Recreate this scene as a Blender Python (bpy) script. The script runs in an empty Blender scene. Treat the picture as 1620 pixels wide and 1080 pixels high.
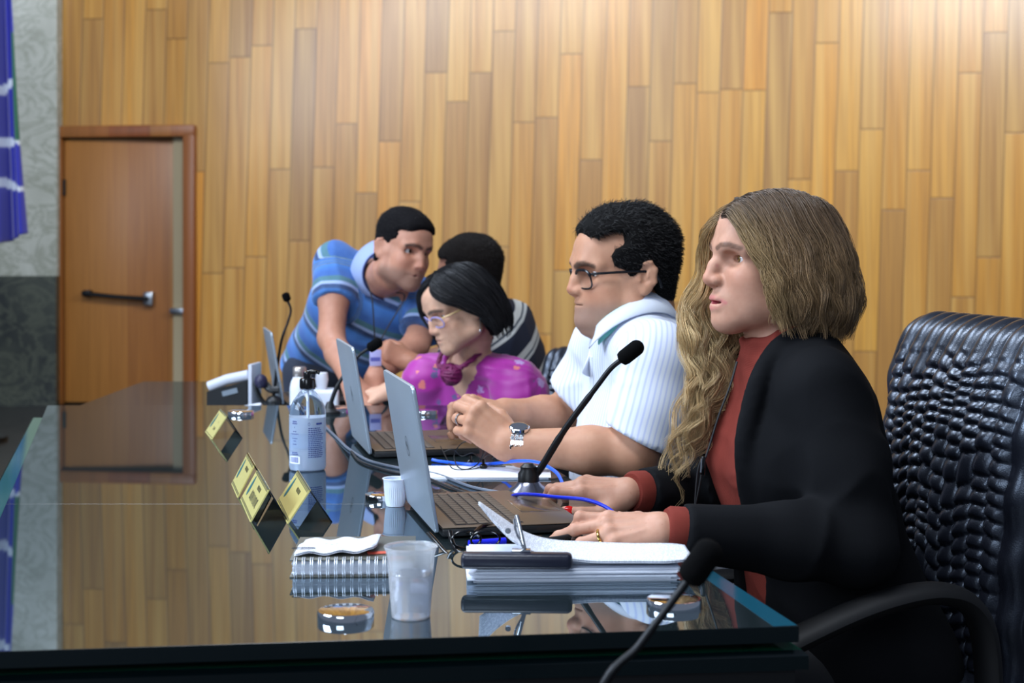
import bpy, bmesh, math, random
import numpy as np
from mathutils import Vector, Matrix, Quaternion
random.seed(7); RNG = np.random.default_rng(7)
PI = math.pi
SC = bpy.context.scene
COL = SC.collection
# ---- the camera looks level along +Y from (0,0,CH); these turn a place seen in the photo plus a real distance into metres
FPX, YH, CX, CH = 2400.0, 385.0, 810.0, 1.20
TZ = 0.75                       # height of the glass table top
def P(px, py, Y): return np.array([(px - CX) / FPX * Y, Y, CH - (py - YH) / FPX * Y])
def T(px, py, z=TZ): return P(px, py, FPX * (CH - z) / (py - YH))
def V(*a): return np.array(a, float)
def unit(v): v = np.asarray(v, float); return v / max(np.linalg.norm(v), 1e-12)
def srgb(r, g, b):
    f = lambda c: (c / 255 / 12.92) if c <= 10.3 else ((c / 255 + 0.055) / 1.055) ** 2.4
    return (f(r), f(g), f(b))
def rotz(a): return np.array([[math.cos(a), -math.sin(a), 0], [math.sin(a), math.cos(a), 0], [0, 0, 1.0]])
def rotx(a): return np.array([[1.0, 0, 0], [0, math.cos(a), -math.sin(a)], [0, math.sin(a), math.cos(a)]])
def roty(a): return np.array([[math.cos(a), 0, math.sin(a)], [0, 1.0, 0], [-math.sin(a), 0, math.cos(a)]])
def catmull(pts, n=8):
    p = [np.asarray(q, float) for q in pts]
    p = [2 * p[0] - p[1]] + p + [2 * p[-1] - p[-2]]
    out = []
    for i in range(1, len(p) - 2):
        for k in range(n):
            t = k / n
            out.append(0.5 * ((2 * p[i]) + (-p[i-1] + p[i+1]) * t + (2*p[i-1] - 5*p[i] + 4*p[i+1] - p[i+2]) * t*t
                              + (-p[i-1] + 3*p[i] - 3*p[i+1] + p[i+2]) * t**3))
    out.append(p[-2])
    return np.array(out)

# ---------------------------------------------------------------- objects
def tag(o, label=None, cat=None, group=None, kind=None):
    if label: o['label'] = label
    if cat: o['category'] = cat
    if group: o['group'] = group
    if kind: o['kind'] = kind
    return o
def thing(name, label, cat, loc=(0, 0, 0), rz=0.0, group=None, M=None):
    o = bpy.data.objects.new(name, None); COL.objects.link(o)
    o.empty_display_size = 0.05
    if M is not None: o.matrix_world = M
    else:
        o.location = tuple(float(c) for c in loc); o.rotation_euler = (0, 0, rz)
    return tag(o, label, cat, group)
def link_mesh(name, me, mats=None, parent=None, label=None):
    o = bpy.data.objects.new(name, me); COL.objects.link(o)
    for m in (mats if isinstance(mats, (list, tuple)) else [mats]):
        if m is not None: me.materials.append(m)
    if parent is not None: o.parent = parent
    if label: o['label'] = label
    return o
def copy_tree(o, parent=None):
    c = o.copy(); COL.objects.link(c)
    if parent is not None: c.parent = parent
    for ch in list(o.children): copy_tree(ch, c)
    return c
def np_mesh(name, verts, faces, smooth=True, mat_idx=None, cols=None, attrs=None, uv=None):
    me = bpy.data.meshes.new(name)
    verts = np.asarray(verts, np.float32)
    if isinstance(faces, np.ndarray):
        nf, k = faces.shape
        me.vertices.add(len(verts)); me.vertices.foreach_set('co', verts.ravel())
        me.loops.add(nf * k); me.loops.foreach_set('vertex_index', faces.astype(np.int32).ravel())
        me.polygons.add(nf)
        me.polygons.foreach_set('loop_start', (np.arange(nf) * k).astype(np.int32))
        me.polygons.foreach_set('loop_total', np.full(nf, k, np.int32))
        me.update(calc_edges=True); me.validate()
    else:
        me.from_pydata([tuple(map(float, v)) for v in verts], [], [tuple(map(int, f)) for f in faces]); me.update()
    if isinstance(smooth, bool):
        me.polygons.foreach_set('use_smooth', np.full(len(me.polygons), smooth))
    else:
        me.polygons.foreach_set('use_smooth', np.asarray(smooth, bool))
    if mat_idx is not None: me.polygons.foreach_set('material_index', np.asarray(mat_idx, np.int32))
    if cols is not None:
        a = me.color_attributes.new('Col', 'FLOAT_COLOR', 'POINT')
        c = np.ones((len(verts), 4), np.float32); c[:, :3] = cols; a.data.foreach_set('color', c.ravel())
    for k, v in (attrs or {}).items():
        a = me.attributes.new(k, 'FLOAT', 'POINT'); a.data.foreach_set('value', np.asarray(v, np.float32).ravel())
    return me

class MB:
    """collects closed shapes, then links them as ONE mesh object"""
    def __init__(s): s.v = []; s.f = []; s.m = []; s.sm = []
    def add(s, verts, faces, mat=0, smooth=False, M=None):
        b = len(s.v)
        for p in verts:
            q = np.asarray(p, float)
            if M is not None: q = M[:3, :3] @ q + (M[:3, 3] if M.shape[0] == 4 else 0)
            s.v.append(q)
        for f in faces: s.f.append(tuple(b + i for i in f)); s.m.append(mat); s.sm.append(smooth)
        return s
    def bm(s, bm, mat=0, smooth=False, R=None, c=None):
        bm.verts.index_update()
        vs = []
        for v in bm.verts:
            q = np.array(v.co)
            if R is not None: q = R @ q
            if c is not None: q = q + np.asarray(c, float)
            vs.append(q)
        s.add(vs, [[v.index for v in f.verts] for f in bm.faces], mat, smooth)
        bm.free(); return s
    def box(s, c, size, R=None, bevel=0.0, seg=2, mat=0, smooth=None):
        bm = bmesh.new(); bmesh.ops.create_cube(bm, size=1)
        for v in bm.verts: v.co = Vector((v.co.x * size[0], v.co.y * size[1], v.co.z * size[2]))
        if bevel > 0: bmesh.ops.bevel(bm, geom=list(bm.edges), offset=bevel, segments=seg, profile=0.5, affect='EDGES')
        return s.bm(bm, mat, bevel > 0 if smooth is None else smooth, R, c)
    def prism(s, poly, z0, z1, mat=0, bevel=0.0, seg=2, R=None, c=None, smooth=False):
        bm = bmesh.new()
        lo = [bm.verts.new((float(x), float(y), z0)) for x, y in poly]
        f = bm.faces.new(lo)
        r = bmesh.ops.extrude_face_region(bm, geom=[f])
        for v in [g for g in r['geom'] if isinstance(g, bmesh.types.BMVert)]: v.co.z = z1
        bmesh.ops.recalc_face_normals(bm, faces=list(bm.faces))
        if bevel > 0:
            ed = [e for e in bm.edges if abs(e.verts[0].co.z - e.verts[1].co.z) < 1e-7]
            bmesh.ops.bevel(bm, geom=ed, offset=bevel, segments=seg, profile=0.5, affect='EDGES')
        return s.bm(bm, mat, smooth, R, c)
    def lathe(s, prof, n=32, c=(0, 0, 0), R=None, mat=0, smooth=True, cap=True):
        prof = [(max(r, 1e-5), z) for r, z in prof]
        vs = []; fs = []; k = len(prof)
        for i in range(n):
            a = 2 * PI * i / n
            for r, z in prof: vs.append((r * math.cos(a), r * math.sin(a), z))
        for i in range(n):
            j = (i + 1) % n
            for q in range(k - 1): fs.append((i*k+q, j*k+q, j*k+q+1, i*k+q+1))
        if cap:
            if prof[0][0] > 1e-4: fs.append(tuple(i*k for i in reversed(range(n))))
            if prof[-1][0] > 1e-4: fs.append(tuple(i*k + k - 1 for i in range(n)))
        vs = [np.asarray(v) for v in vs]
        if R is not None: vs = [R @ v for v in vs]
        return s.add([v + np.asarray(c, float) for v in vs], fs, mat, smooth)
    def tube(s, pts, r, n=10, mat=0, flat=None, closed=False, up=None, smooth=True):
        pts = [np.asarray(p, float) for p in pts]; m = len(pts)
        rr = r if hasattr(r, '__len__') else [r] * m
        t0 = unit(pts[1] - pts[0])
        nrm = np.cross(t0, up if up is not None else ((0, 0, 1) if abs(t0[2]) < .9 else (1, 0, 0))); nrm = unit(nrm)
        vs = []; fs = []
        for i in range(m):
            if closed: t = unit(pts[(i+1) % m] - pts[i-1])
            else: t = unit(pts[min(i+1, m-1)] - pts[max(i-1, 0)])
            nrm = unit(nrm - t * np.dot(nrm, t)); b = np.cross(t, nrm)
            for k in range(n):
                a = 2 * PI * k / n
                vs.append(pts[i] + nrm * math.cos(a) * rr[i] + b * math.sin(a) * rr[i] * (flat or 1))
        L = m if closed else m - 1
        for i in range(L):
            i2 = (i + 1) % m
            for k in range(n): fs.append((i*n+k, i*n+(k+1) % n, i2*n+(k+1) % n, i2*n+k))
        if not closed:
            fs.append(tuple(reversed(range(n)))); fs.append(tuple((m-1)*n + k for k in range(n)))
        return s.add(vs, fs, mat, smooth)
    def ball(s, c, r, R=None, mat=0, u=20, v=12):
        bm = bmesh.new(); bmesh.ops.create_uvsphere(bm, u_segments=u, v_segments=v, radius=1)
        rr = r if hasattr(r, '__len__') else (r, r, r)
        for q in bm.verts: q.co = Vector((q.co.x * rr[0], q.co.y * rr[1], q.co.z * rr[2]))
        return s.bm(bm, mat, True, R, c)
    def quad_strip(s, rows, mat=0, smooth=True, close=False):
        n = len(rows[0]); vs = [p for r in rows for p in r]; fs = []
        for i in range(len(rows) - 1):
            for k in range(n - (0 if close else 1)): fs.append((i*n+k, i*n+(k+1) % n, (i+1)*n+(k+1) % n, (i+1)*n+k))
        return s.add(vs, fs, mat, smooth)
    def build(s, name, mats, parent=None, label=None, rel=True, recalc=True):
        v = np.array(s.v)
        if parent is not None and rel == 'world':
            v = v - np.array(parent.location)
        me = bpy.data.meshes.new(name)
        me.from_pydata([tuple(map(float, p)) for p in v], [], s.f); me.update()
        me.polygons.foreach_set('use_smooth', np.array(s.sm, bool)); me.polygons.foreach_set('material_index', np.array(s.m, np.int32))
        if recalc:
            bm = bmesh.new(); bm.from_mesh(me); bmesh.ops.recalc_face_normals(bm, faces=list(bm.faces)); bm.to_mesh(me); bm.free()
        try: me.set_sharp_from_angle(angle=math.radians(42))
        except Exception: pass
        return link_mesh(name, me, mats, parent, label)
    def top(s, name, mats, label, cat, group=None, base=None, kind=None):
        v = np.array(s.v)
        b = np.asarray(base, float) if base is not None else V(*((v[:, :2].min(0) + v[:, :2].max(0)) / 2), v[:, 2].min())
        s.v = list(v - b)
        o = s.build(name, mats); o.location = tuple(b)
        return tag(o, label, cat, group, kind)

def text_mesh(txt, size, M, extrude=0.0002, align='CENTER'):
    cu = bpy.data.curves.new('lettering', 'FONT'); cu.body = txt; cu.size = size; cu.align_x = align; cu.align_y = 'CENTER'; cu.extrude = extrude
    o = bpy.data.objects.new('lettering', cu); COL.objects.link(o)
    dg = bpy.context.evaluated_depsgraph_get()
    me = bpy.data.meshes.new_from_object(o.evaluated_get(dg))
    vs = np.array([v.co for v in me.vertices]).reshape(-1, 3); fs = [tuple(p.vertices) for p in me.polygons]
    bpy.data.objects.remove(o); bpy.data.curves.remove(cu); bpy.data.meshes.remove(me)
    vs = vs @ M[:3, :3].T + M[:3, 3]
    return vs, fs

# ---------------------------------------------------------------- materials
class NT:
    def __init__(s, name):
        s.m = bpy.data.materials.new(name); s.m.use_nodes = True; s.t = s.m.node_tree; s.t.nodes.clear()
        s.out = s.n('ShaderNodeOutputMaterial'); s.b = s.n('ShaderNodeBsdfPrincipled'); s.l(s.b.outputs[0], s.out.inputs[0])
    def n(s, typ, **kw):
        x = s.t.nodes.new(typ)
        for k, v in kw.items(): setattr(x, k, v)
        return x
    def l(s, a, b): s.t.links.new(a, b)
    def val(s, sock, v):
        if hasattr(v, 'is_output') or isinstance(v, bpy.types.NodeSocket): s.l(v, sock)
        else:
            if hasattr(v, '__len__') and len(v) == 3 and sock.type == 'RGBA': v = (*v, 1)
            sock.default_value = v
    def math(s, op, a, b=0.0, c=0.0, clamp=False):
        x = s.n('ShaderNodeMath', operation=op, use_clamp=clamp)
        s.val(x.inputs[0], a); s.val(x.inputs[1], b)
        if op in ('MULTIPLY_ADD', 'SMOOTH_MIN', 'SMOOTH_MAX', 'COMPARE'): s.val(x.inputs[2], c)
        return x.outputs[0]
    def coords(s, kind='Object'): return s.n('ShaderNodeTexCoord').outputs[kind]
    def sep(s, v):
        x = s.n('ShaderNodeSeparateXYZ'); s.l(v, x.inputs[0]); return x.outputs
    def comb(s, x, y, z=0.0):
        c = s.n('ShaderNodeCombineXYZ'); s.val(c.inputs[0], x); s.val(c.inputs[1], y); s.val(c.inputs[2], z); return c.outputs[0]
    def mapping(s, v, scale=(1, 1, 1), loc=(0, 0, 0), rot=(0, 0, 0)):
        x = s.n('ShaderNodeMapping'); s.l(v, x.inputs[0]); x.inputs['Scale'].default_value = scale
        x.inputs['Location'].default_value = loc; x.inputs['Rotation'].default_value = rot; return x.outputs[0]
    def noise(s, v, scale=5, detail=3, rough=.5, dist=0.0):
        x = s.n('ShaderNodeTexNoise')
        if v is not None: s.l(v, x.inputs['Vector'])
        x.inputs['Scale'].default_value = scale; x.inputs['Detail'].default_value = detail
        x.inputs['Roughness'].default_value = rough; x.inputs['Distortion'].default_value = dist
        return x.outputs['Fac']
    def white(s, v):
        x = s.n('ShaderNodeTexWhiteNoise', noise_dimensions='3D'); s.l(v, x.inputs['Vector']); return x.outputs['Value']
    def ramp(s, f, stops, interp='LINEAR'):
        x = s.n('ShaderNodeValToRGB'); s.val(x.inputs[0], f); e = x.color_ramp; e.interpolation = interp
        while len(e.elements) < len(stops): e.elements.new(0.5)
        for el, (p, c) in zip(e.elements, stops):
            el.position = p; el.color = (*c, 1) if len(c) == 3 else c
        return x.outputs[0]
    def mix(s, f, a, b, blend='MIX'):
        x = s.n('ShaderNodeMix', data_type='RGBA', blend_type=blend)
        s.val(x.inputs[0], f); s.val(x.inputs[6], a); s.val(x.inputs[7], b); return x.outputs[2]
    def maprange(s, v, a, b, c=0.0, d=1.0, smooth=False):
        x = s.n('ShaderNodeMapRange', interpolation_type='SMOOTHSTEP' if smooth else 'LINEAR')
        s.val(x.inputs[0], v); x.inputs[1].default_value = a; x.inputs[2].default_value = b; x.inputs[3].default_value = c; x.inputs[4].default_value = d
        return x.outputs[0]
    def bump(s, h, strength=.2, dist=.002):
        x = s.n('ShaderNodeBump'); x.inputs['Strength'].default_value = strength; x.inputs['Distance'].default_value = dist
        s.l(h, x.inputs['Height']); s.l(x.outputs[0], s.b.inputs['Normal']); return x
    def attr(s, name, out='Color'):
        x = s.n('ShaderNodeAttribute', attribute_name=name); return x.outputs[out]
    def set(s, **kw):
        for k, v in kw.items(): s.val(s.b.inputs[k.replace('_', ' ')], v)
        return s
MATS = {}
def mat(name, col=(.5, .5, .5), rough=.5, metal=0.0, bump=None, var=0.0, **kw):
    if name in MATS: return MATS[name]
    t = NT(name); t.set(Roughness=rough, Metallic=metal)
    c = tuple(col)
    co = t.coords()
    if var > 0:
        nz = t.noise(co, kw.pop('vscale', 14), 3)
        t.set(Base_Color=t.mix(nz, tuple(x * (1 - var) for x in c), tuple(min(1, x * (1 + var)) for x in c)))
    else: t.set(Base_Color=c)
    kw.pop('vscale', None)
    if bump: t.bump(t.noise(co, bump[0], 3), bump[1], bump[2] if len(bump) > 2 else .001)
    for k, v in kw.items(): t.val(t.b.inputs[k.replace('_', ' ')], v)
    MATS[name] = t.m; return t.m
# ================================================================ setting
def wood_wall_mat():
    t = NT('wood_planks'); co = t.coords(); x, y, z = t.sep(co)
    u = t.math('DIVIDE', t.math('ADD', x, t.math('MULTIPLY', z, -0.030)), 0.163)
    iu = t.math('FLOOR', u); fu = t.math('FRACT', u)
    r1 = t.white(t.comb(iu, 3.7, 1.1))
    L = 1.55
    v = t.math('ADD', t.math('DIVIDE', z, L), t.math('MULTIPLY', r1, 7.3)); iv = t.math('FLOOR', v); fv = t.math('FRACT', v)
    r2 = t.white(t.comb(iu, iv, 5.3)); r3 = t.white(t.comb(iu, iv, 9.1))
    base = t.ramp(r2, [(0, srgb(162, 118, 60)), (.3, srgb(180, 128, 56)), (.55, srgb(194, 136, 52)), (.8, srgb(202, 148, 60)), (1, srgb(212, 142, 40))])
    gv = t.comb(t.math('ADD', t.math('MULTIPLY', x, 55), t.math('MULTIPLY', r3, 31)), t.math('MULTIPLY', z, 1.2), t.math('MULTIPLY', r2, 17))
    g = t.noise(gv, 1.0, 4, .6)
    gv2 = t.comb(t.math('ADD', t.math('MULTIPLY', x, 14), t.math('MULTIPLY', r2, 31)), t.math('MULTIPLY', z, .35), r3)
    g2 = t.noise(gv2, 1.0, 2, .5)
    c = t.mix(t.maprange(g, .35, .75), base, t.mix(.55, base, srgb(120, 78, 38)))
    c = t.mix(t.math('MULTIPLY', t.maprange(g2, .45, .7), .5), c, srgb(214, 170, 92))
    su = t.math('MINIMUM', fu, t.math('SUBTRACT', 1.0, fu)); sv = t.math('MULTIPLY', t.math('MINIMUM', fv, t.math('SUBTRACT', 1.0, fv)), L / .163)
    seam = t.maprange(t.math('MINIMUM', su, sv), .012, .05)
    c = t.mix(seam, t.mix(.55, c, srgb(70, 44, 22)), c)
    t.set(Base_Color=c, Roughness=t.maprange(g, .2, .8, .34, .5)); t.b.inputs['Specular IOR Level'].default_value = .35
    t.b.inputs['Coat Weight'].default_value = .5; t.b.inputs['Coat Roughness'].default_value = .24; t.b.inputs['Coat IOR'].default_value = 1.55
    t.bump(seam, .35, .003)
    return t.m
M_WOOD = wood_wall_mat()
def stone_mat(name, a, b, veins, rough=.35):
    t = NT(name); co = t.coords()
    n1 = t.noise(co, 1.6, 6, .6, 1.2); n2 = t.noise(t.mapping(co, (1, 1, 1.6), rot=(.4, .2, .8)), 2.4, 8, .65, 2.5)
    c = t.mix(t.maprange(n1, .35, .65), a, b)
    vein = t.maprange(t.math('ABSOLUTE', t.math('SUBTRACT', n2, .5)), .0, .06, .45, 1.0)
    t.set(Base_Color=t.mix(vein, veins, c), Roughness=rough)
    return t.m
M_STONE = stone_mat('pale_marble', srgb(168, 170, 158), srgb(196, 198, 188), srgb(120, 124, 104))
M_STONE2 = stone_mat('lower_marble', srgb(34, 38, 36), srgb(62, 66, 56), srgb(88, 92, 76), .3)
M_DFLOOR = stone_mat('dark_floor', srgb(24, 23, 22), srgb(38, 36, 34), srgb(50, 48, 44), .35)

# wooden back wall: its right end stands a little nearer than its left end
WA, WB = V(-3.45, 11.35), V(4.6, 10.3)
dW = unit(np.append(WB - WA, 0)); nW = V(dW[1], -dW[0], 0)
LW = float(np.linalg.norm(WB - WA)); RW = np.column_stack([dW, np.cross(V(0, 0, 1), dW), V(0, 0, 1)])
wang = math.atan2(dW[1], dW[0])
def on_wall(px):      # distance along the wall of what is seen in photo column px
    k = (px - CX) / FPX
    s = (WA[0] - k * WA[1]) / (k * dW[1] - dW[0])
    return s
s0, s1 = on_wall(97), on_wall(298)
Yd = WA[1] + dW[1] * (s0 + s1) / 2
zd = CH + (YH - 213) / FPX * Yd
mb = MB(); TH = .14
def wbox(mb, sa, sb, za, zb, d0, d1, m=0, bevel=0):   # box in wall coordinates: along, height, depth in front (-)
    mb.box(((sa + sb) / 2, (d0 + d1) / 2, (za + zb) / 2), (sb - sa, abs(d1 - d0), zb - za), bevel=bevel, mat=m)
wbox(mb, -.2, s0, -1.6, 6.2, 0, TH); wbox(mb, s0, s1, zd, 6.2, 0, TH); wbox(mb, s1, LW + 4.5, -1.6, 6.2, 0, TH)
o = mb.build('wall_back', M_WOOD); o.location = (WA[0], WA[1], 0); o.rotation_euler = (0, 0, wang); tag(o, kind='structure')

# corridor wall beyond the open door
M_PLASTER = mat('beige_fabric_wall', srgb(176, 162, 132), .9, bump=(300, .3))
mb = MB(); wbox(mb, s0 - 1.0, s1 + .6, -.05, 2.9, .75, .85)
o = mb.build('wall_corridor', M_PLASTER); o.location = (WA[0], WA[1], 0); o.rotation_euler = (0, 0, wang); tag(o, kind='structure')

# door frame (trim) and the door leaf standing slightly ajar
def door_wood(name, ca, cb, sc):
    t = NT(name); co = t.coords(); x, y, z = t.sep(co)
    g = t.noise(t.comb(t.math('MULTIPLY', x, sc), t.math('MULTIPLY', y, sc), t.math('MULTIPLY', z, 1.3)), 1.0, 4, .6)
    strip = t.white(t.comb(t.math('FLOOR', t.math('DIVIDE', x, .16)), 1.0, 2.0))
    c = t.mix(t.maprange(g, .3, .7), ca, cb)
    t.set(Base_Color=t.mix(t.math('MULTIPLY', strip, .35), c, srgb(200, 146, 72)), Roughness=.4); return t.m
M_DOOR = door_wood('door_veneer', srgb(124, 70, 28), srgb(150, 92, 40), 40)
M_FRAME = door_wood('mahogany_trim', srgb(104, 44, 20), srgb(132, 62, 30), 30)
fw = .085
mb = MB()
mb.box((s0 - fw / 2 + .02, -.02, zd / 2), (fw, .1, zd), bevel=.008); mb.box((s1 + fw / 2 - .02, -.02, zd / 2), (fw, .1, zd), bevel=.008)
mb.box(((s0 + s1) / 2, -.02, zd + fw / 2 - .02), (s1 - s0 + 2 * fw - .04, .1, fw), bevel=.008)
o = mb.build('trim_1', M_FRAME); o.location = (WA[0], WA[1], 0); o.rotation_euler = (0, 0, wang); tag(o, kind='structure')
dw = (s1 - s0) - .155
dr = bpy.data.objects.new('door_1', None); COL.objects.link(dr); tag(dr, kind='structure')
hp = V(WA[0], WA[1], 0) + RW @ V(s0 + .025, .0, 0); dr.location = tuple(hp); dr.rotation_euler = (0, 0, wang + math.radians(4))
mb = MB(); mb.box((dw / 2, .02, zd / 2 - .01), (dw, .04, zd - .05), bevel=.004); mb.build('door_leaf', M_DOOR, dr)
M_BLACKM = mat('black_metal', srgb(26, 27, 29), .35, .6)
M_STEEL = mat('brushed_steel', srgb(170, 174, 180), .28, 1.0)
mb = MB(); hz = CH - 85 / FPX * Yd
mb.tube([(.16, -.07, hz + .03), (.40, -.075, hz + .005), (.66, -.07, hz - .012)], .022, 12, flat=.8)
mb.box((.19, -.03, hz + .028), (.05, .1, .05), bevel=.006)
mb.build('door_handle', M_BLACKM, dr, 'dark push bar across the door')
mb = MB(); mb.box((.655, -.03, hz - .01), (.07, .09, .1), bevel=.01); mb.build('latch_case', M_STEEL, dr, 'steel latch case at the end of the push bar')
mb = MB(); mb.tube([(.0, -.012, zd - .45), (0, -.012, zd - .33)], .014, 10); mb.build('hinge', M_BLACKM, dr)
mb = MB(); mb.box((s1 - .065, .045, zd / 2), (.125, .03, zd)); o = mb.build('trim_4', M_PLASTER); o.location = (WA[0], WA[1], 0); o.rotation_euler = (0, 0, wang); tag(o, kind='structure')
mb = MB(); mb.box((s1 - .075, .015, hz - .1), (.13, .06, .04), bevel=.006)
o = mb.build('trim_2', M_STEEL); o.location = (WA[0], WA[1], 0); o.rotation_euler = (0, 0, wang); tag(o, kind='structure')

# pale marble wall left of the door, darker in its lower part
mb = MB(); mb.box((-5.41, 11.3, 3.6), (4.1, .2, 5.3), bevel=.01, mat=0); mb.box((-5.41, 11.28, .48), (4.1, .2, .96), mat=1)
o = mb.build('wall_left', [M_STONE, M_STONE2]); tag(o, kind='structure')

# dais floor the table stands on, with a black edge; beyond it on the right the hall floor lies lower
mb = MB()
mb.prism([(-7, -1.5), (4.6, -1.5), (4.6, 4.95), (1.2, 5.3), (1.2, 11.6), (-7, 11.6)], -.12, 0)
o = mb.build('floor', M_DFLOOR); tag(o, kind='structure')
mb = MB(); mb.box((2.95, 5.10, .008), (3.5, .1, .03), R=rotz(math.atan2(-.35, 3.4)), bevel=.006)
o = mb.build('trim_3', mat('black_edge', srgb(14, 14, 15), .4)); tag(o, kind='structure')
mb = MB(); mb.box((3.4, 8.2, -1.62), (6, 7, .1))
o = mb.build('floor_lower', M_DFLOOR); tag(o, kind='structure')

# flag on its pole, hanging in folds beside the door
def flag_mat():
    t = NT('flag_cloth'); t.set(Base_Color=t.attr('Col'), Roughness=.75); t.b.inputs['Sheen Weight'].default_value = .3
    co = t.coords(); t.bump(t.noise(co, 400, 2), .15, .0006); return t.m
FY = 9.2
fl = thing('flag', 'royal blue flag with white arcs and a green edge hanging by the pale marble wall', 'flag', (P(-30, 0, FY)[0], FY, 0))
ztop, zbot = 3.2, 1.2
nu, nv = 150, 140
vs = np.zeros((nu + 1, nv + 1, 3)); cs = np.zeros((nu + 1, nv + 1, 3))
x_r = lambda f: (P(17 + 30 * f ** .9, 0, FY)[0] - P(-30, 0, FY)[0])
for j in range(nv + 1):
    f = j / nv; z = ztop - (ztop - zbot) * f
    wid = x_r(f)
    for i in range(nu + 1):
        u = i / nu
        y = .075 * math.sin(u * 11 + f * 1.2) * (.35 + .65 * f) + .03 * math.sin(u * 23 + 2 * f)
        zz = z + .10 * u * f - .04 * f
        vs[i, j] = (u * wid * (1 - .05 * math.sin(3 * f)), y, zz)
        c = srgb(22, 30, 150)
        for (zc, sl, w) in ((2.16, .42, .030), (1.78, -.30, .032), (1.50, -.62, .030), (2.75, .3, .03)):
            if abs(z - (zc + sl * (u - .85) * wid)) < w * (.4 + .6 * math.sin(PI * min(1, u * 1.02))) : c = srgb(196, 204, 216)
        if u > .90 and 1.78 < z < 2.45: c = srgb(12, 84, 62)
        cs[i, j] = c
idx = np.arange((nu + 1) * (nv + 1)).reshape(nu + 1, nv + 1)
fc = np.stack([idx[:-1, :-1], idx[1:, :-1], idx[1:, 1:], idx[:-1, 1:]], -1).reshape(-1, 4)
me = np_mesh('flag_cloth', vs.reshape(-1, 3), fc, True, cols=cs.reshape(-1, 3))
o = link_mesh('flag_cloth', me, flag_mat(), fl); sm = o.modifiers.new('s', 'SOLIDIFY'); sm.thickness = .004
mb = MB(); mb.tube([(-.014, 0, 0), (-.014, 0, 3.5)], .017, 14); mb.ball((-.014, 0, 3.54), .04); mb.build('flag_pole', mat('brass', srgb(190, 150, 70), .25, 1.0), fl)
mb = MB(); mb.lathe([(.17, 0), (.17, .03), (.05, .05), (.03, .1)], 24, (-.014, 0, 0)); mb.build('pole_base', M_BLACKM, fl)
# ================================================================ the glass conference table
def glass_top_mat(name, base, ior=5.0, tint=(.80, .91, 1.0), rough=.015):
    t = NT(name); co = t.coords()
    sc = t.noise(t.mapping(co, (3, 60, 3)), 4, 4, .7)
    t.set(Base_Color=base, Roughness=t.maprange(sc, .62, .75, rough, rough + .05)); t.b.inputs['IOR'].default_value = ior
    t.b.inputs['Specular Tint'].default_value = (*tint, 1)
    return t.m
M_GTOP = glass_top_mat('smoked_glass_top', srgb(30, 38, 40))
M_GEDGE = mat('glass_edge', srgb(3, 16, 19), .2, bump=(30, .1), **{'IOR': 1.5})
M_GBEV = mat('glass_bevel', srgb(14, 64, 76), .12, **{'IOR': 1.6})
M_GGREEN = mat('green_glass', srgb(2, 78, 54), .08, **{'IOR': 1.6})
M_TBASE = mat('black_table_base', srgb(8, 9, 11), .45)
M_CHROME = mat('chrome', srgb(225, 228, 232), .06, 1.0)

A = T(1264, 990)[:2]; Bq = T(-90, 1033)[:2]            # near corners
Cq = T(75, 641)[:2]; Dq = T(722, 641)[:2]              # far corners
sR = A + (Dq - A) * .42; sL = Bq + (Cq - Bq) * 0
# the seam between the two panes runs straight across
ySeam = FPX * (CH - TZ) / (797 - YH)
lerp_at = lambda p, q, y: p + (q - p) * (y - p[1]) / (q[1] - p[1])
SRt, SLt = lerp_at(A, Dq, ySeam), lerp_at(Bq, Cq, ySeam)
tb = thing('conference_table', 'long smoked glass table with stacked glass plates and a chamfered near corner', 'table', (*(A + Cq) / 2, 0))
off = np.array([*tb.location])
def rel(poly): return [tuple(np.asarray(p)[:2] - off[:2]) for p in poly]
def inset(poly, d):
    c = np.mean(poly, 0); out = []
    n = len(poly)
    for i in range(n):
        a, b, cc = poly[i-1], poly[i], poly[(i+1) % n]
        e1, e2 = unit(b - a), unit(cc - b)
        n1, n2 = np.array([-e1[1], e1[0]]), np.array([-e2[1], e2[0]])
        if np.dot(n1, c - b) < 0: n1 = -n1
        if np.dot(n2, c - b) < 0: n2 = -n2
        bis = unit(n1 + n2); out.append(b + bis * d / max(.3, np.dot(bis, n1)))
    return out
g = .0003
def glass_plate(mb, poly, z0, z1, bev=.004, bm_=2):
    mb.prism(rel(poly), z0, z1 - bev, mat=1)
    inn = rel(inset([np.asarray(p) for p in poly], bev)); ou = rel(poly); n = len(ou)
    mb.add([(*p, z1 - bev) for p in ou] + [(*p, z1) for p in inn], [(i, (i+1) % n, n + (i+1) % n, n + i) for i in range(n)], bm_)
    mb.add([(*p, z1) for p in inn], [tuple(range(n))], 0)
pane1 = [A, SRt - [0, g], SLt - [0, g], Bq]
pane2 = [SRt + [0, g], Dq, Cq, SLt + [0, g]]
mb = MB(); glass_plate(mb, pane1, TZ - .019, TZ, .0004, 1); mb.build('glass_top', [M_GTOP, M_GEDGE, M_GBEV], tb)
mb = MB(); glass_plate(mb, pane2, TZ - .019, TZ, .0004, 1); mb.build('glass_top', [M_GTOP, M_GEDGE, M_GBEV], tb)
M_CHAM = mat('teal_chamfer', srgb(20, 74, 92), .12, **{'IOR': 1.6})
e_ = unit(SRt - A); n_ = np.array([-e_[1], e_[0]]); n_ = n_ if n_[0] < 0 else -n_
q0, q1 = A + e_ * .004, SRt - e_ * .004
ch_ = rel([q0 + n_ * .001, q1 + n_ * .001, q1 + n_ * .016, q0 + n_ * .030])
mb = MB(); mb.prism(ch_, TZ - .001, TZ + .0003); mb.build('chamfered_edge', M_CHAM, tb, 'teal chamfered edge')
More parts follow.
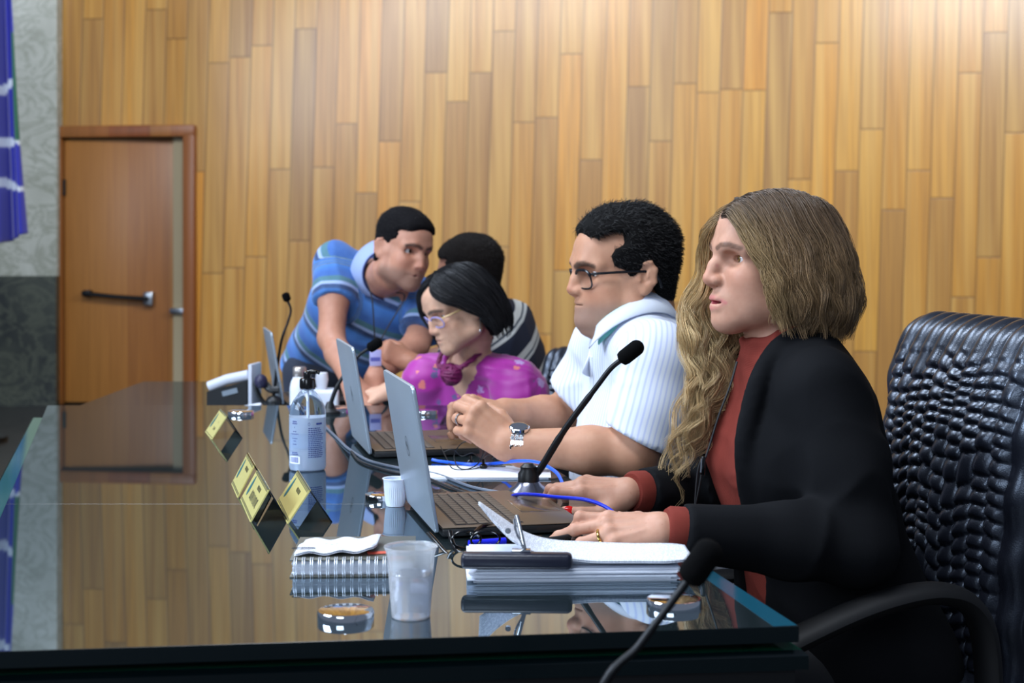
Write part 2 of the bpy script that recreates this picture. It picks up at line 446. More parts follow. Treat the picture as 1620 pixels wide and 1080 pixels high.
low = [A + [.012, .003], Dq + [.015, -.03], Cq + [-.035, -.03], Bq + [-.06, .003]]
mb = MB(); glass_plate(mb, low, TZ - .052, TZ - .030, .006, 1); mb.build('lower_glass', [M_GGREEN, M_GEDGE, M_GBEV], tb, 'green tinted lower glass plate')
mb = MB(); mb.prism(rel(inset([np.asarray(p) for p in low], .012)), TZ - .095, TZ - .053)
mb.build('apron', M_TBASE, tb)
mb = MB(); mb.prism(rel(inset([np.asarray(p) for p in pane1[:1] + pane2[1:3] + pane1[3:]], .05)), TZ - .029, TZ - .0195)
mb.build('spacer', M_TBASE, tb)
for fx, fy in ((.2, .12), (.8, .12), (.2, .88), (.8, .88)):
    q = (Bq * (1 - fx) + A * fx) * (1 - fy) + (Cq * (1 - fx) + Dq * fx) * fy - off[:2]
    mb = MB(); mb.lathe([(.09, 0), (.09, .02), (.05, .04), (.05, TZ - .094)], 24, (*q, 0)); mb.build('leg', M_TBASE, tb)
for px, py, r in ((547, 978, .034), (1066, 959, .034), (604, 790, .030), (381, 656, .034), (528, 652, .040), (672, 655, .035)):
    q = T(px, py) - off
    mb = MB(); mb.lathe([(r, TZ), (r, TZ + .0085), (r * .965, TZ + .0105), (r * .9, TZ + .011), (0, TZ + .011)], 48, (q[0], q[1], 0))
    ob = mb.build('standoff_cap', M_CHROME, tb, 'round chrome cap')

# the next section of the table, a step lower
t2 = thing('side_table', 'lower smoked glass table section behind the long table, holding papers and a bottle', 'table', (-.6, 5.0, 0))
off = np.array([*t2.location]); z2 = .69
def T2(px, py): return T(px, py, z2)
Y2 = FPX * (CH - z2) / (603 - YH)
poly2 = [V(P(226, 0, Y2)[0], 4.33), V(.05, 4.33), V(.05, Y2), V(P(226, 0, Y2)[0], Y2)]
poly2 = [p[:2] for p in poly2]
mb = MB(); glass_plate(mb, poly2, z2 - .02, z2); mb.build('glass_top', [M_GTOP, M_GEDGE, M_GBEV], t2)
mb = MB(); mb.prism(rel(inset([np.asarray(p) for p in poly2], .04)), z2 - .07, z2 - .0205); mb.build('apron', M_TBASE, t2)
for fx in (.12, .88):
    mb = MB(); mb.box((poly2[0][0] * (1 - fx) + poly2[1][0] * fx - off[0], (4.33 + Y2) / 2 - off[1], (z2 - .07) / 2), (.08, .7, z2 - .07), bevel=.01); mb.build('leg', M_TBASE, t2)
# ================================================================ things on the table
AX = unit(np.append(Dq - A, 0))                 # along the table, away from the camera
AN = V(AX[1], -AX[0], 0)                        # across it, towards the people
a_tab = math.atan2(-AX[0], AX[1])               # turn of the table's long side
M_BLK = mat('black_plastic', srgb(16, 17, 19), .42)
M_BLKG = mat('black_gloss', srgb(10, 10, 12), .18)
M_FOAM = mat('black_foam', srgb(8, 8, 9), 1.0, bump=(900, .6, .002), **{'Specular IOR Level': .1})
M_RUB = mat('black_rubber', srgb(18, 18, 22), .5)
M_PAPER = mat('white_paper', srgb(232, 236, 246), .85)
def paper_text_mat():
    t = NT('printed_paper'); x, y, z = t.sep(t.coords())
    ln = t.math('FRACT', t.math('MULTIPLY', y, 160)); li = t.math('FLOOR', t.math('MULTIPLY', y, 160))
    w = t.noise(t.comb(t.math('MULTIPLY', x, 420), t.math('MULTIPLY', li, 13.7)), 1.0, 1)
    ink = t.math('MULTIPLY', t.math('LESS_THAN', ln, .42), t.math('GREATER_THAN', w, .47))
    t.set(Base_Color=t.mix(t.math('MULTIPLY', ink, .55), srgb(232, 236, 246), srgb(70, 74, 96)), Roughness=.85); return t.m
M_PRINT = paper_text_mat()

# ---- laptops
M_LID = mat('laptop_silver', srgb(168, 180, 192), .36, .55)
M_DECK = mat('laptop_deck', srgb(120, 104, 88), .38, .6)
M_KEY = mat('laptop_keys', srgb(92, 82, 72), .5)
M_KEYB = mat('keyboard_gap', srgb(26, 24, 30), .5)
M_SCR = mat('screen_glass', srgb(7, 8, 10), .12)
def laptop(label, tilt, Lw=.325, Ld=.225, H=.225):
    """local frame: hinge along +Y (Y=0 is the end near the camera), deck towards +X, lid leaning back to -X"""
    r = thing('laptop', label, 'laptop', group='open laptops along the table')
    mb = MB(); mb.box((Ld / 2, Lw / 2, .0095), (Ld, Lw, .013), bevel=.004); mb.build('base', M_BLK, r)
    mb = MB(); mb.box((Ld / 2, Lw / 2, .0165), (Ld - .003, Lw - .003, .0015), bevel=.0006); mb.build('deck', M_DECK, r, 'bronze grey palm rest')
    for x in (.03, Ld - .03):
        mb = MB(); mb.box((x, Lw / 2, .0018), (.012, Lw - .08, .0032), bevel=.001); mb.build('rubber_foot', M_RUB, r)
    kb = MB(); kb.box((.078, Lw / 2, .0173), (.108, Lw - .036, .0006)); kb = kb.build('keyboard', M_KEYB, r)
    mb = MB(); rows = 6; n = 15
    for i in range(rows):
        for k in range(n):
            w = (Lw - .040) / n; x = .030 + i * .0178; y = .020 + (k + .5) * w
            mb.box((x + .004, y, .0181), (.0150, w - .0032, .0016), bevel=.0005, seg=1)
    mb.build('keys', M_KEY, kb)
    mb = MB(); mb.box((.182, Lw * .5, .0174), (.066, .112, .0008), bevel=.0003); mb.build('touchpad', mat('touchpad', srgb(104, 90, 78), .25, .5), r)
    mb = MB()
    mb.box((.150, Lw * .5, .0176), (.0008, .112, .0006)); mb.box((.182, Lw*.5 - .056, .0176), (.066, .0008, .0006)); mb.box((.182, Lw*.5 + .056, .0176), (.066, .0008, .0006))
    mb.build('touchpad_rim', M_CHROME, r)
    Rt = roty(-tilt)
    lid = MB()
    pr = []
    cr = .012
    for (cx, cy, a0) in ((Lw - cr, H - cr, 0), (cr, H - cr, 90), (cr * .8, cr * .8, 180), (Lw - cr * .8, cr * .8, 270)):
        for q in range(5): a = math.radians(a0 + q * 22.5); pr.append((cx + cr * math.cos(a), cy + cr * math.sin(a)))
    base = V(-.004, 0, .012)
    Rl = Rt @ np.array([[0, 0, -1.0], [1, 0, 0], [0, 1, 0]]).reshape(3, 3)
    lid.prism(pr, 0, .0062, R=Rl, c=base, bevel=.0012)
    lo = lid.build('lid', M_LID, r)
    sc = MB(); sc.prism([(.004, .004), (Lw - .004, .004), (Lw - .004, H - .004), (.004, H - .004)], -.0008, .0004, R=Rl, c=base); sc.build('screen', M_SCR, lo)
    hb = MB(); hb.tube([base + V(.001, .03, 0), base + V(.001, Lw - .03, 0)], .0065, 12); hb.build('hinge', M_BLK, r)
    # round maker's mark on the back of the lid
    lg = MB(); cxy = (Lw / 2, H / 2); rad = .0165
    for k in range(40):
        a, b = 2 * PI * k / 40, 2 * PI * (k + 1) / 40
        lg.add([(cxy[0] + rr * math.cos(t), cxy[1] + rr * math.sin(t), .0065) for rr, t in ((rad, a), (rad, b), (rad - .0014, b), (rad - .0014, a))], [(0, 1, 2, 3)])
    for (x0, y0, x1, y1) in ((-.008, -.006, -.003, .008), (-.003, .002, .001, -.006), (.002, -.006, .006, .007), (.006, .007, .010, .002), (.010, .002, .005, -.001)):
        d = unit(V(x1 - x0, y1 - y0, 0)) ; nn = V(-d[1], d[0], 0) * .0009
        p0, p1 = V(cxy[0] + x0, cxy[1] + y0, .0065), V(cxy[0] + x1, cxy[1] + y1, .0065)
        lg.add([p0 + nn, p1 + nn, p1 - nn, p0 - nn], [(0, 1, 2, 3)])
    for i in range(len(lg.v)): lg.v[i] = Rl @ lg.v[i] + base
    lg.build('emblem', mat('dark_mark', srgb(44, 48, 56), .4), lo)
    return r
def place(r, pos, az): r.location = tuple(pos); r.rotation_euler = (0, 0, az)
lp = laptop('open silver laptop nearest the camera, in front of the blonde woman in the black blazer', math.radians(9.5))
p = T(699, 853); place(lp, p, a_tab + math.radians(1.0))
def relabel(r, label): r['label'] = label; return r
lp2 = relabel(copy_tree(lp), 'open grey laptop in front of the man in the white shirt'); p = T(592, 726); place(lp2, p, a_tab + math.radians(1))
lp3 = relabel(copy_tree(lp), 'open dark grey laptop beside the white bottle, before the man in the striped polo')
p = P(452, 0, 4.72); p[2] = z2; place(lp3, p, a_tab + math.radians(2))

# ---- gooseneck microphones
M_MICN = mat('gooseneck', srgb(17, 18, 22), .4, .3)
def mic(label, pts, head_len, head_r, base='desk', base_at=None, neck_r=.0052, collar=True):
    """pts: the gooseneck's line in metres, from the base up; the foam head follows its last stretch"""
    b = np.asarray(base_at if base_at is not None else pts[0], float)
    r = thing('microphone', label, 'microphone', b, group='gooseneck microphones')
    c = catmull([np.asarray(q) - b for q in pts], 10)
    L = np.cumsum(np.r_[0, np.linalg.norm(np.diff(c, axis=0), axis=1)]); f = L / L[-1]
    rad = np.where(f < .34, neck_r * 1.25, np.where(f < .68, neck_r * 1.08, neck_r * .9))
    mb = MB(); mb.tube(c, rad, 12)
    mb.build('gooseneck', M_MICN, r)
    d = unit(c[-1] - c[-3])
    q = Vector((0, 0, 1)).rotation_difference(Vector(d)).to_matrix(); R = np.array(q)
    prof = [(head_r * .45, -.004), (head_r * .9, 0), (head_r, .006)] + [(head_r, head_len * k / 6) for k in range(1, 5)] + \
           [(head_r * math.cos(a), head_len * .72 + head_len * .28 * math.sin(a)) for a in np.linspace(.1, PI / 2, 8)]
    mb = MB(); mb.lathe(prof, 24, c[-1], R); mb.build('foam_windscreen', M_FOAM, r)
    if base == 'desk':
        mb = MB(); mb.lathe([(.052, 0), (.052, .004), (.044, .012), (.024, .026), (.019, .032)], 40, (0, 0, 0)); mb.build('base', mat('mic_base', srgb(120, 122, 138), .22, .9), r, 'polished metal base')
        mb = MB(); mb.lathe([(.019, .030), (.0185, .046), (.014, .052), (.0145, .058), (.008, .064)], 28, (0, 0, 0)); mb.build('collar', M_BLK, r)
    elif base == 'floor':
        mb = MB(); mb.lathe([(.12, 0), (.12, .012), (.03, .03), (.012, .05)], 36); mb.build('base', M_BLK, r)
        mb = MB(); mb.tube([(0, 0, .04), (c[0][0] * .98, c[0][1] * .98, c[0][2])], .011, 14); mb.build('stand_pole', M_BLK, r)
    else:
        mb = MB(); mb.lathe([(.03, 0), (.03, .006), (.014, .014), (.009, .03)], 28); mb.build('base', M_BLK, r)
    return r
Ym = 2.62
zt = lambda px, py, Y: P(px, py, Y)
b0 = T(836, 790); Ym = b0[1]
mic('black gooseneck microphone with a foam head pointing at the blonde woman',
    [b0 + V(0, 0, .04), P(852, 745, Ym), P(893, 680, Ym - .02), P(945, 610, Ym - .05), P(966, 583, Ym - .06), P(984, 568, Ym - .07)], .047, .0135, 'desk', b0)
Yn = 1.50
pb = P(960, 1090, Yn)
mic('out of focus gooseneck microphone in front of the table edge, nearest to the camera',
    [V(pb[0] - .05, Yn, .55), P(945, 1110, Yn), P(1012, 1020, Yn), P(1062, 953, Yn), P(1090, 915, Yn)], .045, .0145, 'floor', V(pb[0] - .05, Yn, 0), .0048)
b1 = T(522, 648); Y1 = 4.02
b1 = V(P(522, 0, Y1)[0], Y1, TZ)
mic('gooseneck microphone leaning behind the grey laptop, pointing at the woman in magenta',
    [b1 + V(0, 0, .02), P(533, 612, Y1), P(552, 582, Y1), P(568, 562, Y1), P(584, 551, Y1)], .040, .014, 'small', b1, .0046)
b2 = V(P(432, 0, 4.75)[0], 4.75, z2)
mic('gooseneck microphone with its head high against the wooden wall, behind the dark grey laptop',
    [b2 + V(0, 0, .02), P(444, 545, 4.75), P(456, 508, 4.75), P(460, 490, 4.75), P(455, 475, 4.75)], .026, .0125, 'small', b2, .0042)

# ---- brass name plates bent into little tents
M_GOLD = mat('brass_plate', srgb(236, 222, 140), .26, .40, var=.05)
M_INK = mat('engraved_black', srgb(34, 34, 28), .5)
M_TEAL = mat('teal_ink', srgb(30, 92, 96), .5)
M_TENT = mat('smoked_acrylic', srgb(10, 16, 20), .06, **{'IOR': 1.6})
def name_plate(label, near_l, near_r, apex_dz, length, az, name_lines, small=False):
    """near_l/near_r: the two feet of the end towards the camera; the ridge runs away along az"""
    c = (near_l + near_r) / 2
    r = thing('name_plate', label, 'name plate', c, az, 'brass name plates on the table')
    w = np.linalg.norm(near_r - near_l) / 2; h = apex_dz; th = .0022
    mb = MB()   # right leaf and ridge: dark acrylic
    lean = unit(V(-w, 0, h)); n = V(h, 0, w) / math.hypot(h, w)
    mb.add([V(w, 0, 0), V(0, 0, h), V(0, 0, h) - n * th, V(w, 0, 0) - n * th] + [q + V(0, length, 0) for q in (V(w, 0, 0), V(0, 0, h), V(0, 0, h) - n * th, V(w, 0, 0) - n * th)],
           [(0, 1, 2, 3), (7, 6, 5, 4), (0, 4, 5, 1), (1, 5, 6, 2), (2, 6, 7, 3), (3, 7, 4, 0)])
    mb.build('back_leaf', M_TENT, r)
    n = V(-h, 0, w) / math.hypot(h, w)
    mb = MB()
    q0 = [V(-w, 0, 0), V(0, 0, h), V(0, 0, h) - n * th, V(-w, 0, 0) - n * th]
    mb.add(q0 + [q + V(0, length, 0) for q in q0], [(3, 2, 1, 0), (4, 5, 6, 7), (1, 5, 4, 0), (2, 6, 5, 1), (3, 7, 6, 2), (0, 4, 7, 3)])
    fr = mb.build('front_leaf', M_GOLD, r)
    # lettering frame: x' from the far end to the near end is reading direction seen from the left, y' up the leaf
    ex, ey = V(0, -1, 0), unit(V(w, 0, h)); S = math.hypot(w, h)
    def put(u, v): return V(-w, length, 0) + ex * u + ey * v + n * .0004
    ink = MB()
    for v0 in (.06, .10):
        if v0 == .10 and small: continue
        k = 0
        for vv in (v0 * S, (1 - v0) * S):
            ink.add([put(.005, vv - .0006), put(length - .005, vv - .0006), put(length - .005, vv + .0006), put(.005, vv + .0006)], [(0, 1, 2, 3)])
    for (txt, u, v, size, sx) in name_lines:
        if txt.startswith('#'):                    # too small to read in the photo: a row of narrow condensed strokes
            rs = random.Random(len(txt)); x = -size * len(txt) * .25
            while x < size * len(txt) * .25:
                bw = size * rs.choice((.07, .10, .13)); hh = size * rs.choice((.42, .48, .36)); k0 = rs.choice((-1, 0, 0))
                ink.add([put(u * length + x, v * S - hh), put(u * length + x + bw, v * S - hh), put(u * length + x + bw, v * S + hh), put(u * length + x, v * S + hh)], [(0, 1, 2, 3)])
                if rs.random() < .5: zz = v * S + rs.choice((-1, 0, 1)) * hh * .8; ink.add([put(u * length + x, zz - size * .06), put(u * length + x + bw * 2.4, zz - size * .06), put(u * length + x + bw * 2.4, zz + size * .06), put(u * length + x, zz + size * .06)], [(0, 1, 2, 3)])
                x += bw + size * rs.choice((.10, .14, .22))
            continue
        M = np.eye(4); M[:3, 0] = ex * sx; M[:3, 1] = ey; M[:3, 2] = n; M[:3, 3] = put(u * length, v * S)
        vs, fs = text_mesh(txt, size, M, 0.0001); ink.add(list(vs), fs)
    ink.build('lettering', M_INK, fr)
    em = MB(); pts = []
    for k in range(24):
        a = 2 * PI * k / 24
        pts.append(put(.16 * length + .010 * math.cos(a) * (1 - .35 * math.sin(a)), .56 * S + .30 * S * math.sin(a)))
    em.add(pts, [tuple(range(24))]); em.build('emblem', M_TEAL, fr, 'teal emblem')
    return r
pw = 15
nlA, nrA = T(397, 827), T(454, 822)
azp = math.radians(12)
LT = [('VEREADOR', .60, .72, .0105, .95), ('#############', .60, .42, .017, .72)]
azA = math.atan2(-(T(379.5, 787)[0] - nlA[0]), T(379.5, 787)[1] - nlA[1])
name_plate('brass name plate tent facing away from the people, foremost of the close pair', nlA, nrA, .053, .225, azA, LT)
nlC = T(378, 768); d = unit(T(379.5, 787) - nlA) * 0 + unit(V(-math.sin(azA), math.cos(azA), 0))
nlC = nlA + d * .243 + V(-.004, 0, 0)
name_plate('brass name plate tent half hidden behind the foremost name plate', nlC, nlC + (nrA - nlA) * 1.0, .058, .16, azA, [('VEREADOR', .62, .70, .0105, .95)])
nlB, nrB = T(463, 832), T(517, 822)
name_plate('brass name plate tent nearest the hand sanitizer bottle, mirroring its neighbour', nlB, nrB, .054, .215, azA - math.radians(1), [('VEREADOR', .60, .70, .0105, .95)])
nlD, nrD = T(337, 696), T(381, 692)
name_plate('small pale brass name plate tent far down the glass table', nlD, nrD, .054, .145, math.radians(17), [('##', .66, .62, .006, .9), ('########', .62, .34, .008, .8)], True)

# ---- hand sanitizer
M_CLEAR = NT('clear_plastic'); M_CLEAR.set(Base_Color=srgb(225, 238, 255), Roughness=.06); M_CLEAR.b.inputs['Transmission Weight'].default_value = 1.0; M_CLEAR.b.inputs['IOR'].default_value = 1.35; M_CLEAR = M_CLEAR.m
M_GEL = NT('blue_gel'); M_GEL.set(Base_Color=srgb(240, 246, 255), Roughness=.3); M_GEL.b.inputs['Transmission Weight'].default_value = .3; M_GEL.b.inputs['IOR'].default_value = 1.2; M_GEL = M_GEL.m
bp = T(486.5, 743); s_ = bp[1] / FPX
r = thing('hand_sanitizer', 'clear pump bottle of blue hand sanitizer with a black pump', 'bottle', bp, math.radians(8))
R0 = 29 * s_
prof = [(R0 * .8, .0), (R0 * .95, .002), (R0, .008), (R0, 92 * s_), (R0 * .96, 99 * s_), (R0 * .78, 110 * s_), (R0 * .5, 121 * s_), (R0 * .36, 126 * s_), (R0 * .34, 130 * s_)]
mb = MB(); mb.lathe(prof, 48); mb.build('bottle_body', M_CLEAR, r)
gp = [(r_ * .95, z + .0015) for r_, z in prof[:4]]; gp[3] = (R0 * .95, 84 * s_); gp += [(0, 84 * s_)]
mb = MB(); mb.lathe([(0, .0015)] + gp, 48); mb.build('gel', M_GEL, r, 'pale blue gel')
mb = MB(); mb.lathe([(R0 * .34, 127 * s_), (R0 * .42, 127.5 * s_), (R0 * .42, 129 * s_), (R0 * .34, 129.5 * s_)], 32); mb.build('neck_ring', M_CLEAR, r)
mb = MB(); mb.lathe([(R0 * .40, 129.5 * s_), (R0 * .42, 130 * s_), (R0 * .42, 143 * s_), (R0 * .38, 145 * s_), (R0 * .12, 145.5 * s_), (R0 * .12, 148 * s_)], 32)
for k in range(28):
    a = 2 * PI * k / 28; mb.box((R0 * .42 * math.cos(a), R0 * .42 * math.sin(a), 136.5 * s_), (.0008, .0008, 12 * s_), R=rotz(a))
cp = mb.build('pump_cap', M_BLKG, r)
mb = MB(); mb.lathe([(R0 * .22, 145 * s_), (R0 * .23, 154 * s_), (R0 * .20, 156 * s_), (0, 156.5 * s_)], 28)
c = catmull([(0, 0, 154 * s_), (8 * s_, -.002, 155.5 * s_), (15 * s_, -.003, 154.5 * s_), (19 * s_, -.004, 153 * s_)], 6); mb.tube(c, [.0042] * 12 + [.0034] * (len(c) - 12), 12)
mb.build('pump_head', M_BLKG, r)
mb = MB(); mb.tube([(0, 0, 128 * s_), (.002, 0, .012)], .0022, 8); mb.build('dip_tube', M_PAPER, r)
M_LAB = mat('label_print', srgb(40, 66, 150), .5)
def on_cyl(a, z, rr): return V(rr * math.cos(a), rr * math.sin(a), z)
def cyl_strip(mb, a0, a1, z0, z1, rr, n=8, mat=0):
    rows = [[on_cyl(a0 + (a1 - a0) * k / n, z, rr) for k in range(n + 1)] for z in (z0, z1)]; mb.quad_strip(rows, mat, True)
rr = R0 * 1.006; mb = MB(); rn = random.Random(3)
a_c = -PI / 2 - math.radians(8)
for k in range(16):                       # the right-hand block of small print
    z = (68 - k * 3.0) * s_; w = .75 if k else .5
    a = a_c + .18
    while a < a_c + .18 + w + .15 * rn.random():
        da = .05 + .08 * rn.random(); cyl_strip(mb, a, a + da, z, z + 1.4 * s_, rr, 2); a += da + .03
for (zz, w, hgt) in ((78, .30, 2), (75, .34, 2), (69, .03, 2), (63, .22, 1.2), (59, .5, 1.2), (52, .36, 1.2), (48, .2, 1.2), (43, .26, 1.2), (30, .4, 1.3), (27.5, .46, 1.3)):
    a = a_c - .62 - w / 2
    while a < a_c - .62 + w / 2:
        da = .03 + .06 * rn.random(); cyl_strip(mb, a, min(a + da, a_c - .62 + w / 2), zz * s_, (zz + hgt) * s_, rr, 2); a += da + .02
cyl_strip(mb, a_c + .62, a_c + 1.0, 74 * s_, 77 * s_, rr, 4)
for k in range(14):
    a = 2 * PI * k / 14; da = .05
    cyl_strip(mb, a_c + .21 + .05 * math.cos(a), a_c + .23 + .05 * math.cos(a), (75 + 2.2 * math.sin(a)) * s_, (75.6 + 2.2 * math.sin(a)) * s_, rr, 1)
lab = mb.build('label_lettering', M_LAB, r, recalc=False)
mb = MB(); cyl_strip(mb, a_c - 1.05, a_c - .28, 13 * s_, 25 * s_, rr * 1.001, 8); mb.build('barcode_panel', M_PAPER, r, 'white barcode panel', recalc=False)
mb = MB(); a = a_c - .97
while a < a_c - .42:
    w = rn.choice([.012, .02, .035]); cyl_strip(mb, a, a + w, 15 * s_, 23.5 * s_, rr * 1.004, 1); a += w + rn.choice([.015, .03])
mb.build('barcode', M_LAB, r, recalc=False)
mb = MB(); cyl_strip(mb, a_c - 1.25, a_c + 1.25, 36 * s_, 60 * s_, rr * 1.0006, 20)
t_lab = NT('label_tint'); t_lab.set(Base_Color=srgb(150, 195, 250), Roughness=.2, Alpha=.12); mb.build('label', t_lab.m, r, 'translucent blue label band', recalc=False)

# ---- cups
M_CUPW = mat('white_plastic', srgb(226, 232, 246), .3, **{'Subsurface Weight': .1})
cpz = T(625.5, 800); s_ = cpz[1] / FPX
r = thing('coffee_cup', 'small white ribbed disposable coffee cup beside the near laptop', 'cup', cpz)
n = 120; rows = []
for (rad, z, rib) in ((13.5, 0, 0), (14.5, .6, 0), (15, 3, .2), (15.6, 6, 1), (17, 20, 1), (18, 30, 1), (18.3, 31.5, 0), (18.6, 36, 0), (19, 42, 0), (20.6, 43, 0), (20.8, 44, 0), (20, 44.4, 0), (18.6, 43.6, 0), (17.8, 36, 0), (13.5, 2, 0), (0.1, 1.5, 0)):
    rows.append([V((rad + rib * .45 * math.sin(36 * 2 * PI * k / n)) * s_ * math.cos(2 * PI * k / n), (rad + rib * .45 * math.sin(36 * 2 * PI * k / n)) * s_ * math.sin(2 * PI * k / n), z * s_) for k in range(n)])
mb = MB(); mb.quad_strip(rows, 0, True, True); mb.build('cup_wall', M_CUPW, r)
t = NT('clear_cup'); t.set(Base_Color=(.97, .98, 1), Roughness=.12); t.b.inputs['Transmission Weight'].default_value = .75; t.b.inputs['IOR'].default_value = 1.2; M_CCUP = t.m
t = NT('water'); t.set(Base_Color=srgb(235, 240, 255), Roughness=.02); t.b.inputs['Transmission Weight'].default_value = 1; t.b.inputs['IOR'].default_value = 1.33; M_WATER = t.m
cpz = T(650, 975); s_ = cpz[1] / FPX
r = thing('water_cup', 'clear plastic cup half full of water in front of the notebook', 'cup', cpz)
pr = [(29, 0), (30, .8), (30.5, 3), (32, 20), (36, 75), (38, 98), (39, 100), (39.5, 104), (41.5, 108), (42.5, 110), (42.3, 112), (41, 112), (39.6, 109.5)]
inn = [(39.2, 106), (38.4, 100), (37.4, 97), (35.4, 75), (31.4, 20), (29.8, 3), (0, 2.4)]
mb = MB(); mb.lathe([(0, .6 * s_)] + [(a * s_, b * s_) for a, b in pr + inn], 64, cap=False); mb.build('cup_wall', M_CCUP, r)
wt = [(0, 2.8), (29.5, 3.3), (31.0, 20), (34.2, 68), (34.6, 69), (33.8, 68.2), (0, 68)]
mb = MB(); mb.lathe([(a * s_, b * s_) for a, b in wt], 64, cap=False); mb.build('water', M_WATER, r)

# ---- spiral notebook and the note lying on it
M_COVER = mat('marbled_cover', srgb(92, 92, 84), .45, var=.4, vscale=60)
nb0 = T(457, 916); nb1 = T(690, 916)
W_ = .168; az = math.radians(3.0); D_ = .16
r = thing('spiral_notebook', 'thick spiral notebook with a dark cover lying on the glass', 'notebook', T(458, 914), az)
H_ = .024
mb = MB(); rnn = random.Random(2)
for k in range(14): mb.box((W_ / 2 + rnn.uniform(-.0008, .0008), D_ / 2 + .004 + rnn.uniform(-.0008, .0008), .002 + (k + .5) * (H_ - .004) / 14), (W_ - .006, D_ - .008, (H_ - .004) / 14 * .92))
mb.build('page_block', M_PAPER, r)
mb = MB(); mb.box((W_ / 2, D_ / 2, .001), (W_, D_, .002), bevel=.0006); mb.build('cover', M_COVER, r)
mb = MB(); mb.box((W_ / 2, D_ / 2 + .001, H_ - .001), (W_, D_, .002), bevel=.0006); mb.build('cover', M_COVER, r)
mb = MB(); ncoil = 15
for k in range(ncoil):
    for dx in (-.0014, .0014):
        x = .008 + k * (W_ - .016) / (ncoil - 1) + dx
        mb.tube([V(x, .0055 + (.0115 if math.cos(q) < 0 else .010) * -math.cos(q), H_ / 2 + (H_ / 2 + .0022) * math.sin(q)) for q in np.linspace(0, 2 * PI, 20, endpoint=False)], .0007, 6, closed=True)
mb.build('spiral_binding', mat('white_wire', srgb(226, 230, 238), .3, .4), r)
mb = MB(); mb.box((.128, .040, H_ + .0010), (.050, .016, .0006), R=rotz(.15)); mb.build('bookmark', mat('red_tab', srgb(222, 92, 66), .6), r, 'red and white page flag')
nt = thing('paper_note', 'creased handwritten white note lying on the spiral notebook', 'paper', V(*(T(458, 914)[:2]), TZ + H_ + .003), az)
mb = MB(); rows = []
for i in range(13):
    rows.append([V(.004 + .108 * k / 16 + .008 * i / 12, .018 + .095 * i / 12, .0015 + .004 * math.sin(k * .5 + i * .3) ** 2 + .005 * (k / 16) ** 3) for k in range(17)])
mb.quad_strip(rows); o = mb.build('sheet', M_PRINT, nt, recalc=False); o.modifiers.new('s', 'SOLIDIFY').thickness = .0006
mb = MB(); rows = [[q + V(0, 0, -.0024) for q in rw] for rw in rows]; mb.quad_strip(rows); o = mb.build('sheet', M_PAPER, nt, recalc=False); o.modifiers.new('s', 'SOLIDIFY').thickness = .0005
mb = MB(); mb.tube([V(.012 + .016 * math.cos(q) + .004, .034 + .005 * math.sin(q), .0062) for q in np.linspace(0, 2 * PI, 24, endpoint=False)], .0005, 6, closed=True); mb.build('ink_loop', M_RUB, nt)

# ---- paper stack, black binder bar with its lever clip, curling top sheet
ps = thing('paper_stack', 'stack of white paper sheets near the rounded table corner, under the black binder', 'paper', T(905, 920), math.radians(2))
mb = MB(); rnn = random.Random(5)
def sheet_rows(x0, x1, y0, y1, fz, nx=24, ny=8): return [[V(x0 + (x1 - x0) * k / nx, y0 + (y1 - y0) * i / ny, fz(k / nx, i / ny)) for k in range(nx + 1)] for i in range(ny + 1)]
for k in range(18):
    dx, dy, an = rnn.uniform(-.008, .006), rnn.uniform(-.003, .003), rnn.uniform(-.01, .02)
    rw = sheet_rows(-.132, .140, (0 if k < 12 else .022), .125, lambda u, v: .001 + k * .00145 + (.0014 * k / 18) * (1 - u) * math.sin(2 + k) * .5)
    rw = [[rotz(an) @ q + V(dx, dy, 0) for q in row] for row in rw]
    st = MB().quad_strip(rw); b = len(mb.v)
    mb.quad_strip(rw); mb.quad_strip([[q - V(0, 0, .0009) for q in row] for row in rw])
    n1, n0 = 25, 9
    mb.add([q for q in rw[0]] + [q - V(0, 0, .0009) for q in rw[0]], [(i, i+1, n1+i+1, n1+i) for i in range(n1 - 1)])
    ed = [row[-1] for row in rw]; mb.add(ed + [q - V(0, 0, .0009) for q in ed], [(i, i+1, n0+i+1, n0+i) for i in range(n0 - 1)])
    ed = [row[0] for row in rw]; mb.add(ed + [q - V(0, 0, .0009) for q in ed], [(i, i+1, n0+i+1, n0+i) for i in range(n0 - 1)])
mb.build('sheets', M_PAPER, ps, recalc=False)
bl = thing('binder_clip_bar', 'long black leather case with a chrome lever clip lying across the paper stack', 'clipboard', P(817, 902, 2.006) * V(1, 1, 0) + V(0, 0, TZ + .0185), math.radians(-2))
mb = MB(); mb.box((0, .010, .0105), (.148, .026, .021), bevel=.007, seg=4); mb.build('case', mat('black_leather_case', srgb(20, 22, 40), .35, bump=(260, .15)), bl)
mb = MB(); mb.box((.006, .016, .0225), (.026, .014, .004), bevel=.0015)
mb.tube(catmull([(.010, .018, .024), (.006, .024, .040), (.002, .030, .056), (-.001, .034, .066)], 5), .0032, 10)
mb.tube(catmull([(.010, .014, .024), (-.001, .022, .046), (-.004, .030, .062)], 5), .0016, 8)
mb.lathe([(.004, 0), (.004, .003)], 14, (-.012, .026, .046), R=rotx(1.2)); mb.build('lever_clip', M_CHROME, bl, 'chrome lever clip')
cs = thing('printed_sheet', 'printed white sheets curling up from the chrome clip towards the laptop', 'paper', V(*(T(905, 878)[:2]), TZ + .030))
def curl(u, v):   # u along from the lifted end to the flat right end
    return .0
p0 = np.array([*cs.location])
near = catmull([P(757, 794, 2.06), P(785, 828, 2.05), P(818, 858, 2.035), P(860, 876, 2.025), P(930, 886, 2.02), P(1010, 890, 2.02), P(1060, 890, 2.02), P(1102, 882, 2.04)], 6)
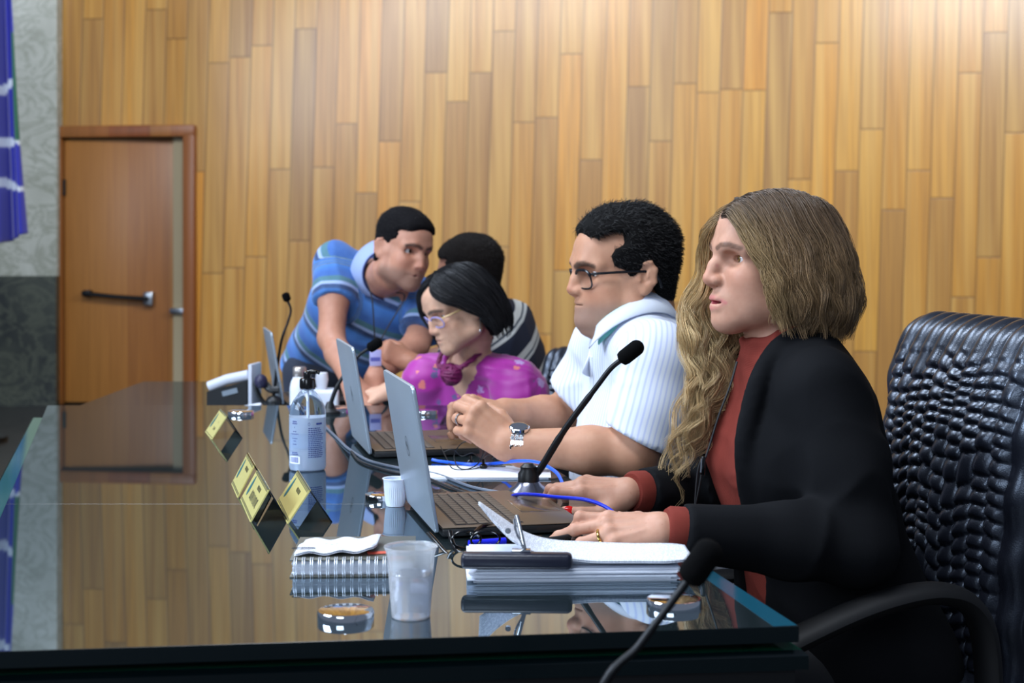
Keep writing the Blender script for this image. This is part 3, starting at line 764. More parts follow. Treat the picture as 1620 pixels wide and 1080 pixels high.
far = catmull([P(759, 793, 2.16), P(795, 818, 2.155), P(830, 840, 2.15), P(870, 852, 2.145), P(930, 856, 2.14), P(1010, 859, 2.14), P(1060, 860, 2.14), P(1083, 867, 2.13)], 6)
near[:, 2] = np.maximum(near[:, 2], TZ + .0275); far[:, 2] = np.maximum(far[:, 2], TZ + .0275)
rows = [[near[k] * (1 - f) + far[k] * f - p0 + V(0, 0, .003 * math.sin(PI * f) * math.sin(k * .25)) for k in range(len(near))] for f in np.linspace(0, 1, 9)]
for dz in (0, .0022):
    mb = MB(); mb.quad_strip([[q - V(0, 0, dz) for q in row] for row in rows]); o = mb.build('sheet', M_PRINT, cs, recalc=False); o.modifiers.new('s', 'SOLIDIFY').thickness = .0007

# papers beside the man in the white shirt
pp = thing('loose_papers', 'loose white sheets on the glass under the tangled earphones', 'paper', T(770, 752))
mb = MB()
for k, (dx, dy, an) in enumerate(((0, 0, .02), (-.004, .006, .06), (.006, .002, -.01))):
    rw = [[rotz(an) @ q + V(dx, dy, 0) for q in row] for row in sheet_rows(-.128, .118, -.05, .10, lambda u, v: .0012 + k * .0014 + .006 * max(0, u - .75) ** 2)]
    mb.quad_strip(rw); mb.quad_strip([[q - V(0, 0, .0009) for q in row] for row in rw]); mb.add(list(rw[0]) + [q - V(0, 0, .0009) for q in rw[0]], [(i, i+1, 25+i+1, 25+i) for i in range(24)])
mb.build('sheets', M_PAPER, pp, recalc=False)

# ---- cables
M_BLUE = mat('blue_cable', srgb(24, 96, 236), .35); M_BLUE2 = mat('deep_blue_cable', srgb(18, 48, 226), .35); M_GREYC = mat('grey_cable', srgb(96, 104, 118), .4)
def cable(label, pts, r, m, name='cable', cat='cable', group=None, n=8):
    pts = [np.asarray(p, float) for p in pts]; b = pts[0].copy(); b[2] = TZ
    mb = MB(); mb.tube(catmull(pts, 10), r, n); return mb.top(name, m, label, cat, group)
dz = lambda p, h: p + V(0, 0, h)
cable('bright blue network cable running from the grey laptop past the silver watch', [P(684, 727, 3.12), P(700, 730, 3.10), P(740, 734, 3.04), P(780, 733, 3.02), P(820, 729, 2.93), P(850, 731, 2.86), P(872, 741, 2.80), P(884, 752, 2.74), P(893, 772, 2.66)], .0032, M_BLUE, 'network_cable')
cable('deep blue network cable arching over the palm rest by the red fingernail', [P(792, 793, 2.66), P(815, 783, 2.60), P(842, 782, 2.53), P(880, 786, 2.48), P(925, 790, 2.44), P(955, 800, 2.42), P(978, 816, 2.40), P(994, 826, 2.385)], .0031, M_BLUE2, 'network_cable')
cable('grey cable curving from the sanitizer bottle around the grey laptop', [dz(T(514, 676), .003), dz(T(535, 696), .003), dz(T(552, 712), .003), dz(T(585, 731), .003), dz(T(640, 744), .003), dz(T(690, 752), .003), dz(T(745, 772), .003), dz(T(800, 783), .003)], .0028, M_GREYC, 'power_cable')
cable('black cable lying along the table beside the grey laptop', [dz(T(556, 716), .003), dz(T(572, 733), .003), dz(T(620, 748), .003), dz(T(668, 756), .003), dz(T(720, 776), .003), dz(T(770, 793), .003), dz(T(806, 795), .003)], .0026, M_RUB, 'power_cable')
cable('black cord lying under the ring hand beside the printed sheets', [dz(T(838, 856), .006), dz(T(858, 858), .005), dz(T(890, 856), .006), dz(T(935, 850), .012), dz(T(960, 850), .012), dz(T(990, 857), .006), dz(T(1040, 860), .005), dz(T(1072, 866), .004)], .0035, M_RUB, 'charger_cord')
# earphones tangled on the loose papers
ep = thing('earphones', 'tangled black earphones lying on the loose papers by the watch', 'earphones', T(745, 742))
b = np.array([*ep.location]); mb = MB(); rnn = random.Random(11)
pts = []
for (x, y, h) in ((697, 706, .02), (708, 728, .006), (716, 741, .005), (735, 743, .005), (755, 735, .012), (764, 716, .035), (752, 702, .05), (733, 702, .05), (721, 714, .03), (719, 728, .012), (728, 741, .006), (748, 742, .006), (766, 738, .006), (800, 738, .006)): pts.append(dz(T(x, y + h * 740), h) - b)
mb.tube(catmull(pts, 8), .0011, 6)
pts = [dz(T(x, y + h * 740), h) - b for (x, y, h) in ((702, 716, .03), (716, 712, .035), (730, 722, .02), (748, 718, .035), (762, 728, .02), (770, 722, .02), (784, 719, .012), (778, 727, .008))]
mb.tube(catmull(pts, 8), .0011, 6)
pts = [dz(T(x, y), h) - b for (x, y, h) in ((765, 742, .006), (762, 735, .012), (768, 728, .02), (756, 718, .03), (738, 712, .03))]
mb.tube(catmull(pts, 8), .0011, 6); mb.build('wire', M_RUB, ep)
for (x, y) in ((765, 744), (744, 738)):
    q = dz(T(x, y), .008) - b; mb = MB(); mb.ball(q, (.008, .006, .006)); mb.tube([q, q + V(.0, .01, .012)], .003, 8); mb.build('earbud', M_BLKG, ep)

# ---- eyeglasses folded in front of the near laptop, and a pen
eg = thing('eyeglasses', 'black framed eyeglasses lying folded between the near laptop and the binder', 'glasses', T(735, 872))
b = np.array([*eg.location]); mb = MB()
for pts in ([P(678, 843, 2.26), P(690, 856, 2.24), P(706, 874, 2.21), P(716, 881, 2.19), P(728, 882, 2.18)], [P(711, 840, 2.27), P(716, 858, 2.25), P(726, 872, 2.22), P(745, 873, 2.21), P(785, 866, 2.2), P(792, 864, 2.2)]):
    m2 = MB(); m2.tube([q - b for q in catmull(pts, 8)], np.linspace(.0042, .0026, 8 * (len(pts) - 1) + 1), 8, flat=.6); m2.build('temple', M_BLKG, eg)
for cx in (738, 768):
    c = T(cx, 868) - b + V(0, 0, .014); m2 = MB()
    m2.tube([c + V(.021 * math.cos(q), .006 * math.cos(q), .013 * math.sin(q)) for q in np.linspace(0, 2 * PI, 28, endpoint=False)], .0018, 8, closed=True); m2.build('rim', M_BLKG, eg)
m2 = MB(); m2.tube([T(748, 868) - b + V(0, 0, .018), T(753, 868) - b + V(0, 0, .021), T(758, 868) - b + V(0, 0, .018)], .0017, 8); m2.build('bridge', M_CHROME, eg)
pn = thing('pen', 'blue pen lying between the eyeglasses and the near laptop', 'pen', T(762, 866))
mb = MB(); mb.tube([(-.019, 0, .006), (.035, .02, .006)], .0052, 12); mb.build('cap', mat('blue_pen', srgb(30, 40, 226), .3), pn)
mb = MB(); mb.tube([(.035, .02, .006), (.09, .042, .006)], .0045, 12); mb.build('barrel', M_BLKG, pn)
# cables behind the binder
cable('thin black charger plug cord behind the eyeglasses', [dz(T(736, 852), .012), dz(T(748, 858), .014), dz(T(765, 850), .018), dz(T(790, 848), .012), dz(T(830, 856), .006)], .003, M_BLKG, 'charger_cord')

# ---- things on the lower table behind
Yb = 4.62
def Q(px, Y=Yb): q = P(px, 0, Y); q[2] = z2; return q
M_LGT = mat('pale_grey_plastic', srgb(196, 200, 212), .4)
dp = thing('desk_telephone', 'black and white desk telephone standing at the far end behind the long table', 'telephone', Q(372, 4.75), math.radians(-8))
mb = MB(); mb.prism([(-.075, 0), (.055, 0), (.055, .085), (-.075, .05)], -.05, .05, R=rotx(PI / 2), c=(0, 0, 0)); mb.build('body', M_BLK, dp)
mb = MB(); mb.tube([(-.078, -.02, .062), (-.02, -.02, .085), (.05, -.02, .100)], .013, 12, flat=1.3); mb.build('handset', M_LGT, dp, 'pale grey handset')
mb = MB(); mb.box((.064, 0, .068), (.012, .10, .136), bevel=.003); mb.build('side_panel', M_LGT, dp)
mb = MB(); mb.box((-.0, -.0515, .050), (.05, .002, .016), R=roty(-.25)); mb.build('display', mat('lcd', srgb(120, 130, 140), .3), dp)
nk = thing('paper_pad', 'folded white papers lying before the desk telephone', 'paper', Q(382, 4.50), math.radians(6))
mb = MB(); mb.box((0, 0, .012), (.115, .12, .022), R=roty(-.16), bevel=.004); mb.box((.015, .01, .006), (.10, .1, .01), bevel=.002); mb.build('sheets', M_PAPER, nk)
wb = thing('water_bottle', 'white metal water bottle with a silver cap beside the dark grey laptop', 'bottle', Q(474, 4.60))
k = 4.6 / FPX
mb = MB(); mb.lathe([(14 * k, 0), (15.5 * k, 1 * k), (15.5 * k, 38 * k), (13.5 * k, 48 * k), (10 * k, 55 * k), (9.5 * k, 56 * k)], 32); mb.build('bottle_body', M_CUPW, wb)
mb = MB(); mb.lathe([(9.8 * k, 55 * k), (10.5 * k, 56 * k), (10.5 * k, 69 * k), (9 * k, 71 * k), (0, 71.5 * k)], 32); mb.build('cap', mat('silver_cap', srgb(196, 186, 180), .3, .8), wb, 'silver cap')
bx = thing('tissue_box', 'low white box lying between the white bottle and the grey laptop', 'box', Q(512, 4.66), math.radians(5))
mb = MB(); mb.box((0, 0, .032), (.095, .09, .064), bevel=.012, seg=3); mb.build('box_body', M_CUPW, bx); mb = MB(); mb.lathe([(.014, 0), (.02, .03), (.017, .05)], 20, (-.005, -.01, .064)); mb.build('tissue', M_PAPER, bx)
hs = thing('headset', 'dark bundled headset lying between the telephone and the dark grey laptop', 'headset', Q(418, 4.68))
mb = MB(); mb.tube(catmull([(-.02, 0, .095), (-.028, .01, .07), (-.015, .02, .03), (.01, .02, .008), (.035, 0, .008), (.05, -.01, .02)], 6), .008, 8)
mb.tube(catmull([(-.018, .0, .09), (.0, .01, .075), (.02, .0, .06), (.045, 0, .058)], 6), .012, 8); mb.build('band', M_BLK, hs)
mb = MB(); mb.ball((-.01, 0, .085), (.02, .024, .022)); mb.build('ear_cushion', mat('violet_black', srgb(34, 30, 62), .5), hs)
mb = MB(); mb.ball((.03, 0, .022), (.026, .024, .02)); mb.build('ear_cushion', M_BLK, hs)
# ================================================================ chairs
def leather_mat():
    t = NT('black_leather'); co = t.coords()
    vor = t.n('ShaderNodeTexVoronoi'); t.l(co, vor.inputs['Vector']); vor.inputs['Scale'].default_value = 420
    t.set(Base_Color=srgb(20, 22, 30), Roughness=t.maprange(t.noise(co, 30, 3), .3, .7, .26, .36))
    t.b.inputs['Specular IOR Level'].default_value = 1.0; t.b.inputs['Specular Tint'].default_value = (.72, .82, 1, 1)
    t.bump(vor.outputs['Distance'], .25, .0006); return t.m
M_LEATH = leather_mat()
def vnoise(p, seed=0):
    """smooth value noise on (n,3) points"""
    p = np.asarray(p, np.float64); i = np.floor(p).astype(np.int64); f = p - i; f = f * f * (3 - 2 * f); out = 0
    def h(a, b, c):
        n = (a * 374761393 + b * 668265263 + c * 2147483647 + seed * 974634777) & 0xFFFFFFFF
        n = ((n ^ (n >> 13)) * 1274126177) & 0xFFFFFFFF
        return ((n ^ (n >> 16)) & 0xFFFF) / 65535.0
    for dx in (0, 1):
        for dy in (0, 1):
            for dz_ in (0, 1):
                w = (f[..., 0] if dx else 1 - f[..., 0]) * (f[..., 1] if dy else 1 - f[..., 1]) * (f[..., 2] if dz_ else 1 - f[..., 2])
                out = out + w * h(i[..., 0] + dx, i[..., 1] + dy, i[..., 2] + dz_)
    return out
M_ARM = mat('armrest_plastic', srgb(9, 9, 11), .6, **{'Specular IOR Level': .3})
def make_chair(label, loc, az, tall=True, nu=300, ns=420):
    """local frame: the sitter faces -X; back along +X"""
    r = thing('office_chair', label, 'chair', loc, az, 'black leather office chairs')
    # backrest: a pad swept along a profile (front face up, over the top, down the back)
    Wb = .505; zt_, zb_ = 1.075, .47; lean = .13; th = .085; rc = .045
    fr = []                                                         # (x, z, nx, nz)
    prof = [(0.0, zb_), (-.02, .56), (-.022, .70), (-.010, .86), (.008, .98), (.024, 1.030), (.042, 1.058), (.074, zt_), (.108, 1.068), (.132, 1.045), (.142, 1.0), (.128, .86), (.108, .70), (.098, .56), (.09, zb_)]
    c = catmull([V(x, 0, z) for x, z in prof], 40)
    L = np.r_[0, np.cumsum(np.linalg.norm(np.diff(c, axis=0), axis=1))]
    s = np.linspace(0, L[-1], ns); cx = np.interp(s, L, c[:, 0]); cz = np.interp(s, L, c[:, 2])
    tx, tz = np.gradient(cx), np.gradient(cz); nrm = np.hypot(tx, tz); nx, nz = -tz / nrm, tx / nrm
    s_top = s[np.argmax(cz)]
    u = np.linspace(0, 1, nu)
    S, U = np.meshgrid(s, u, indexing='ij')
    nch = 12.0
    Uw = U + .003 * np.sin(S * 9 + 1.3) * np.sin(PI * U)
    ch = np.abs(np.sin(PI * Uw * nch)) ** .45
    chi = np.floor(Uw * nch)
    # gathered wrinkles across the channels on the front face only
    frontf = np.clip((s_top - .075 - S) / .05, 0, 1); lowf = np.clip(S / .05, 0, 1)
    pn = np.stack([chi * .83, S * 12 + chi * .37, chi * 0 + 3.3], -1)
    ph = S / .0250 + 2.2 * vnoise(pn, 3) + .55 * np.sin(chi * 2.4) + 1.6 * vnoise(np.stack([U * 5, S * 7, U * 0], -1), 8)
    saw = (ph % 1.0); wr = np.sin(PI * saw ** .62) ** .8
    amp = .006 + .005 * vnoise(np.stack([U * 9, S * 14, U * 0 + 1.7], -1), 5)
    ef = np.clip(np.minimum(U, 1 - U) / .06, 0, 1)
    side = np.clip((np.minimum(U, 1 - U) - .075) / .03, 0, 1)
    disp = .0130 * ch * (.45 + .55 * side) + frontf * lowf * side * amp * (wr - .45) + frontf * (1 - side) * .004 * np.sin(S * 60 + 3 * U)
    round_ = .026 * (1 - np.sqrt(np.clip(1 - (1 - ef) ** 2, 0, 1)))
    bulge = .022 * np.sin(PI * np.clip(U, 0, 1)) * np.clip((s_top - S) / .2, 0, 1)
    off_ = disp + bulge - round_
    narrow = np.interp(cz, [.47, .6, .8, 1.0, 1.08], [.80, .87, .95, 1.0, .985])
    X = cx[:, None] + nx[:, None] * off_; Z = cz[:, None] + nz[:, None] * off_; Yy = (U - .5) * Wb * narrow[:, None]
    vs = np.stack([X, Yy, Z], -1).reshape(-1, 3)
    idx = np.arange(ns * nu).reshape(ns, nu)
    fc = np.stack([idx[:-1, :-1], idx[1:, :-1], idx[1:, 1:], idx[:-1, 1:]], -1).reshape(-1, 4)
    fc = list(map(tuple, fc))
    for e in (0, nu - 1):                                            # close the two ends and the underside
        col = idx[:, e]; h = ns // 2
        for i in range(h):
            q = (col[i], col[i + 1], col[ns - 2 - i], col[ns - 1 - i])
            if len(set(q)) == 4: fc.append(tuple(q))
    row0, row1 = idx[0], idx[-1]
    for k in range(nu - 1): fc.append((row0[k], row0[k+1], row1[k+1], row1[k]))
    me = np_mesh('backrest', vs, np.array(fc), True)
    link_mesh('backrest', me, M_LEATH, r)
    mb = MB(); mb.box((.121, 0, .72), (.03, .40, .46), R=roty(.10), bevel=.014, seg=3); mb.build('back_shell', M_BLK, r)
    mb = MB(); mb.box((-.22, 0, .455), (.52, .52, .10), bevel=.045, seg=4); mb.build('seat', M_LEATH, r)
    mb = MB(); mb.box((-.2, 0, .39), (.3, .3, .04), bevel=.01); mb.box((.10, 0, .46), (.22, .08, .02), R=roty(-.5), bevel=.004); mb.build('seat_mount', M_BLK, r)
    for sy in (-1, 1):
        y = sy * .285
        pts = catmull([V(-.44, y, .47), V(-.500, y, .550), V(-.475, y, .600), V(-.39, y, .640), V(-.29, y, .672), V(-.20, y, .683), V(-.140, y, .662), V(-.112, y, .60), V(-.11, y, .48), V(-.13, y * .9, .41), V(-.18, y * .6, .385)], 8)
        mb = MB(); mb.tube(pts, .031, 14, flat=.55, up=(1, 0, 0)); mb.build('armrest', M_ARM, r)
    mb = MB(); mb.lathe([(.028, .08), (.028, .25), (.02, .25), (.02, .38)], 24, (-.2, 0, 0)); mb.build('gas_lift', M_BLKG, r)
    mb = MB()
    for k in range(5):
        a = 2 * PI * k / 5 + .3; e = V(math.cos(a) * .29 - .2, math.sin(a) * .29, .06)
        mb.tube([V(-.2, 0, .10), (V(-.2, 0, .10) + e) / 2 + V(0, 0, .008), e], [.03, .024, .016], 10)
    mb.build('star_base', M_BLK, r)
    for k in range(5):
        a = 2 * PI * k / 5 + .3; e = V(math.cos(a) * .29 - .2, math.sin(a) * .29, .03)
        mb = MB(); mb.tube([e + rotz(a) @ V(0, -.022, 0), e + rotz(a) @ V(0, .022, 0)], .03, 18); mb.tube([e + V(0, 0, .0), e + V(0, 0, .05)], .008, 8); mb.build('caster', M_BLK, r)
    return r
ch1 = make_chair('tall black pleated leather office chair behind the blonde woman', (.766, 2.63, -.014), math.radians(14))
ch2 = copy_tree(ch1); ch2['label'] = 'black leather chair behind the woman in the magenta blouse'; ch2.location = (.26, 4.72, 0); ch2.rotation_euler = (0, 0, math.radians(55)); ch2.scale = (.86, .86, .80)
ch3 = copy_tree(ch1); ch3['label'] = 'black leather office chair under the man in the white shirt, hidden behind the blonde woman'; ch3.location = (.56, 3.27, 0); ch3.scale = (.90, .90, .80); ch3.rotation_euler = (0, 0, math.radians(11))
# ================================================================ smooth solids: signed distances on a grid, skinned into one continuous surface
def axis(lo, hi, h, fine=()):
    """grid lines from lo to hi, spacing h, or finer inside the given (a, b, hf) stretches"""
    x = lo; out = [lo]
    while x < hi:
        s = h
        for a, b, hf in fine:
            if a <= x <= b: s = min(s, hf)
            else:
                gap = (a - x) if x < a else (x - b)
                s = min(s, hf + gap * .25)
        x += s; out.append(x)
    return np.array(out, np.float32)
class Field:
    def __init__(s, ax, ay, az):
        s.ax, s.ay, s.az = ax, ay, az
        s.v = np.full((len(ax), len(ay), len(az)), 1.0, np.float32)
        s.R = np.eye(3); s.t = np.zeros(3); s.sc = 1.0
    def frame(s, R=None, t=None, sc=1.0):
        s.R = np.eye(3) if R is None else np.asarray(R, float); s.t = np.zeros(3) if t is None else np.asarray(t, float); s.sc = sc; return s
    def W(s, p): return s.R @ (np.asarray(p, float) * s.sc) + s.t       # local -> world
    def region(s, lo, hi):
        sl = []
        for a, l, h in zip((s.ax, s.ay, s.az), lo, hi):
            i, j = np.searchsorted(a, l), np.searchsorted(a, h, 'right')
            if j <= i: return None
            sl.append(slice(i, j))
        return tuple(sl)
    def pts(s, sl):
        return s.ax[sl[0]][:, None, None], s.ay[sl[1]][None, :, None], s.az[sl[2]][None, None, :]
    def merge(s, sl, d, k, mode):
        v = s.v[sl]
        if mode == 'add':
            if k > 0:
                h = np.clip(.5 + .5 * (v - d) / k, 0, 1); s.v[sl] = v * (1 - h) + d * h - k * h * (1 - h)
            else: s.v[sl] = np.minimum(v, d)
        else:
            d = -d
            if k > 0:
                h = np.clip(.5 - .5 * (v - d) / k, 0, 1); s.v[sl] = v * (1 - h) + d * h + k * h * (1 - h)
            else: s.v[sl] = np.maximum(v, d)
    def ell(s, c, r, k=.01, rot=None, mode='add'):
        r = np.asarray(r, float) * s.sc; k = k * s.sc; C = s.W(c); Rm = s.R if rot is None else s.R @ rot
        m = r.max() + k + .012; sl = s.region(C - m, C + m)
        if sl is None: return s
        X, Y, Z = s.pts(sl); X = X - np.float32(C[0]); Y = Y - np.float32(C[1]); Z = Z - np.float32(C[2])
        q = [(X * np.float32(Rm[0, i]) + Y * np.float32(Rm[1, i]) + Z * np.float32(Rm[2, i])) / np.float32(r[i]) for i in range(3)]
        k0 = np.sqrt(q[0]**2 + q[1]**2 + q[2]**2); k1 = np.sqrt((q[0] / r[0])**2 + (q[1] / r[1])**2 + (q[2] / r[2])**2) + 1e-6
        s.merge(sl, (k0 * (k0 - 1) / k1).astype(np.float32), k, mode); return s
    def _capd(s, sl, A, B, ra, rb):
        X, Y, Z = s.pts(sl); d = B - A; L2 = max(float(d @ d), 1e-12)
        t = ((X - np.float32(A[0])) * np.float32(d[0]) + (Y - np.float32(A[1])) * np.float32(d[1]) + (Z - np.float32(A[2])) * np.float32(d[2])) / np.float32(L2)
        t = np.clip(t, 0, 1)
        dx = X - np.float32(A[0]) - t * np.float32(d[0]); dy = Y - np.float32(A[1]) - t * np.float32(d[1]); dz = Z - np.float32(A[2]) - t * np.float32(d[2])
        return np.sqrt(dx*dx + dy*dy + dz*dz) - (np.float32(ra) + t * np.float32(rb - ra))
    def cap(s, a, b, ra, rb, k=.01, mode='add'):
        ra, rb, k = ra * s.sc, rb * s.sc, k * s.sc; A, B = s.W(a), s.W(b); m = max(ra, rb) + k + .012
        sl = s.region(np.minimum(A, B) - m, np.maximum(A, B) + m)
        if sl is None: return s
        s.merge(sl, s._capd(sl, A, B, ra, rb), k, mode); return s
    def chain(s, pts, rad, k=.01, kin=.004, mode='add', cut=None):
        """a bent, tapering limb; kin smooths its own joints, k blends it with what is there. cut=(point, outward normal) slices it off flat"""
        P_ = [s.W(p) for p in pts]; r_ = np.asarray(rad, float) * s.sc; k *= s.sc; kin *= s.sc; m = r_.max() + k + .012
        sl = s.region(np.min(P_, 0) - m, np.max(P_, 0) + m)
        if sl is None: return s
        d = None
        for i in range(len(P_) - 1):
            e = s._capd(sl, P_[i], P_[i+1], r_[i], r_[i+1])
            if d is None: d = e
            else:
                h = np.clip(.5 + .5 * (d - e) / max(kin, 1e-6), 0, 1); d = d * (1 - h) + e * h - kin * h * (1 - h)
        for c in (cut if isinstance(cut, list) else [cut] if cut else []):
            c0, n = s.W(c[0]), s.R @ unit(c[1]); X, Y, Z = s.pts(sl)
            pl = (X - c0[0]) * n[0] + (Y - c0[1]) * n[1] + (Z - c0[2]) * n[2]; d = np.maximum(d, pl.astype(np.float32))
        s.merge(sl, d.astype(np.float32), k, mode); return s
    def loft(s, base, up, side, ts, a, b, off=None, k=.03, p=2.4, mode='add', fwd=None):
        """a trunk: at height t along up from base, half width a (along side), half depth b (along fwd), shifted forward by off"""
        base = np.asarray(base, float); up = unit(up); side = unit(np.asarray(side) - up * np.dot(side, up)); fwd = np.cross(side, up) if fwd is None else fwd
        ts = np.asarray(ts, float); L = ts[-1]; m = max(max(a), max(b)) + k + .03
        ends = np.array([base + up * ts[0], base + up * L]); sl = s.region(ends.min(0) - m, ends.max(0) + m)
        if sl is None: return s
        X, Y, Z = s.pts(sl); X = X - np.float32(base[0]); Y = Y - np.float32(base[1]); Z = Z - np.float32(base[2])
        t = X * np.float32(up[0]) + Y * np.float32(up[1]) + Z * np.float32(up[2]); u = X * np.float32(side[0]) + Y * np.float32(side[1]) + Z * np.float32(side[2]); w = X * np.float32(fwd[0]) + Y * np.float32(fwd[1]) + Z * np.float32(fwd[2])
        tc = np.clip(t, ts[0], L); shp = tc.shape; f = tc.ravel()
        tt = np.linspace(ts[0], L, 200)
        def sm(vals):   # smooth interpolation of the profile
            y = np.interp(tt, ts, vals); ker = np.hanning(21); ker /= ker.sum(); y = np.convolve(np.pad(y, 10, mode='edge'), ker, 'valid'); return np.interp(f, tt, y).reshape(shp).astype(np.float32)
        A, B = sm(a), sm(b)
        if off is not None: w = w - sm(off)
        q = ((np.abs(u) / A) ** p + (np.abs(w) / B) ** p) ** (1 / p)
        d = (q - 1) * np.minimum(A, B)
        e = np.abs(t - tc); d = np.where(e > 0, np.sqrt(np.maximum(d, 0) ** 2 + e ** 2) + np.minimum(d, 0) * 0, d)
        s.merge(sl, d.astype(np.float32), k, mode); return s
    def plane_cut(s, c, n, k=.004):
        """removes what lies on the side n points to"""
        n = unit(n); X, Y, Z = np.meshgrid(s.ax, s.ay, s.az, indexing='ij', sparse=True)
        pl = ((X - c[0]) * n[0] + (Y - c[1]) * n[1] + (Z - c[2]) * n[2]).astype(np.float32)
        h = np.clip(.5 - .5 * (s.v - pl) / k, 0, 1); s.v = (s.v * (1 - h) + pl * h + k * h * (1 - h)).astype(np.float32); return s
    def offset(s, d): s.v -= np.float32(d); return s
    def minus(s, other_v, k=.002):
        d = -other_v; h = np.clip(.5 - .5 * (s.v - d) / k, 0, 1); s.v = (s.v * (1 - h) + d * h + k * h * (1 - h)).astype(np.float32); return s
    def skin(s, keep_largest=True):
        Vv = s.v; S = Vv < 0
        S[0] = S[-1] = False; S[:, 0] = S[:, -1] = False; S[:, :, 0] = S[:, :, -1] = False
        c = np.zeros(tuple(n - 1 for n in S.shape), np.uint8)
        for i in (0, 1):
            for j in (0, 1):
                for k in (0, 1): c += S[i:S.shape[0]-1+i, j:S.shape[1]-1+j, k:S.shape[2]-1+k]
        act = (c > 0) & (c < 8); I, J, K = np.nonzero(act)
        num = np.full(act.shape, -1, np.int32); num[I, J, K] = np.arange(len(I))
        acc = np.zeros((len(I), 3)); cnt = np.zeros(len(I))
        corner = [(i, j, k) for i in (0, 1) for j in (0, 1) for k in (0, 1)]
        val = {q: Vv[I + q[0], J + q[1], K + q[2]] for q in corner}; sg = {q: S[I + q[0], J + q[1], K + q[2]] for q in corner}
        for a in corner:
            for ax_ in range(3):
                if a[ax_]: continue
                b = list(a); b[ax_] = 1; b = tuple(b)
                m = sg[a] != sg[b]
                if not m.any(): continue
                t = np.where(m, val[a] / np.where(np.abs(val[a] - val[b]) < 1e-9, 1e-9, val[a] - val[b]), 0); t = np.clip(t, 0, 1)
                p = []
                for d, arr, ix in ((0, s.ax, I), (1, s.ay, J), (2, s.az, K)):
                    lo = arr[ix + a[d]]; hi = arr[ix + b[d]]; p.append(lo + (hi - lo) * t)
                acc += np.where(m[:, None], np.stack(p, -1), 0); cnt += m
        verts = acc / np.maximum(cnt, 1)[:, None]
        quads = []
        for ax_ in range(3):
            sl0 = [slice(None)] * 3; sl1 = [slice(None)] * 3; sl0[ax_] = slice(0, -1); sl1[ax_] = slice(1, None)
            d = S[tuple(sl0)] != S[tuple(sl1)]
            i, j, k = np.nonzero(d); idx = [i, j, k]; o1, o2 = [q for q in range(3) if q != ax_]
            ok = (idx[o1] > 0) & (idx[o2] > 0) & (idx[o1] < S.shape[o1] - 1) & (idx[o2] < S.shape[o2] - 1)
            idx = [q[ok] for q in idx]; ins = S[tuple(idx)]
            cells = []
            for (e1, e2) in ((0, 0), (1, 0), (1, 1), (0, 1)):
                q = [x.copy() for x in idx]; q[o1] = q[o1] - e1; q[o2] = q[o2] - e2; cells.append(num[tuple(q)])
            q = np.stack(cells, -1); flip = ins if ax_ != 1 else ~ins
            q[~flip] = q[~flip][:, ::-1]; quads.append(q)
        F = np.concatenate(quads); F = F[(F >= 0).all(1)]
        if keep_largest:
            par = np.arange(len(verts))
            e = np.concatenate([F[:, [0, 1]], F[:, [1, 2]], F[:, [2, 3]], F[:, [3, 0]]])
            while True:
                pa, pb = par[e[:, 0]], par[e[:, 1]]; mn = np.minimum(pa, pb); new = par.copy()
                np.minimum.at(new, pa, mn); np.minimum.at(new, pb, mn); new = new[new]
                if (new == par).all(): break
                par = new
            lab, cn = np.unique(par, return_counts=True); keepl = lab[cn >= max(400, cn.max() * .02)] if keep_largest == 'big' else lab[[cn.argmax()]]
            kv = np.isin(par, keepl); mp = np.cumsum(kv) - 1; F = mp[F[kv[F].all(1)]]; verts = verts[kv]
        return verts, F
def normals(v, F):
    n = np.zeros_like(v); fn = np.cross(v[F[:, 2]] - v[F[:, 0]], v[F[:, 3]] - v[F[:, 1]])
    for i in range(4): np.add.at(n, F[:, i], fn)
    return n / np.maximum(np.linalg.norm(n, axis=1, keepdims=True), 1e-12)
def relax(v, F, it=1, w=.5, mask=None):
    for _ in range(it):
        a = np.zeros_like(v); c = np.zeros(len(v))
        for i in range(4):
            for j in ((i + 1) % 4, (i - 1) % 4): np.add.at(a, F[:, i], v[F[:, j]]); np.add.at(c, F[:, i], 1)
        m = a / np.maximum(c, 1)[:, None]
        ww = w if mask is None else w * mask[:, None]
        v = v * (1 - ww) + m * ww
    return v
def seg_dist(v, pts):
    d = np.full(len(v), 9.0)
    for a, b in zip(pts[:-1], pts[1:]):
        a, b = np.asarray(a, float), np.asarray(b, float); e = b - a; t = np.clip(((v - a) @ e) / max(e @ e, 1e-12), 0, 1)
        d = np.minimum(d, np.linalg.norm(v - a - t[:, None] * e, axis=1))
    return d
def sstep(x, a, b): t = np.clip((x - a) / (b - a), 0, 1); return t * t * (3 - 2 * t)

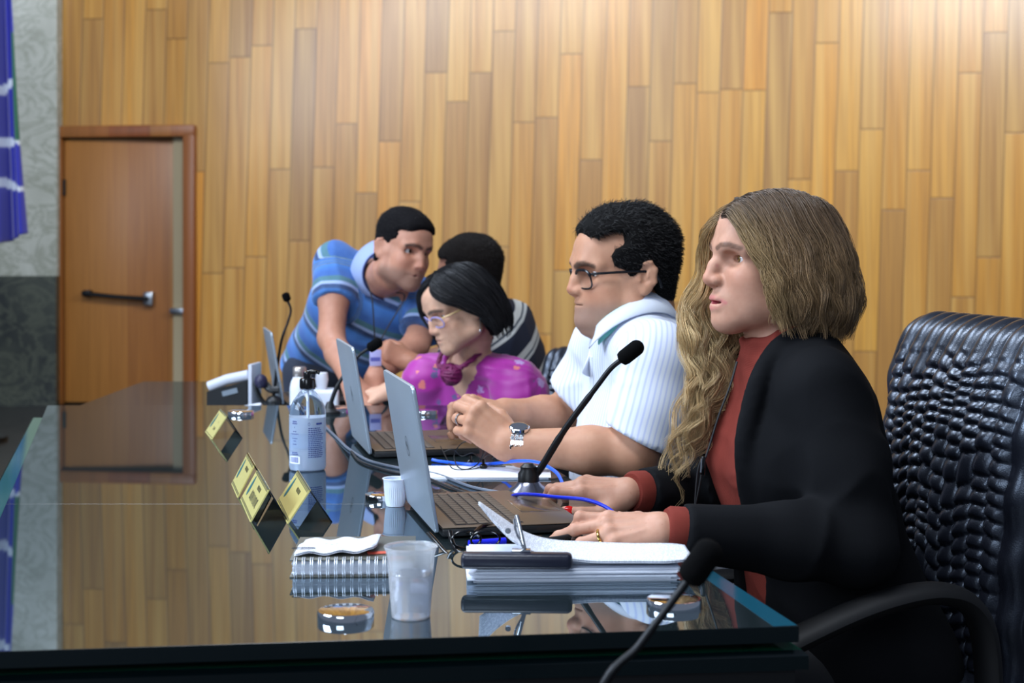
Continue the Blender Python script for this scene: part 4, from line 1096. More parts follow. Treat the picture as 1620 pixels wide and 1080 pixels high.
# ---------------------------------------------------------------- head, hand, hair
def add_head(s, R, t, sc, p):
    """head frame: X to the front, Y to the person's left, Z up, origin between the eyes' height and the ears"""
    s.frame(R, t, sc); g = lambda k, d: p.get(k, d)
    wf = g('wide', 1.0)
    s.ell((-.004, 0, .037), (.098, .075 * wf, g('crown', .083)), .012)
    s.ell((.040, 0, -.030), (.060, .060 * wf, .085), .020)
    s.ell((.062, 0, .040), (.040, .052, .045), .030)                                  # forehead
    for y in (-1, 1):
        s.cap((.005, y * .058 * wf, -.020), (.006, y * .054 * wf, -.070), .018, .019, .030)      # jaw
        s.cap((.006, y * .054 * wf, -.070), (.072, y * .018, g('chin', (.108, -.108))[1] + .010), .019, .016, .030)
        s.ell((.060, y * .040 * wf, -.034), (.026, .022, .026), .024)                 # cheek
        s.ell((.052, y * .036 * wf, -.070), (.024, .018 * g('jowl', 1), .024 * g('jowl', 1)), .024)
    br = g('brow', .098)
    s.chain([(br - .028, -.050, .014), (br - .009, -.028, .021), (br - .006, 0, .017), (br - .009, .028, .021), (br - .028, .050, .014)], [x * g('browr', 1.0) for x in (.009, .010, .010, .010, .009)], .018, .01)
    chx, chz = g('chin', (.106, -.106))
    s.ell((chx - .020, 0, chz), (.020, .020, .018), .020)
    s.ell((chx - .030, 0, chz + .002), (.025, .030, .018), .018)
    mx, mz = g('mouth', (.106, -.073))
    s.ell((mx - .034, 0, mz + .004), (.032, .031, .030), .018)
    ex, ey = g('eye', (.068, .0315)); er = .0122
    for y in (-1, 1):
        k_ = g('sock', 1.0); s.ell((ex + .026, y * (ey + .002), -.001), (.019 * k_, .021 * k_, .0145 * k_), .014, mode='sub')
    nx_, nz_ = g('tip', (.124, -.036)); rx, rz = g('nasion', (.102, .005))
    s.chain([(rx - .010, 0, rz), (rx * .45 + nx_ * .55 - .010, 0, rz * .45 + nz_ * .55 + .004), (nx_ - .0105, 0, nz_)], [.0085, .0095, .0110], .012, .012)
    for y in (-1, 1):
        s.ell((nx_ - .020, y * .0125, nz_ - .004), (.011, .0075, .0082), .008)
        s.ell((nx_ - .018, y * .0065, nz_ - .0135), (.0065, .0035, .004), .004, mode='sub')
    s.cap((nx_ - .012, 0, nz_ - .006), (nx_ - .018, 0, nz_ - .010), .0055, .006, .008)
    # lids: a thin cap over the eyeball, opened by an almond
    op = g('open', .0052)
    for y in (-1, 1):
        s.ell((ex, y * ey, 0), (er + .0026,) * 3, .006)
        yaw = y * .22
        s.ell((ex + .0100, y * (ey + .0015), g('eyez', 0.0)), (.0115, .0135, op), .0016, rot=rotz(yaw), mode='sub')
        s.ell((ex - .001, y * ey, 0), (er + .0004,) * 3, .0005, mode='sub')
    if g('sub', 0): s.ell((.040, 0, -.112), (.050, .036, .030 * g('sub', 0)), .03)
    # lips
    gap = g('gap', .0012); w = g('mw', .024); lf = g('lip', 1.0)
    s.chain([(mx - .019, -w, mz), (mx - .0085, -.013, mz + .0040 + gap), (mx - .0062, 0, mz + .0048 + gap), (mx - .0085, .013, mz + .0040 + gap), (mx - .019, w, mz)], [.003, .0052 * lf, .0058 * lf, .0052 * lf, .003], .005, .006)
    s.chain([(mx - .020, -w * .92, mz - .001), (mx - .0105, -.012, mz - .0058 - gap), (mx - .0080, 0, mz - .0066 - gap), (mx - .0105, .012, mz - .0058 - gap), (mx - .020, w * .92, mz - .001)], [.003, .0060 * lf, .0066 * lf, .0060 * lf, .003], .005, .006)
    s.ell((mx - .006, 0, mz), (.018, w * .9, max(.0009, gap * 1.25)), .0016, mode='sub')
    # ears
    if g('ears', True):
        for y in (-1, 1):
            e = V(-.012, y * .0735 * wf, -.010); tilt = rotx(0) @ roty(-.18)
            s.ell(e + V(0, y * .006, 0), (.0185, .0070, .0315), .006, rot=rotz(-y * .35) @ tilt)
            s.ell(e + V(.003, y * .0130, .003), (.0110, .0078, .0190), .003, rot=rotz(-y * .35) @ tilt, mode='sub')
            s.chain([e + V(.008, y * .004, .014), e + V(.004, y * .010, .027), e + V(-.008, y * .014, .029), e + V(-.018, y * .015, .014), e + V(-.016, y * .013, -.010), e + V(-.006, y * .009, -.026)], [.0030, .0034, .0036, .0034, .0032, .0034], .003, .006); s.ell(e + V(-.004, y * .0110, .006), (.004, .0035, .012), .003, rot=rotz(-y * .35) @ tilt)
            s.ell(e + V(.002, y * .006, -.027), (.0075, .0050, .0085), .006)
            s.cap(e + V(.013, y * .004, -.006), e + V(.014, y * .003, .002), .0042, .0036, .005)
    s.frame()
def head_cols(v, R, t, sc, p, base, lip, brow_c, stubble=None):
    q = ((v - t) @ R) / sc; g = lambda k, d: p.get(k, d)
    n = len(v); c = np.tile(np.asarray(base, float), (n, 1))
    def blend(c, m, col): return c * (1 - m[:, None]) + np.asarray(col, float) * m[:, None]
    mott = vnoise(v * 90, 4) * .6 + vnoise(v * 240, 6) * .4
    c = c * (1 + (mott[:, None] - .5) * np.array([.16, .26, .28]))
    near = (q[:, 0] > .0) & (np.abs(q[:, 2]) < .16) & (np.abs(q[:, 1]) < .1)
    red = np.asarray(base) * np.array([1.02, .78, .74])
    for y in (-1, 1):
        d = np.linalg.norm((q - V(.075, y * .040, -.035)) / V(.03, .024, .022), axis=1); c = blend(c, np.exp(-d**2) * .45, red)
    nx_, nz_ = g('tip', (.124, -.036)); d = np.linalg.norm((q - V(nx_, 0, nz_)) / V(.022, .02, .018), axis=1); c = blend(c, np.exp(-d**2) * .5, red)
    mx, mz = g('mouth', (.106, -.073)); w = g('mw', .024); gap = g('gap', .0012); lf = g('lip', 1.0)
    if stubble is not None:
        m = sstep(-q[:, 2], .045, .075) * sstep(q[:, 0], -.015, .02) * (q[:, 2] > -.17)
        m = m * (1 - np.exp(-(np.linalg.norm((q - V(.085, 0, -.045)) / V(.04, .04, .02), axis=1)) ** 2) * .6)
        c = blend(c, m * .55 * near, stubble)
    lipd = np.minimum(seg_dist(q, [(mx - .019, -w, mz), (mx - .0085, -.013, mz + .0040 + gap), (mx - .0050, 0, mz + .0050 + gap), (mx - .0085, .013, mz + .0040 + gap), (mx - .019, w, mz)]) - .0064 * lf,
                      seg_dist(q, [(mx - .020, -w * .92, mz - .001), (mx - .0105, -.012, mz - .0060 - gap), (mx - .0070, 0, mz - .0070 - gap), (mx - .0105, .012, mz - .0060 - gap), (mx - .020, w * .92, mz - .001)]) - .0076 * lf)
    c = blend(c, (1 - sstep(lipd, -.0012, .0012)) * near * g('lipa', .85), lip)
    br = g('brow', .098); bt = g('browt', .0034)
    for y in (-1, 1):
        bz = g('browz', 0.0); pts = [(br, y * .012, .0165 + bz), (br, y * .024, .0215 + bz), (br, y * .040, .0225 + bz), (br, y * .0535, .0165 + bz)]
        fl = V(.0, 1, 1); d = seg_dist(q * fl + V(0, 0, 0), [V(*x) * fl for x in pts]) * 1.0; m = (1 - sstep(d, bt * .55, bt * 1.25)) * (q[:, 0] > .045)
        m = m * (.75 + .25 * vnoise(q * V(300, 300, 900), 2)); c = blend(c, m * g('browa', .92), brow_c)
    return c
M_EYE = None
def add_eyes(parent, R, t, sc, p, look, iris):
    """look: direction in the head frame"""
    global M_EYE
    if M_EYE is None:
        tt = NT('eye'); tt.set(Base_Color=tt.attr('Col'), Roughness=.08); M_EYE = tt.m
    ex, ey = p.get('eye', (.068, .0315)); look = unit(look)
    q = np.array(Vector((1, 0, 0)).rotation_difference(Vector(look)).to_matrix())
    for y in (-1, 1):
        nu, nv = 32, 26; vs = []; cs = []
        for i in range(nv + 1):
            a = PI * i / nv
            for k in range(nu):
                b = 2 * PI * k / nu; d = V(math.cos(a), math.sin(a) * math.cos(b), math.sin(a) * math.sin(b)); rr = .0121 * (1 + .05 * max(0, math.cos(a) - .85) / .15)
                vs.append(R @ ((q @ (d * rr) + V(ex, y * ey, 0)) * sc) + t)
                cs.append(srgb(14, 12, 12) if a < .20 else iris if a < .44 else tuple(x * .35 for x in iris) if a < .49 else srgb(226, 220, 216))
        idx = np.arange((nv + 1) * nu).reshape(nv + 1, nu); i2 = np.roll(idx, -1, 1)
        fc = np.stack([idx[:-1], idx[1:], i2[1:], i2[:-1]], -1).reshape(-1, 4)
        o = link_mesh('eye', np_mesh('eye', np.array(vs) - np.array(parent.location), fc, True, cols=np.array(cs)), M_EYE, parent)
def bend_chain(p, d, n, lens, bends):
    out = [np.asarray(p, float)]; d = unit(d); n = unit(n - d * np.dot(n, d))
    for L, b in zip(lens, bends):
        d, n = d * math.cos(b) - n * math.sin(b), n * math.cos(b) + d * math.sin(b); out.append(out[-1] + d * L)
    return out, d, n
def add_hand(s, W, F, N, S, sc, fingers, thumb, k=.014, back=None):
    """W wrist, F to the fingers, N out of the back of the hand, S to the thumb side. fingers: index..little (spread, bend1, bend2, bend3) in radians.
    thumb: three direction triples (F, N, S parts) of its bones. Returns the finger-tip points and nail normals."""
    F = unit(F); N = unit(N - F * np.dot(N, F)); S = unit(S - F * np.dot(S, F) - N * np.dot(S, N)); s.frame()
    L = lambda f, n, q: W + (F * f + N * n + S * q) * sc
    lat = (.0255, .0080, -.0105, -.0275); fo = (.086, .090, .085, .077); no = (.002, .005, .003, -.002)
    s.chain([W + (unit(back) if back is not None else -F) * .028 * sc, L(.004, 0, 0)], [(.022 if back is not None else .0255) * sc, .0255 * sc], .02)
    for i in range(4):
        s.cap(L(.006, -.001, lat[i] * .62), L(fo[i], no[i] - .002, lat[i]), .0150 * sc, .0108 * sc, k * sc)
    for i in range(4):
        kn = L(fo[i] - .002, no[i] + .0035, lat[i]); s.ell(kn, (.0098 * sc,) * 3, .007 * sc)
        s.cap(L(.030, .0125, lat[i] * .60), kn + N * .0035 * sc, .0030 * sc, .0034 * sc, .006 * sc)
    s.ell(L(.045, -.008, .0), (.042 * sc, .015 * sc, .034 * sc), .012 * sc, rot=np.column_stack([F, N, S]))
    lens = ((.043, .026, .021), (.048, .030, .022), (.044, .028, .022), (.034, .021, .019))
    rad = ((.0098, .0088, .0080, .0066), (.0100, .0090, .0080, .0066), (.0095, .0085, .0077, .0064), (.0085, .0075, .0067, .0057))
    tips = []
    for i, (sp, b1, b2, b3) in enumerate(fingers):
        d = F * math.cos(sp) + S * math.sin(sp)
        pts, dd, nn = bend_chain(L(fo[i], no[i] - .002, lat[i]), d, N, [x * sc for x in lens[i]], (b1, b2, b3))
        s.chain(pts, [r * sc for r in rad[i]], .0045 * sc, .003 * sc)
        for j in (1, 2): s.ell(pts[j] + nn * .001, (rad[i][j] * 1.03 * sc,) * 3, .004 * sc)
        tips.append((pts, dd, nn))
    B = L(.014, -.010, .020); pts = [B]
    for (f, n, q), ln in zip(thumb, (.046, .034, .028)): pts.append(pts[-1] + unit(F * f + N * n + S * q) * ln * sc)
    s.chain(pts[:2], [.0165 * sc, .0125 * sc], .014 * sc); s.chain(pts[1:], [.0122 * sc, .0105 * sc, .0085 * sc], .004 * sc, .003 * sc)
    s.cap(L(.040, -.006, .018), (pts[0] + pts[1]) / 2, .012 * sc, .010 * sc, .014 * sc)
    tips.append((pts, unit(pts[-1] - pts[-2]), None))
    return tips
def nail(parent, pts, d, n, m, sc=1.0, w=.0055, l=.0085, back=.0045, lift=.0056):
    tip = pts[-1]; side = unit(np.cross(n, d)); c = tip - d * back * sc * .3 + n * lift * sc
    mb = MB(); mb.ball((0, 0, 0), (l * sc, w * sc, .0016 * sc), R=np.column_stack([d, side, n]), c=None) if False else None
    bm = bmesh.new(); bmesh.ops.create_uvsphere(bm, u_segments=16, v_segments=10, radius=1)
    for q in bm.verts: q.co = Vector((q.co.x * l * sc, q.co.y * w * sc, q.co.z * .0018 * sc - (q.co.y ** 2) * .002 * sc))
    mb.bm(bm, 0, True, np.column_stack([d, side, n]), c - np.array(parent.location)); return mb.build('fingernail', m, parent)
def strands(name, lines, rad, cols, mats, parent, n=3):
    """lines (N, K, 3), rad (K,) or (N, K), cols (N, K, 3): one mesh of fine tapering tubes"""
    L = np.asarray(lines, float); N_, K, _ = L.shape; rad = np.broadcast_to(rad, (N_, K))
    t = np.gradient(L, axis=1); t /= np.maximum(np.linalg.norm(t, axis=2, keepdims=True), 1e-9)
    ref = np.tile(V(.31, .77, .55), (N_, K, 1)); a = np.cross(t, ref); a /= np.maximum(np.linalg.norm(a, axis=2, keepdims=True), 1e-9); b = np.cross(t, a)
    ring = [L + (a * math.cos(2 * PI * k / n) + b * math.sin(2 * PI * k / n)) * rad[..., None] for k in range(n)]
    vs = np.stack(ring, 2).reshape(-1, 3) - np.array(parent.location)
    idx = np.arange(N_ * K * n).reshape(N_, K, n); i2 = np.roll(idx, -1, 2)
    fc = np.stack([idx[:, :-1], i2[:, :-1], i2[:, 1:], idx[:, 1:]], -1).reshape(-1, 4)
    c = np.repeat(np.asarray(cols, float)[:, :, None, :], n, 2).reshape(-1, 3)
    return link_mesh(name, np_mesh(name, vs, fc, True, cols=c), mats, parent)
def hair_mat(name, rough=.42, spec=.5):
    t = NT(name); t.set(Base_Color=t.attr('Col'), Roughness=rough); t.b.inputs['Specular IOR Level'].default_value = spec
    t.b.inputs['Anisotropic'].default_value = .5; return t.m
def skin_mat(name, rough=.5):
    t = NT(name); t.set(Base_Color=t.attr('Col'), Roughness=rough); t.b.inputs['Specular IOR Level'].default_value = .35
    t.b.inputs['Subsurface Weight'].default_value = .12; t.b.inputs['Subsurface Radius'].default_value = (.006, .0025, .0015); t.b.inputs['Subsurface Scale'].default_value = 1.0
    co = t.coords(); t.bump(t.noise(co, 900, 2), .12, .0006); return t.m
def cloth_mesh(name, v, F, mats, parent, cols=None, attrs=None, label=None, smooth=True):
    return link_mesh(name, np_mesh(name, v - np.array(parent.location), F, smooth, cols=cols, attrs=attrs), mats, parent, label)
def folds(v, nrm, amp, freq, seed=0, warp=.4, axis_=None):
    """pushes cloth in and out along its normal in soft ridges"""
    q = v * np.asarray(freq, float); wv = np.stack([vnoise(q * .6 + 11, seed), vnoise(q * .6 + 37, seed + 1), vnoise(q * .6 + 71, seed + 2)], -1)
    n1 = vnoise(q + wv * warp * 4, seed + 3); r = 1 - np.abs(2 * n1 - 1); return v + nrm * ((r ** 2 - .35) * amp)[:, None] if np.isscalar(amp) else v + nrm * ((r ** 2 - .35) * amp)[:, None]
# ================================================================ people
def face_R(yaw, pitch=0.0, roll=0.0):
    """yaw 0 faces the photo's left (-X); positive turns towards the camera"""
    return rotz(PI + yaw) @ roty(pitch) @ rotx(roll)
def person(label, loc): return thing('person', label, 'person', loc)
M_SKIN = skin_mat('skin')
def legs(parent, hips, fwd, left, m_tr, m_sh, knee=.44, drop=.0, r=.085):
    """trousers of a seated person: thighs forward, shins down; and the shoes"""
    lo = np.array(hips) - .75; hi = np.array(hips) + .75
    f = Field(axis(lo[0], hi[0], .016), axis(lo[1], hi[1], .016), axis(0.02, hips[2] + .22, .016)); ends = []
    f.ell(np.array(hips) + V(0, 0, .02), (.17, .19, .13), .04)
    for s_ in (-1, 1):
        h = np.array(hips) + left * s_ * .095; k = h + fwd * knee + left * s_ * .05 + V(0, 0, .03); a = k + fwd * .02 - V(0, 0, k[2] - .09)
        f.chain([h, k, a], [r * 1.1, r * .78, r * .58], .04, .03); ends.append(a)
    v, F = f.skin(); cloth_mesh('trousers', v, F, m_tr, parent)
    for a in ends:
        mb = MB(); c = a + fwd * .055 - np.array(parent.location); c[2] = .042 - parent.location[2]
        mb.ball(c, (.125, .045, .042), R=np.column_stack([fwd, left, V(0, 0, 1)])); mb.build('shoe', m_sh, parent)
M_DARKT = mat('dark_trousers', srgb(18, 19, 24), .85, bump=(500, .3)); M_SHOE = mat('black_shoe', srgb(14, 13, 13), .35)

# ---------------------------------------------------------------- the woman in the black blazer
th = math.radians(11); F1 = V(-math.cos(th), -math.sin(th), 0); L1 = V(math.sin(th), -math.cos(th), 0); UP = V(0, 0, 1)
pw1 = person('seated woman with long wavy blonde hair in a black blazer and rust turtleneck', (.56, 2.6, 0))
R1 = face_R(math.radians(14), -.02); t1 = V(.443, 2.560, 1.173); S1 = 1.0
fp1 = dict(tip=(.1275, -.033), nasion=(.104, .004), brow=.1035, mouth=(.1125, -.073), chin=(.1075, -.104), eye=(.0665, .0315), gap=.0024, lip=1.0, ears=False, open=.0062, wide=.985, browt=.0046, lipa=.95, crown=.078, browz=.001, browr=.78, sock=.74, sub=.0, jowl=1.25)
nb1_ = V(.458, 2.562, 1.025); hip1 = V(.57, 2.60, .47)
shL, shR = V(.492, 2.405, .962), V(.436, 2.715, .962)
elL, elR = V(.515, 2.325, .735), V(.455, 2.78, .75)
wrL, wrR = P(1050, 838, 2.275), P(996, 779, 2.585)
def torso1(f, g=0.0, k=.02):
    f.loft(hip1, nb1_ - hip1, L1, (0, .12, .22, .32, .39, .45, .50, .535, .57), np.array((.185, .175, .165, .172, .182, .186, .165, .115, .075)) + g,
           np.array((.145, .135, .118, .125, .122, .108, .092, .078, .062)) + g, off=np.array((0, .0, .005, .020, .018, .008, .0, 0, 0)), k=k)
f = Field(axis(-.06, .74, .008, ((-.03, .24, .0026), (.30, .42, .0022), (.42, .46, .004))), axis(2.16, 2.96, .008, ((2.20, 2.34, .0026), (2.50, 2.66, .0026))), axis(.42, 1.32, .008, ((.745, .825, .0026), (1.045, 1.215, .0022))))
torso1(f, -.012)
for sh, el, wr in ((shL, elL, wrL), (shR, elR, wrR)):
    f.chain([nb1_ + (sh - nb1_) * .5 + V(0, 0, .0), sh, el, wr + (el - wr) * .12], [.05, .048, .034, .020], .03, .02)
f.cap(nb1_ - V(0, 0, .05), t1 + R1 @ V(-.030, 0, -.075), .058, .050, .03)
f.cap(nb1_ + V(-.02, -.0, .0), t1 + R1 @ V(.01, 0, -.10), .046, .036, .03)
add_head(f, R1, t1, S1, fp1)
hL = add_hand(f, wrL, V(-.985, .10, -.02), V(-.10, -.50, .86), V(.05, .86, .5), .98,
              [(.10, -.02, 1.20, .50), (.05, .24, .26, .16), (-.07, .36, .36, .2), (-.22, .58, .55, .3)], [(.55, -.35, .75), (.85, -.2, .3), (.95, -.1, .0)], back=elL - wrL)
hR = add_hand(f, wrR, V(-.99, .04, .10), V(.08, -.30, .95), V(-.05, -.95, -.3), .98,
              [(.02, .02, 1.00, .50), (-.06, .22, .95, .45), (-.14, .35, .95, .5), (-.24, .42, .95, .5)], [(.70, -.20, .62), (.97, .0, .22), (1.0, .03, .0)], back=elR - wrR)
v, F = f.skin()
SK1 = srgb(193, 144, 120)
c = head_cols(v, R1, t1, S1, fp1, SK1, srgb(204, 100, 112), srgb(96, 68, 54))
hand = v[:, 0] < .26
sp = .7 * np.clip((vnoise(v * 300, 21) - .84) * 8, 0, 1) * (v[:, 2] > .77); c[hand] = c[hand] * (1 - .45 * sp[hand, None] * np.array([.5, .8, 1.0]))
for pts, d, n in hL + hR:                                                # pinker finger joints and tips
    for q in (pts[-1], pts[1]):
        m = np.exp(-(np.linalg.norm(v - q, axis=1) / .009) ** 2) * .35; c = c * (1 - m[:, None]) + np.asarray(SK1) * np.array([1, .76, .70]) * m[:, None]
bruise = np.exp(-(np.linalg.norm(v - (t1 + R1 @ V(.108, .010, -.012)), axis=1) / .0035) ** 2) * .75; c = c * (1 - bruise[:, None]) + np.asarray(srgb(150, 70, 76)) * bruise[:, None]
cloth_mesh('body', v, F, M_SKIN, pw1, c)
add_eyes(pw1, R1, t1, S1, fp1, (1, .0, .02), srgb(120, 92, 50))
# teeth behind the parted lips
mb = MB(); q = [R1 @ V(.0905 - .011 * (k / 6 - .5) ** 2 * 4, (k / 6 - .5) * .034, -.0705) + t1 - np.array(pw1.location) for k in range(7)]
mb.tube(q, .0032, 8, flat=.7); mb.build('teeth', mat('teeth', srgb(224, 214, 196), .3), pw1)
pts, d, n = hR[4]; nail(pw1, pts, d, unit(V(.0, -.86, .5)), mat('red_nail', srgb(206, 18, 14), .18), 1.1, lift=.0066, back=.020, w=.0074).__setitem__('label', 'red painted fingernail')
mn = mat('bare_nail', srgb(222, 176, 168), .25)
for pts, d, n in hL[:4] + hR[:3]: nail(pw1, pts, d, n, mn, .9)
pts = hL[2][0]; q = pts[0] + (pts[1] - pts[0]) * .30; ax_ = unit(pts[1] - pts[0])
e1 = unit(np.cross(ax_, V(0, 0, 1))); e2 = np.cross(ax_, e1)
mb = MB(); mb.tube([q + (e1 * math.cos(a) + e2 * math.sin(a)) * .0105 - np.array(pw1.location) for a in np.linspace(0, 2 * PI, 32, endpoint=False)], .0017, 8, closed=True, flat=1.3)
mb.build('ring', mat('gold', srgb(230, 186, 96), .15, 1.0), pw1, 'gold wedding ring')

# turtleneck: trunk, rolled collar and the cuffs that show below the blazer sleeves
def knit_mat():
    t = NT('rust_knit'); co = t.coords(); t.set(Base_Color=t.mix(t.noise(co, 60, 3), srgb(112, 46, 38), srgb(126, 54, 45)), Roughness=.9); t.b.inputs['Sheen Weight'].default_value = .0; t.b.inputs['Specular IOR Level'].default_value = .15
    w = t.n('ShaderNodeTexWave'); t.l(co, w.inputs['Vector']); w.inputs['Scale'].default_value = 160; w.inputs['Distortion'].default_value = .6; w.bands_direction = 'DIAGONAL'
    t.bump(w.outputs['Fac'], .18, .0008); return t.m
M_KNIT = knit_mat()
f = Field(axis(.22, .74, .0055), axis(2.28, 2.86, .0055), axis(.44, 1.10, .0055))
torso1(f, .0)
for y in (-1, 1): f.ell(nb1_ * 0 + V(*(hip1[:2] * .45 + nb1_[:2] * .55), .835) + F1 * .085 + L1 * y * .075, (.062, .068, .075), .05)
for sh in (shL, shR): f.chain([nb1_ - V(0, 0, .03), sh], [.05, .05], .03)
f.chain([nb1_ - V(0, 0, .02), nb1_ + V(-.006, 0, .012), nb1_ + V(-.015, -.002, .045)], [.070, .0625, .0595], .02, .01, cut=(nb1_ + V(-.02, 0, .027) , V(-.30, 0, .95)))
v, F = f.skin(); n_ = normals(v, F)
am = .0035 + .004 * sstep(v[:, 2], .98, 1.03)
v = v + n_ * (np.sin(v[:, 2] * 190 + v[:, 0] * 40 + v[:, 1] * 25 + 3 * vnoise(v * 18, 3)) * .0016 * sstep(v[:, 2], .97, 1.02))[:, None]
v = folds(v, n_, am * .8, (14, 14, 22), 5)
cloth_mesh('turtleneck', v, F, M_KNIT, pw1)
for wr, el, nm in ((wrL, elL, 1), (wrR, elR, 2)):
    d = unit(el - wr); q = wr + d * .006
    mb = MB(); mb.tube([q - d * .004 - np.array(pw1.location), q + d * .002 - np.array(pw1.location), q + d * .02 - np.array(pw1.location), q + d * .05 - np.array(pw1.location)], [.0305, .0345, .0350, .036], 28, flat=1.06)
    mb.build('cuff', M_KNIT, pw1, 'rust knitted cuff')

# blazer
def suit_mat():
    t = NT('black_suiting'); co = t.coords(); w = t.noise(t.mapping(co, (900, 900, 60)), 1, 2)
    t.set(Base_Color=t.mix(w, srgb(7, 8, 11), srgb(13, 14, 18)), Roughness=.85); t.b.inputs['Sheen Weight'].default_value = .0; t.b.inputs['Specular IOR Level'].default_value = .14
    t.bump(w, .15, .0006); return t.m
M_SUIT = suit_mat()
f = Field(axis(.14, .76, .0058), axis(2.22, 2.92, .0058), axis(.44, 1.10, .0058))
torso1(f, .016)
for y in (-1, 1): f.ell(V(*(hip1[:2] * .45 + nb1_[:2] * .55), .835) + F1 * .080 + L1 * y * .085, (.066, .070, .085), .06)
f.ell(hip1 + V(.02, 0, .02), (.16, .21, .12), .06)
for sh, el, wr, sg_ in ((shL, elL, wrL, 1), (shR, elR, wrR, -1)):
    f.chain([nb1_ + V(.02, 0, -.03) + L1 * sg_ * .03, sh + V(.006, 0, .012) - L1 * sg_ * .015], [.055, .058], .04)
    mid = (sh + el) / 2 + V(.018, 0, 0)
    d = unit(el - wr)
    f.chain([sh, mid, el + V(.012, 0, 0), el + (wr - el) * .3, wr + d * .03], [.066, .064, .060, .053, .042], .028, .03, cut=(wr + d * .030, -d))
# open front
X, Y, Z = np.meshgrid(f.ax, f.ay, f.az, indexing='ij', sparse=True)
ctr = hip1[None, :]; tt = (Z - hip1[2]) / (nb1_[2] - hip1[2]); cx_ = hip1[0] + (nb1_[0] - hip1[0]) * tt; cy_ = hip1[1] + (nb1_[1] - hip1[1]) * tt
lat = (X - cx_) * L1[0] + (Y - cy_) * L1[1]; fwd = (X - cx_) * F1[0] + (Y - cy_) * F1[1]
wid = np.interp(f.az, (.44, .60, .74, .86, .95, 1.01, 1.06), (.02, .06, .096, .108, .100, .078, .066)).astype(np.float32)[None, None, :]
slab = np.maximum(np.abs(lat) - wid, .012 - fwd)
neckhole = np.sqrt((X - nb1_[0]) ** 2 + (Y - nb1_[1]) ** 2) - .068; slab = np.minimum(slab, np.maximum(neckhole, .99 - Z))
for el, wr in ((elL, wrL), (elR, wrR)):                                # the opening never bites into a sleeve
    e_ = wr - el; tq = np.clip(((X - el[0]) * e_[0] + (Y - el[1]) * e_[1] + (Z - el[2]) * e_[2]) / (e_ @ e_), 0, 1)
    slab = np.maximum(slab, .072 - np.sqrt((X - el[0] - tq * e_[0]) ** 2 + (Y - el[1] - tq * e_[1]) ** 2 + (Z - el[2] - tq * e_[2]) ** 2))
d = -np.where(fwd > .22, 1.0, slab); f.v = np.maximum(f.v, d.astype(np.float32))
# lapels and collar roll laid along the cut edges
for y in (-1, 1):
    pts = [(1.052, .062, -.045), (1.040, .066, .015), (1.0, .082, .070), (.95, .102, .106), (.88, .111, .138), (.80, .105, .145), (.74, .098, .136)]
    line = []
    for z, la, fw_ in pts:
        q = (z - hip1[2]) / (nb1_[2] - hip1[2]); c0 = hip1 + (nb1_ - hip1) * q; c0[2] = z; line.append(c0 + L1 * y * (la + .006) + F1 * fw_)
    f.chain(catmull(line, 4), [.013] * (4 * 6 + 1), .012, .01)
v, F = f.skin('big'); n_ = normals(v, F)
dl = np.minimum(seg_dist(v, [elL + V(.012, 0, 0)]*2), 9)
am = .0045 + .007 * np.exp(-(np.linalg.norm(v - (elL + V(-.03, 0, .03)), axis=1) / .09) ** 2) + .006 * np.exp(-(np.linalg.norm(v - (elR + V(-.03, 0, .03)), axis=1) / .09) ** 2)
sh_ = np.exp(-(np.linalg.norm(v - shL, axis=1) / .08) ** 2); am = am * (1 - .4 * sh_)
v = folds(v, n_, am, (9, 9, 7), 9, .5)
v = relax(v, F, 1, .4)
cloth_mesh('blazer', v, F, M_SUIT, pw1)
# sleeve seam and fold ridges of the near sleeve
legs(pw1, hip1, F1, L1, M_DARKT, M_SHOE)

# hair: parted at the top; a shoulder-length curtain on the near side, long waves over the far shoulder
def guides_to_strands(gs, n, K, jit, seed, wave=(0, 1), clump=.0, t_end=(.86, 1.0)):
    """gs: guides, each a list of points (equal counts), blended by a random u; returns lines in the head frame, u, clump offsets"""
    rn = np.random.default_rng(seed); G = np.array([catmull(g, 8) for g in gs]); m = G.shape[1]
    u = rn.random(n) * (len(gs) - 1); i = np.minimum(u.astype(int), len(gs) - 2); fr = u - i
    base = G[i] * (1 - fr)[:, None, None] + G[i + 1] * fr[:, None, None]
    tl = rn.uniform(*t_end, n); ti = np.linspace(0, 1, K)[None, :] * tl[:, None] * (m - 1); i0 = np.minimum(ti.astype(int), m - 2); ff = (ti - i0)[..., None]
    idx = np.arange(n)[:, None]; L = base[idx, i0] * (1 - ff) + base[idx, i0 + 1] * ff
    return L, u, rn
s_k = np.linspace(0, 1, 30)
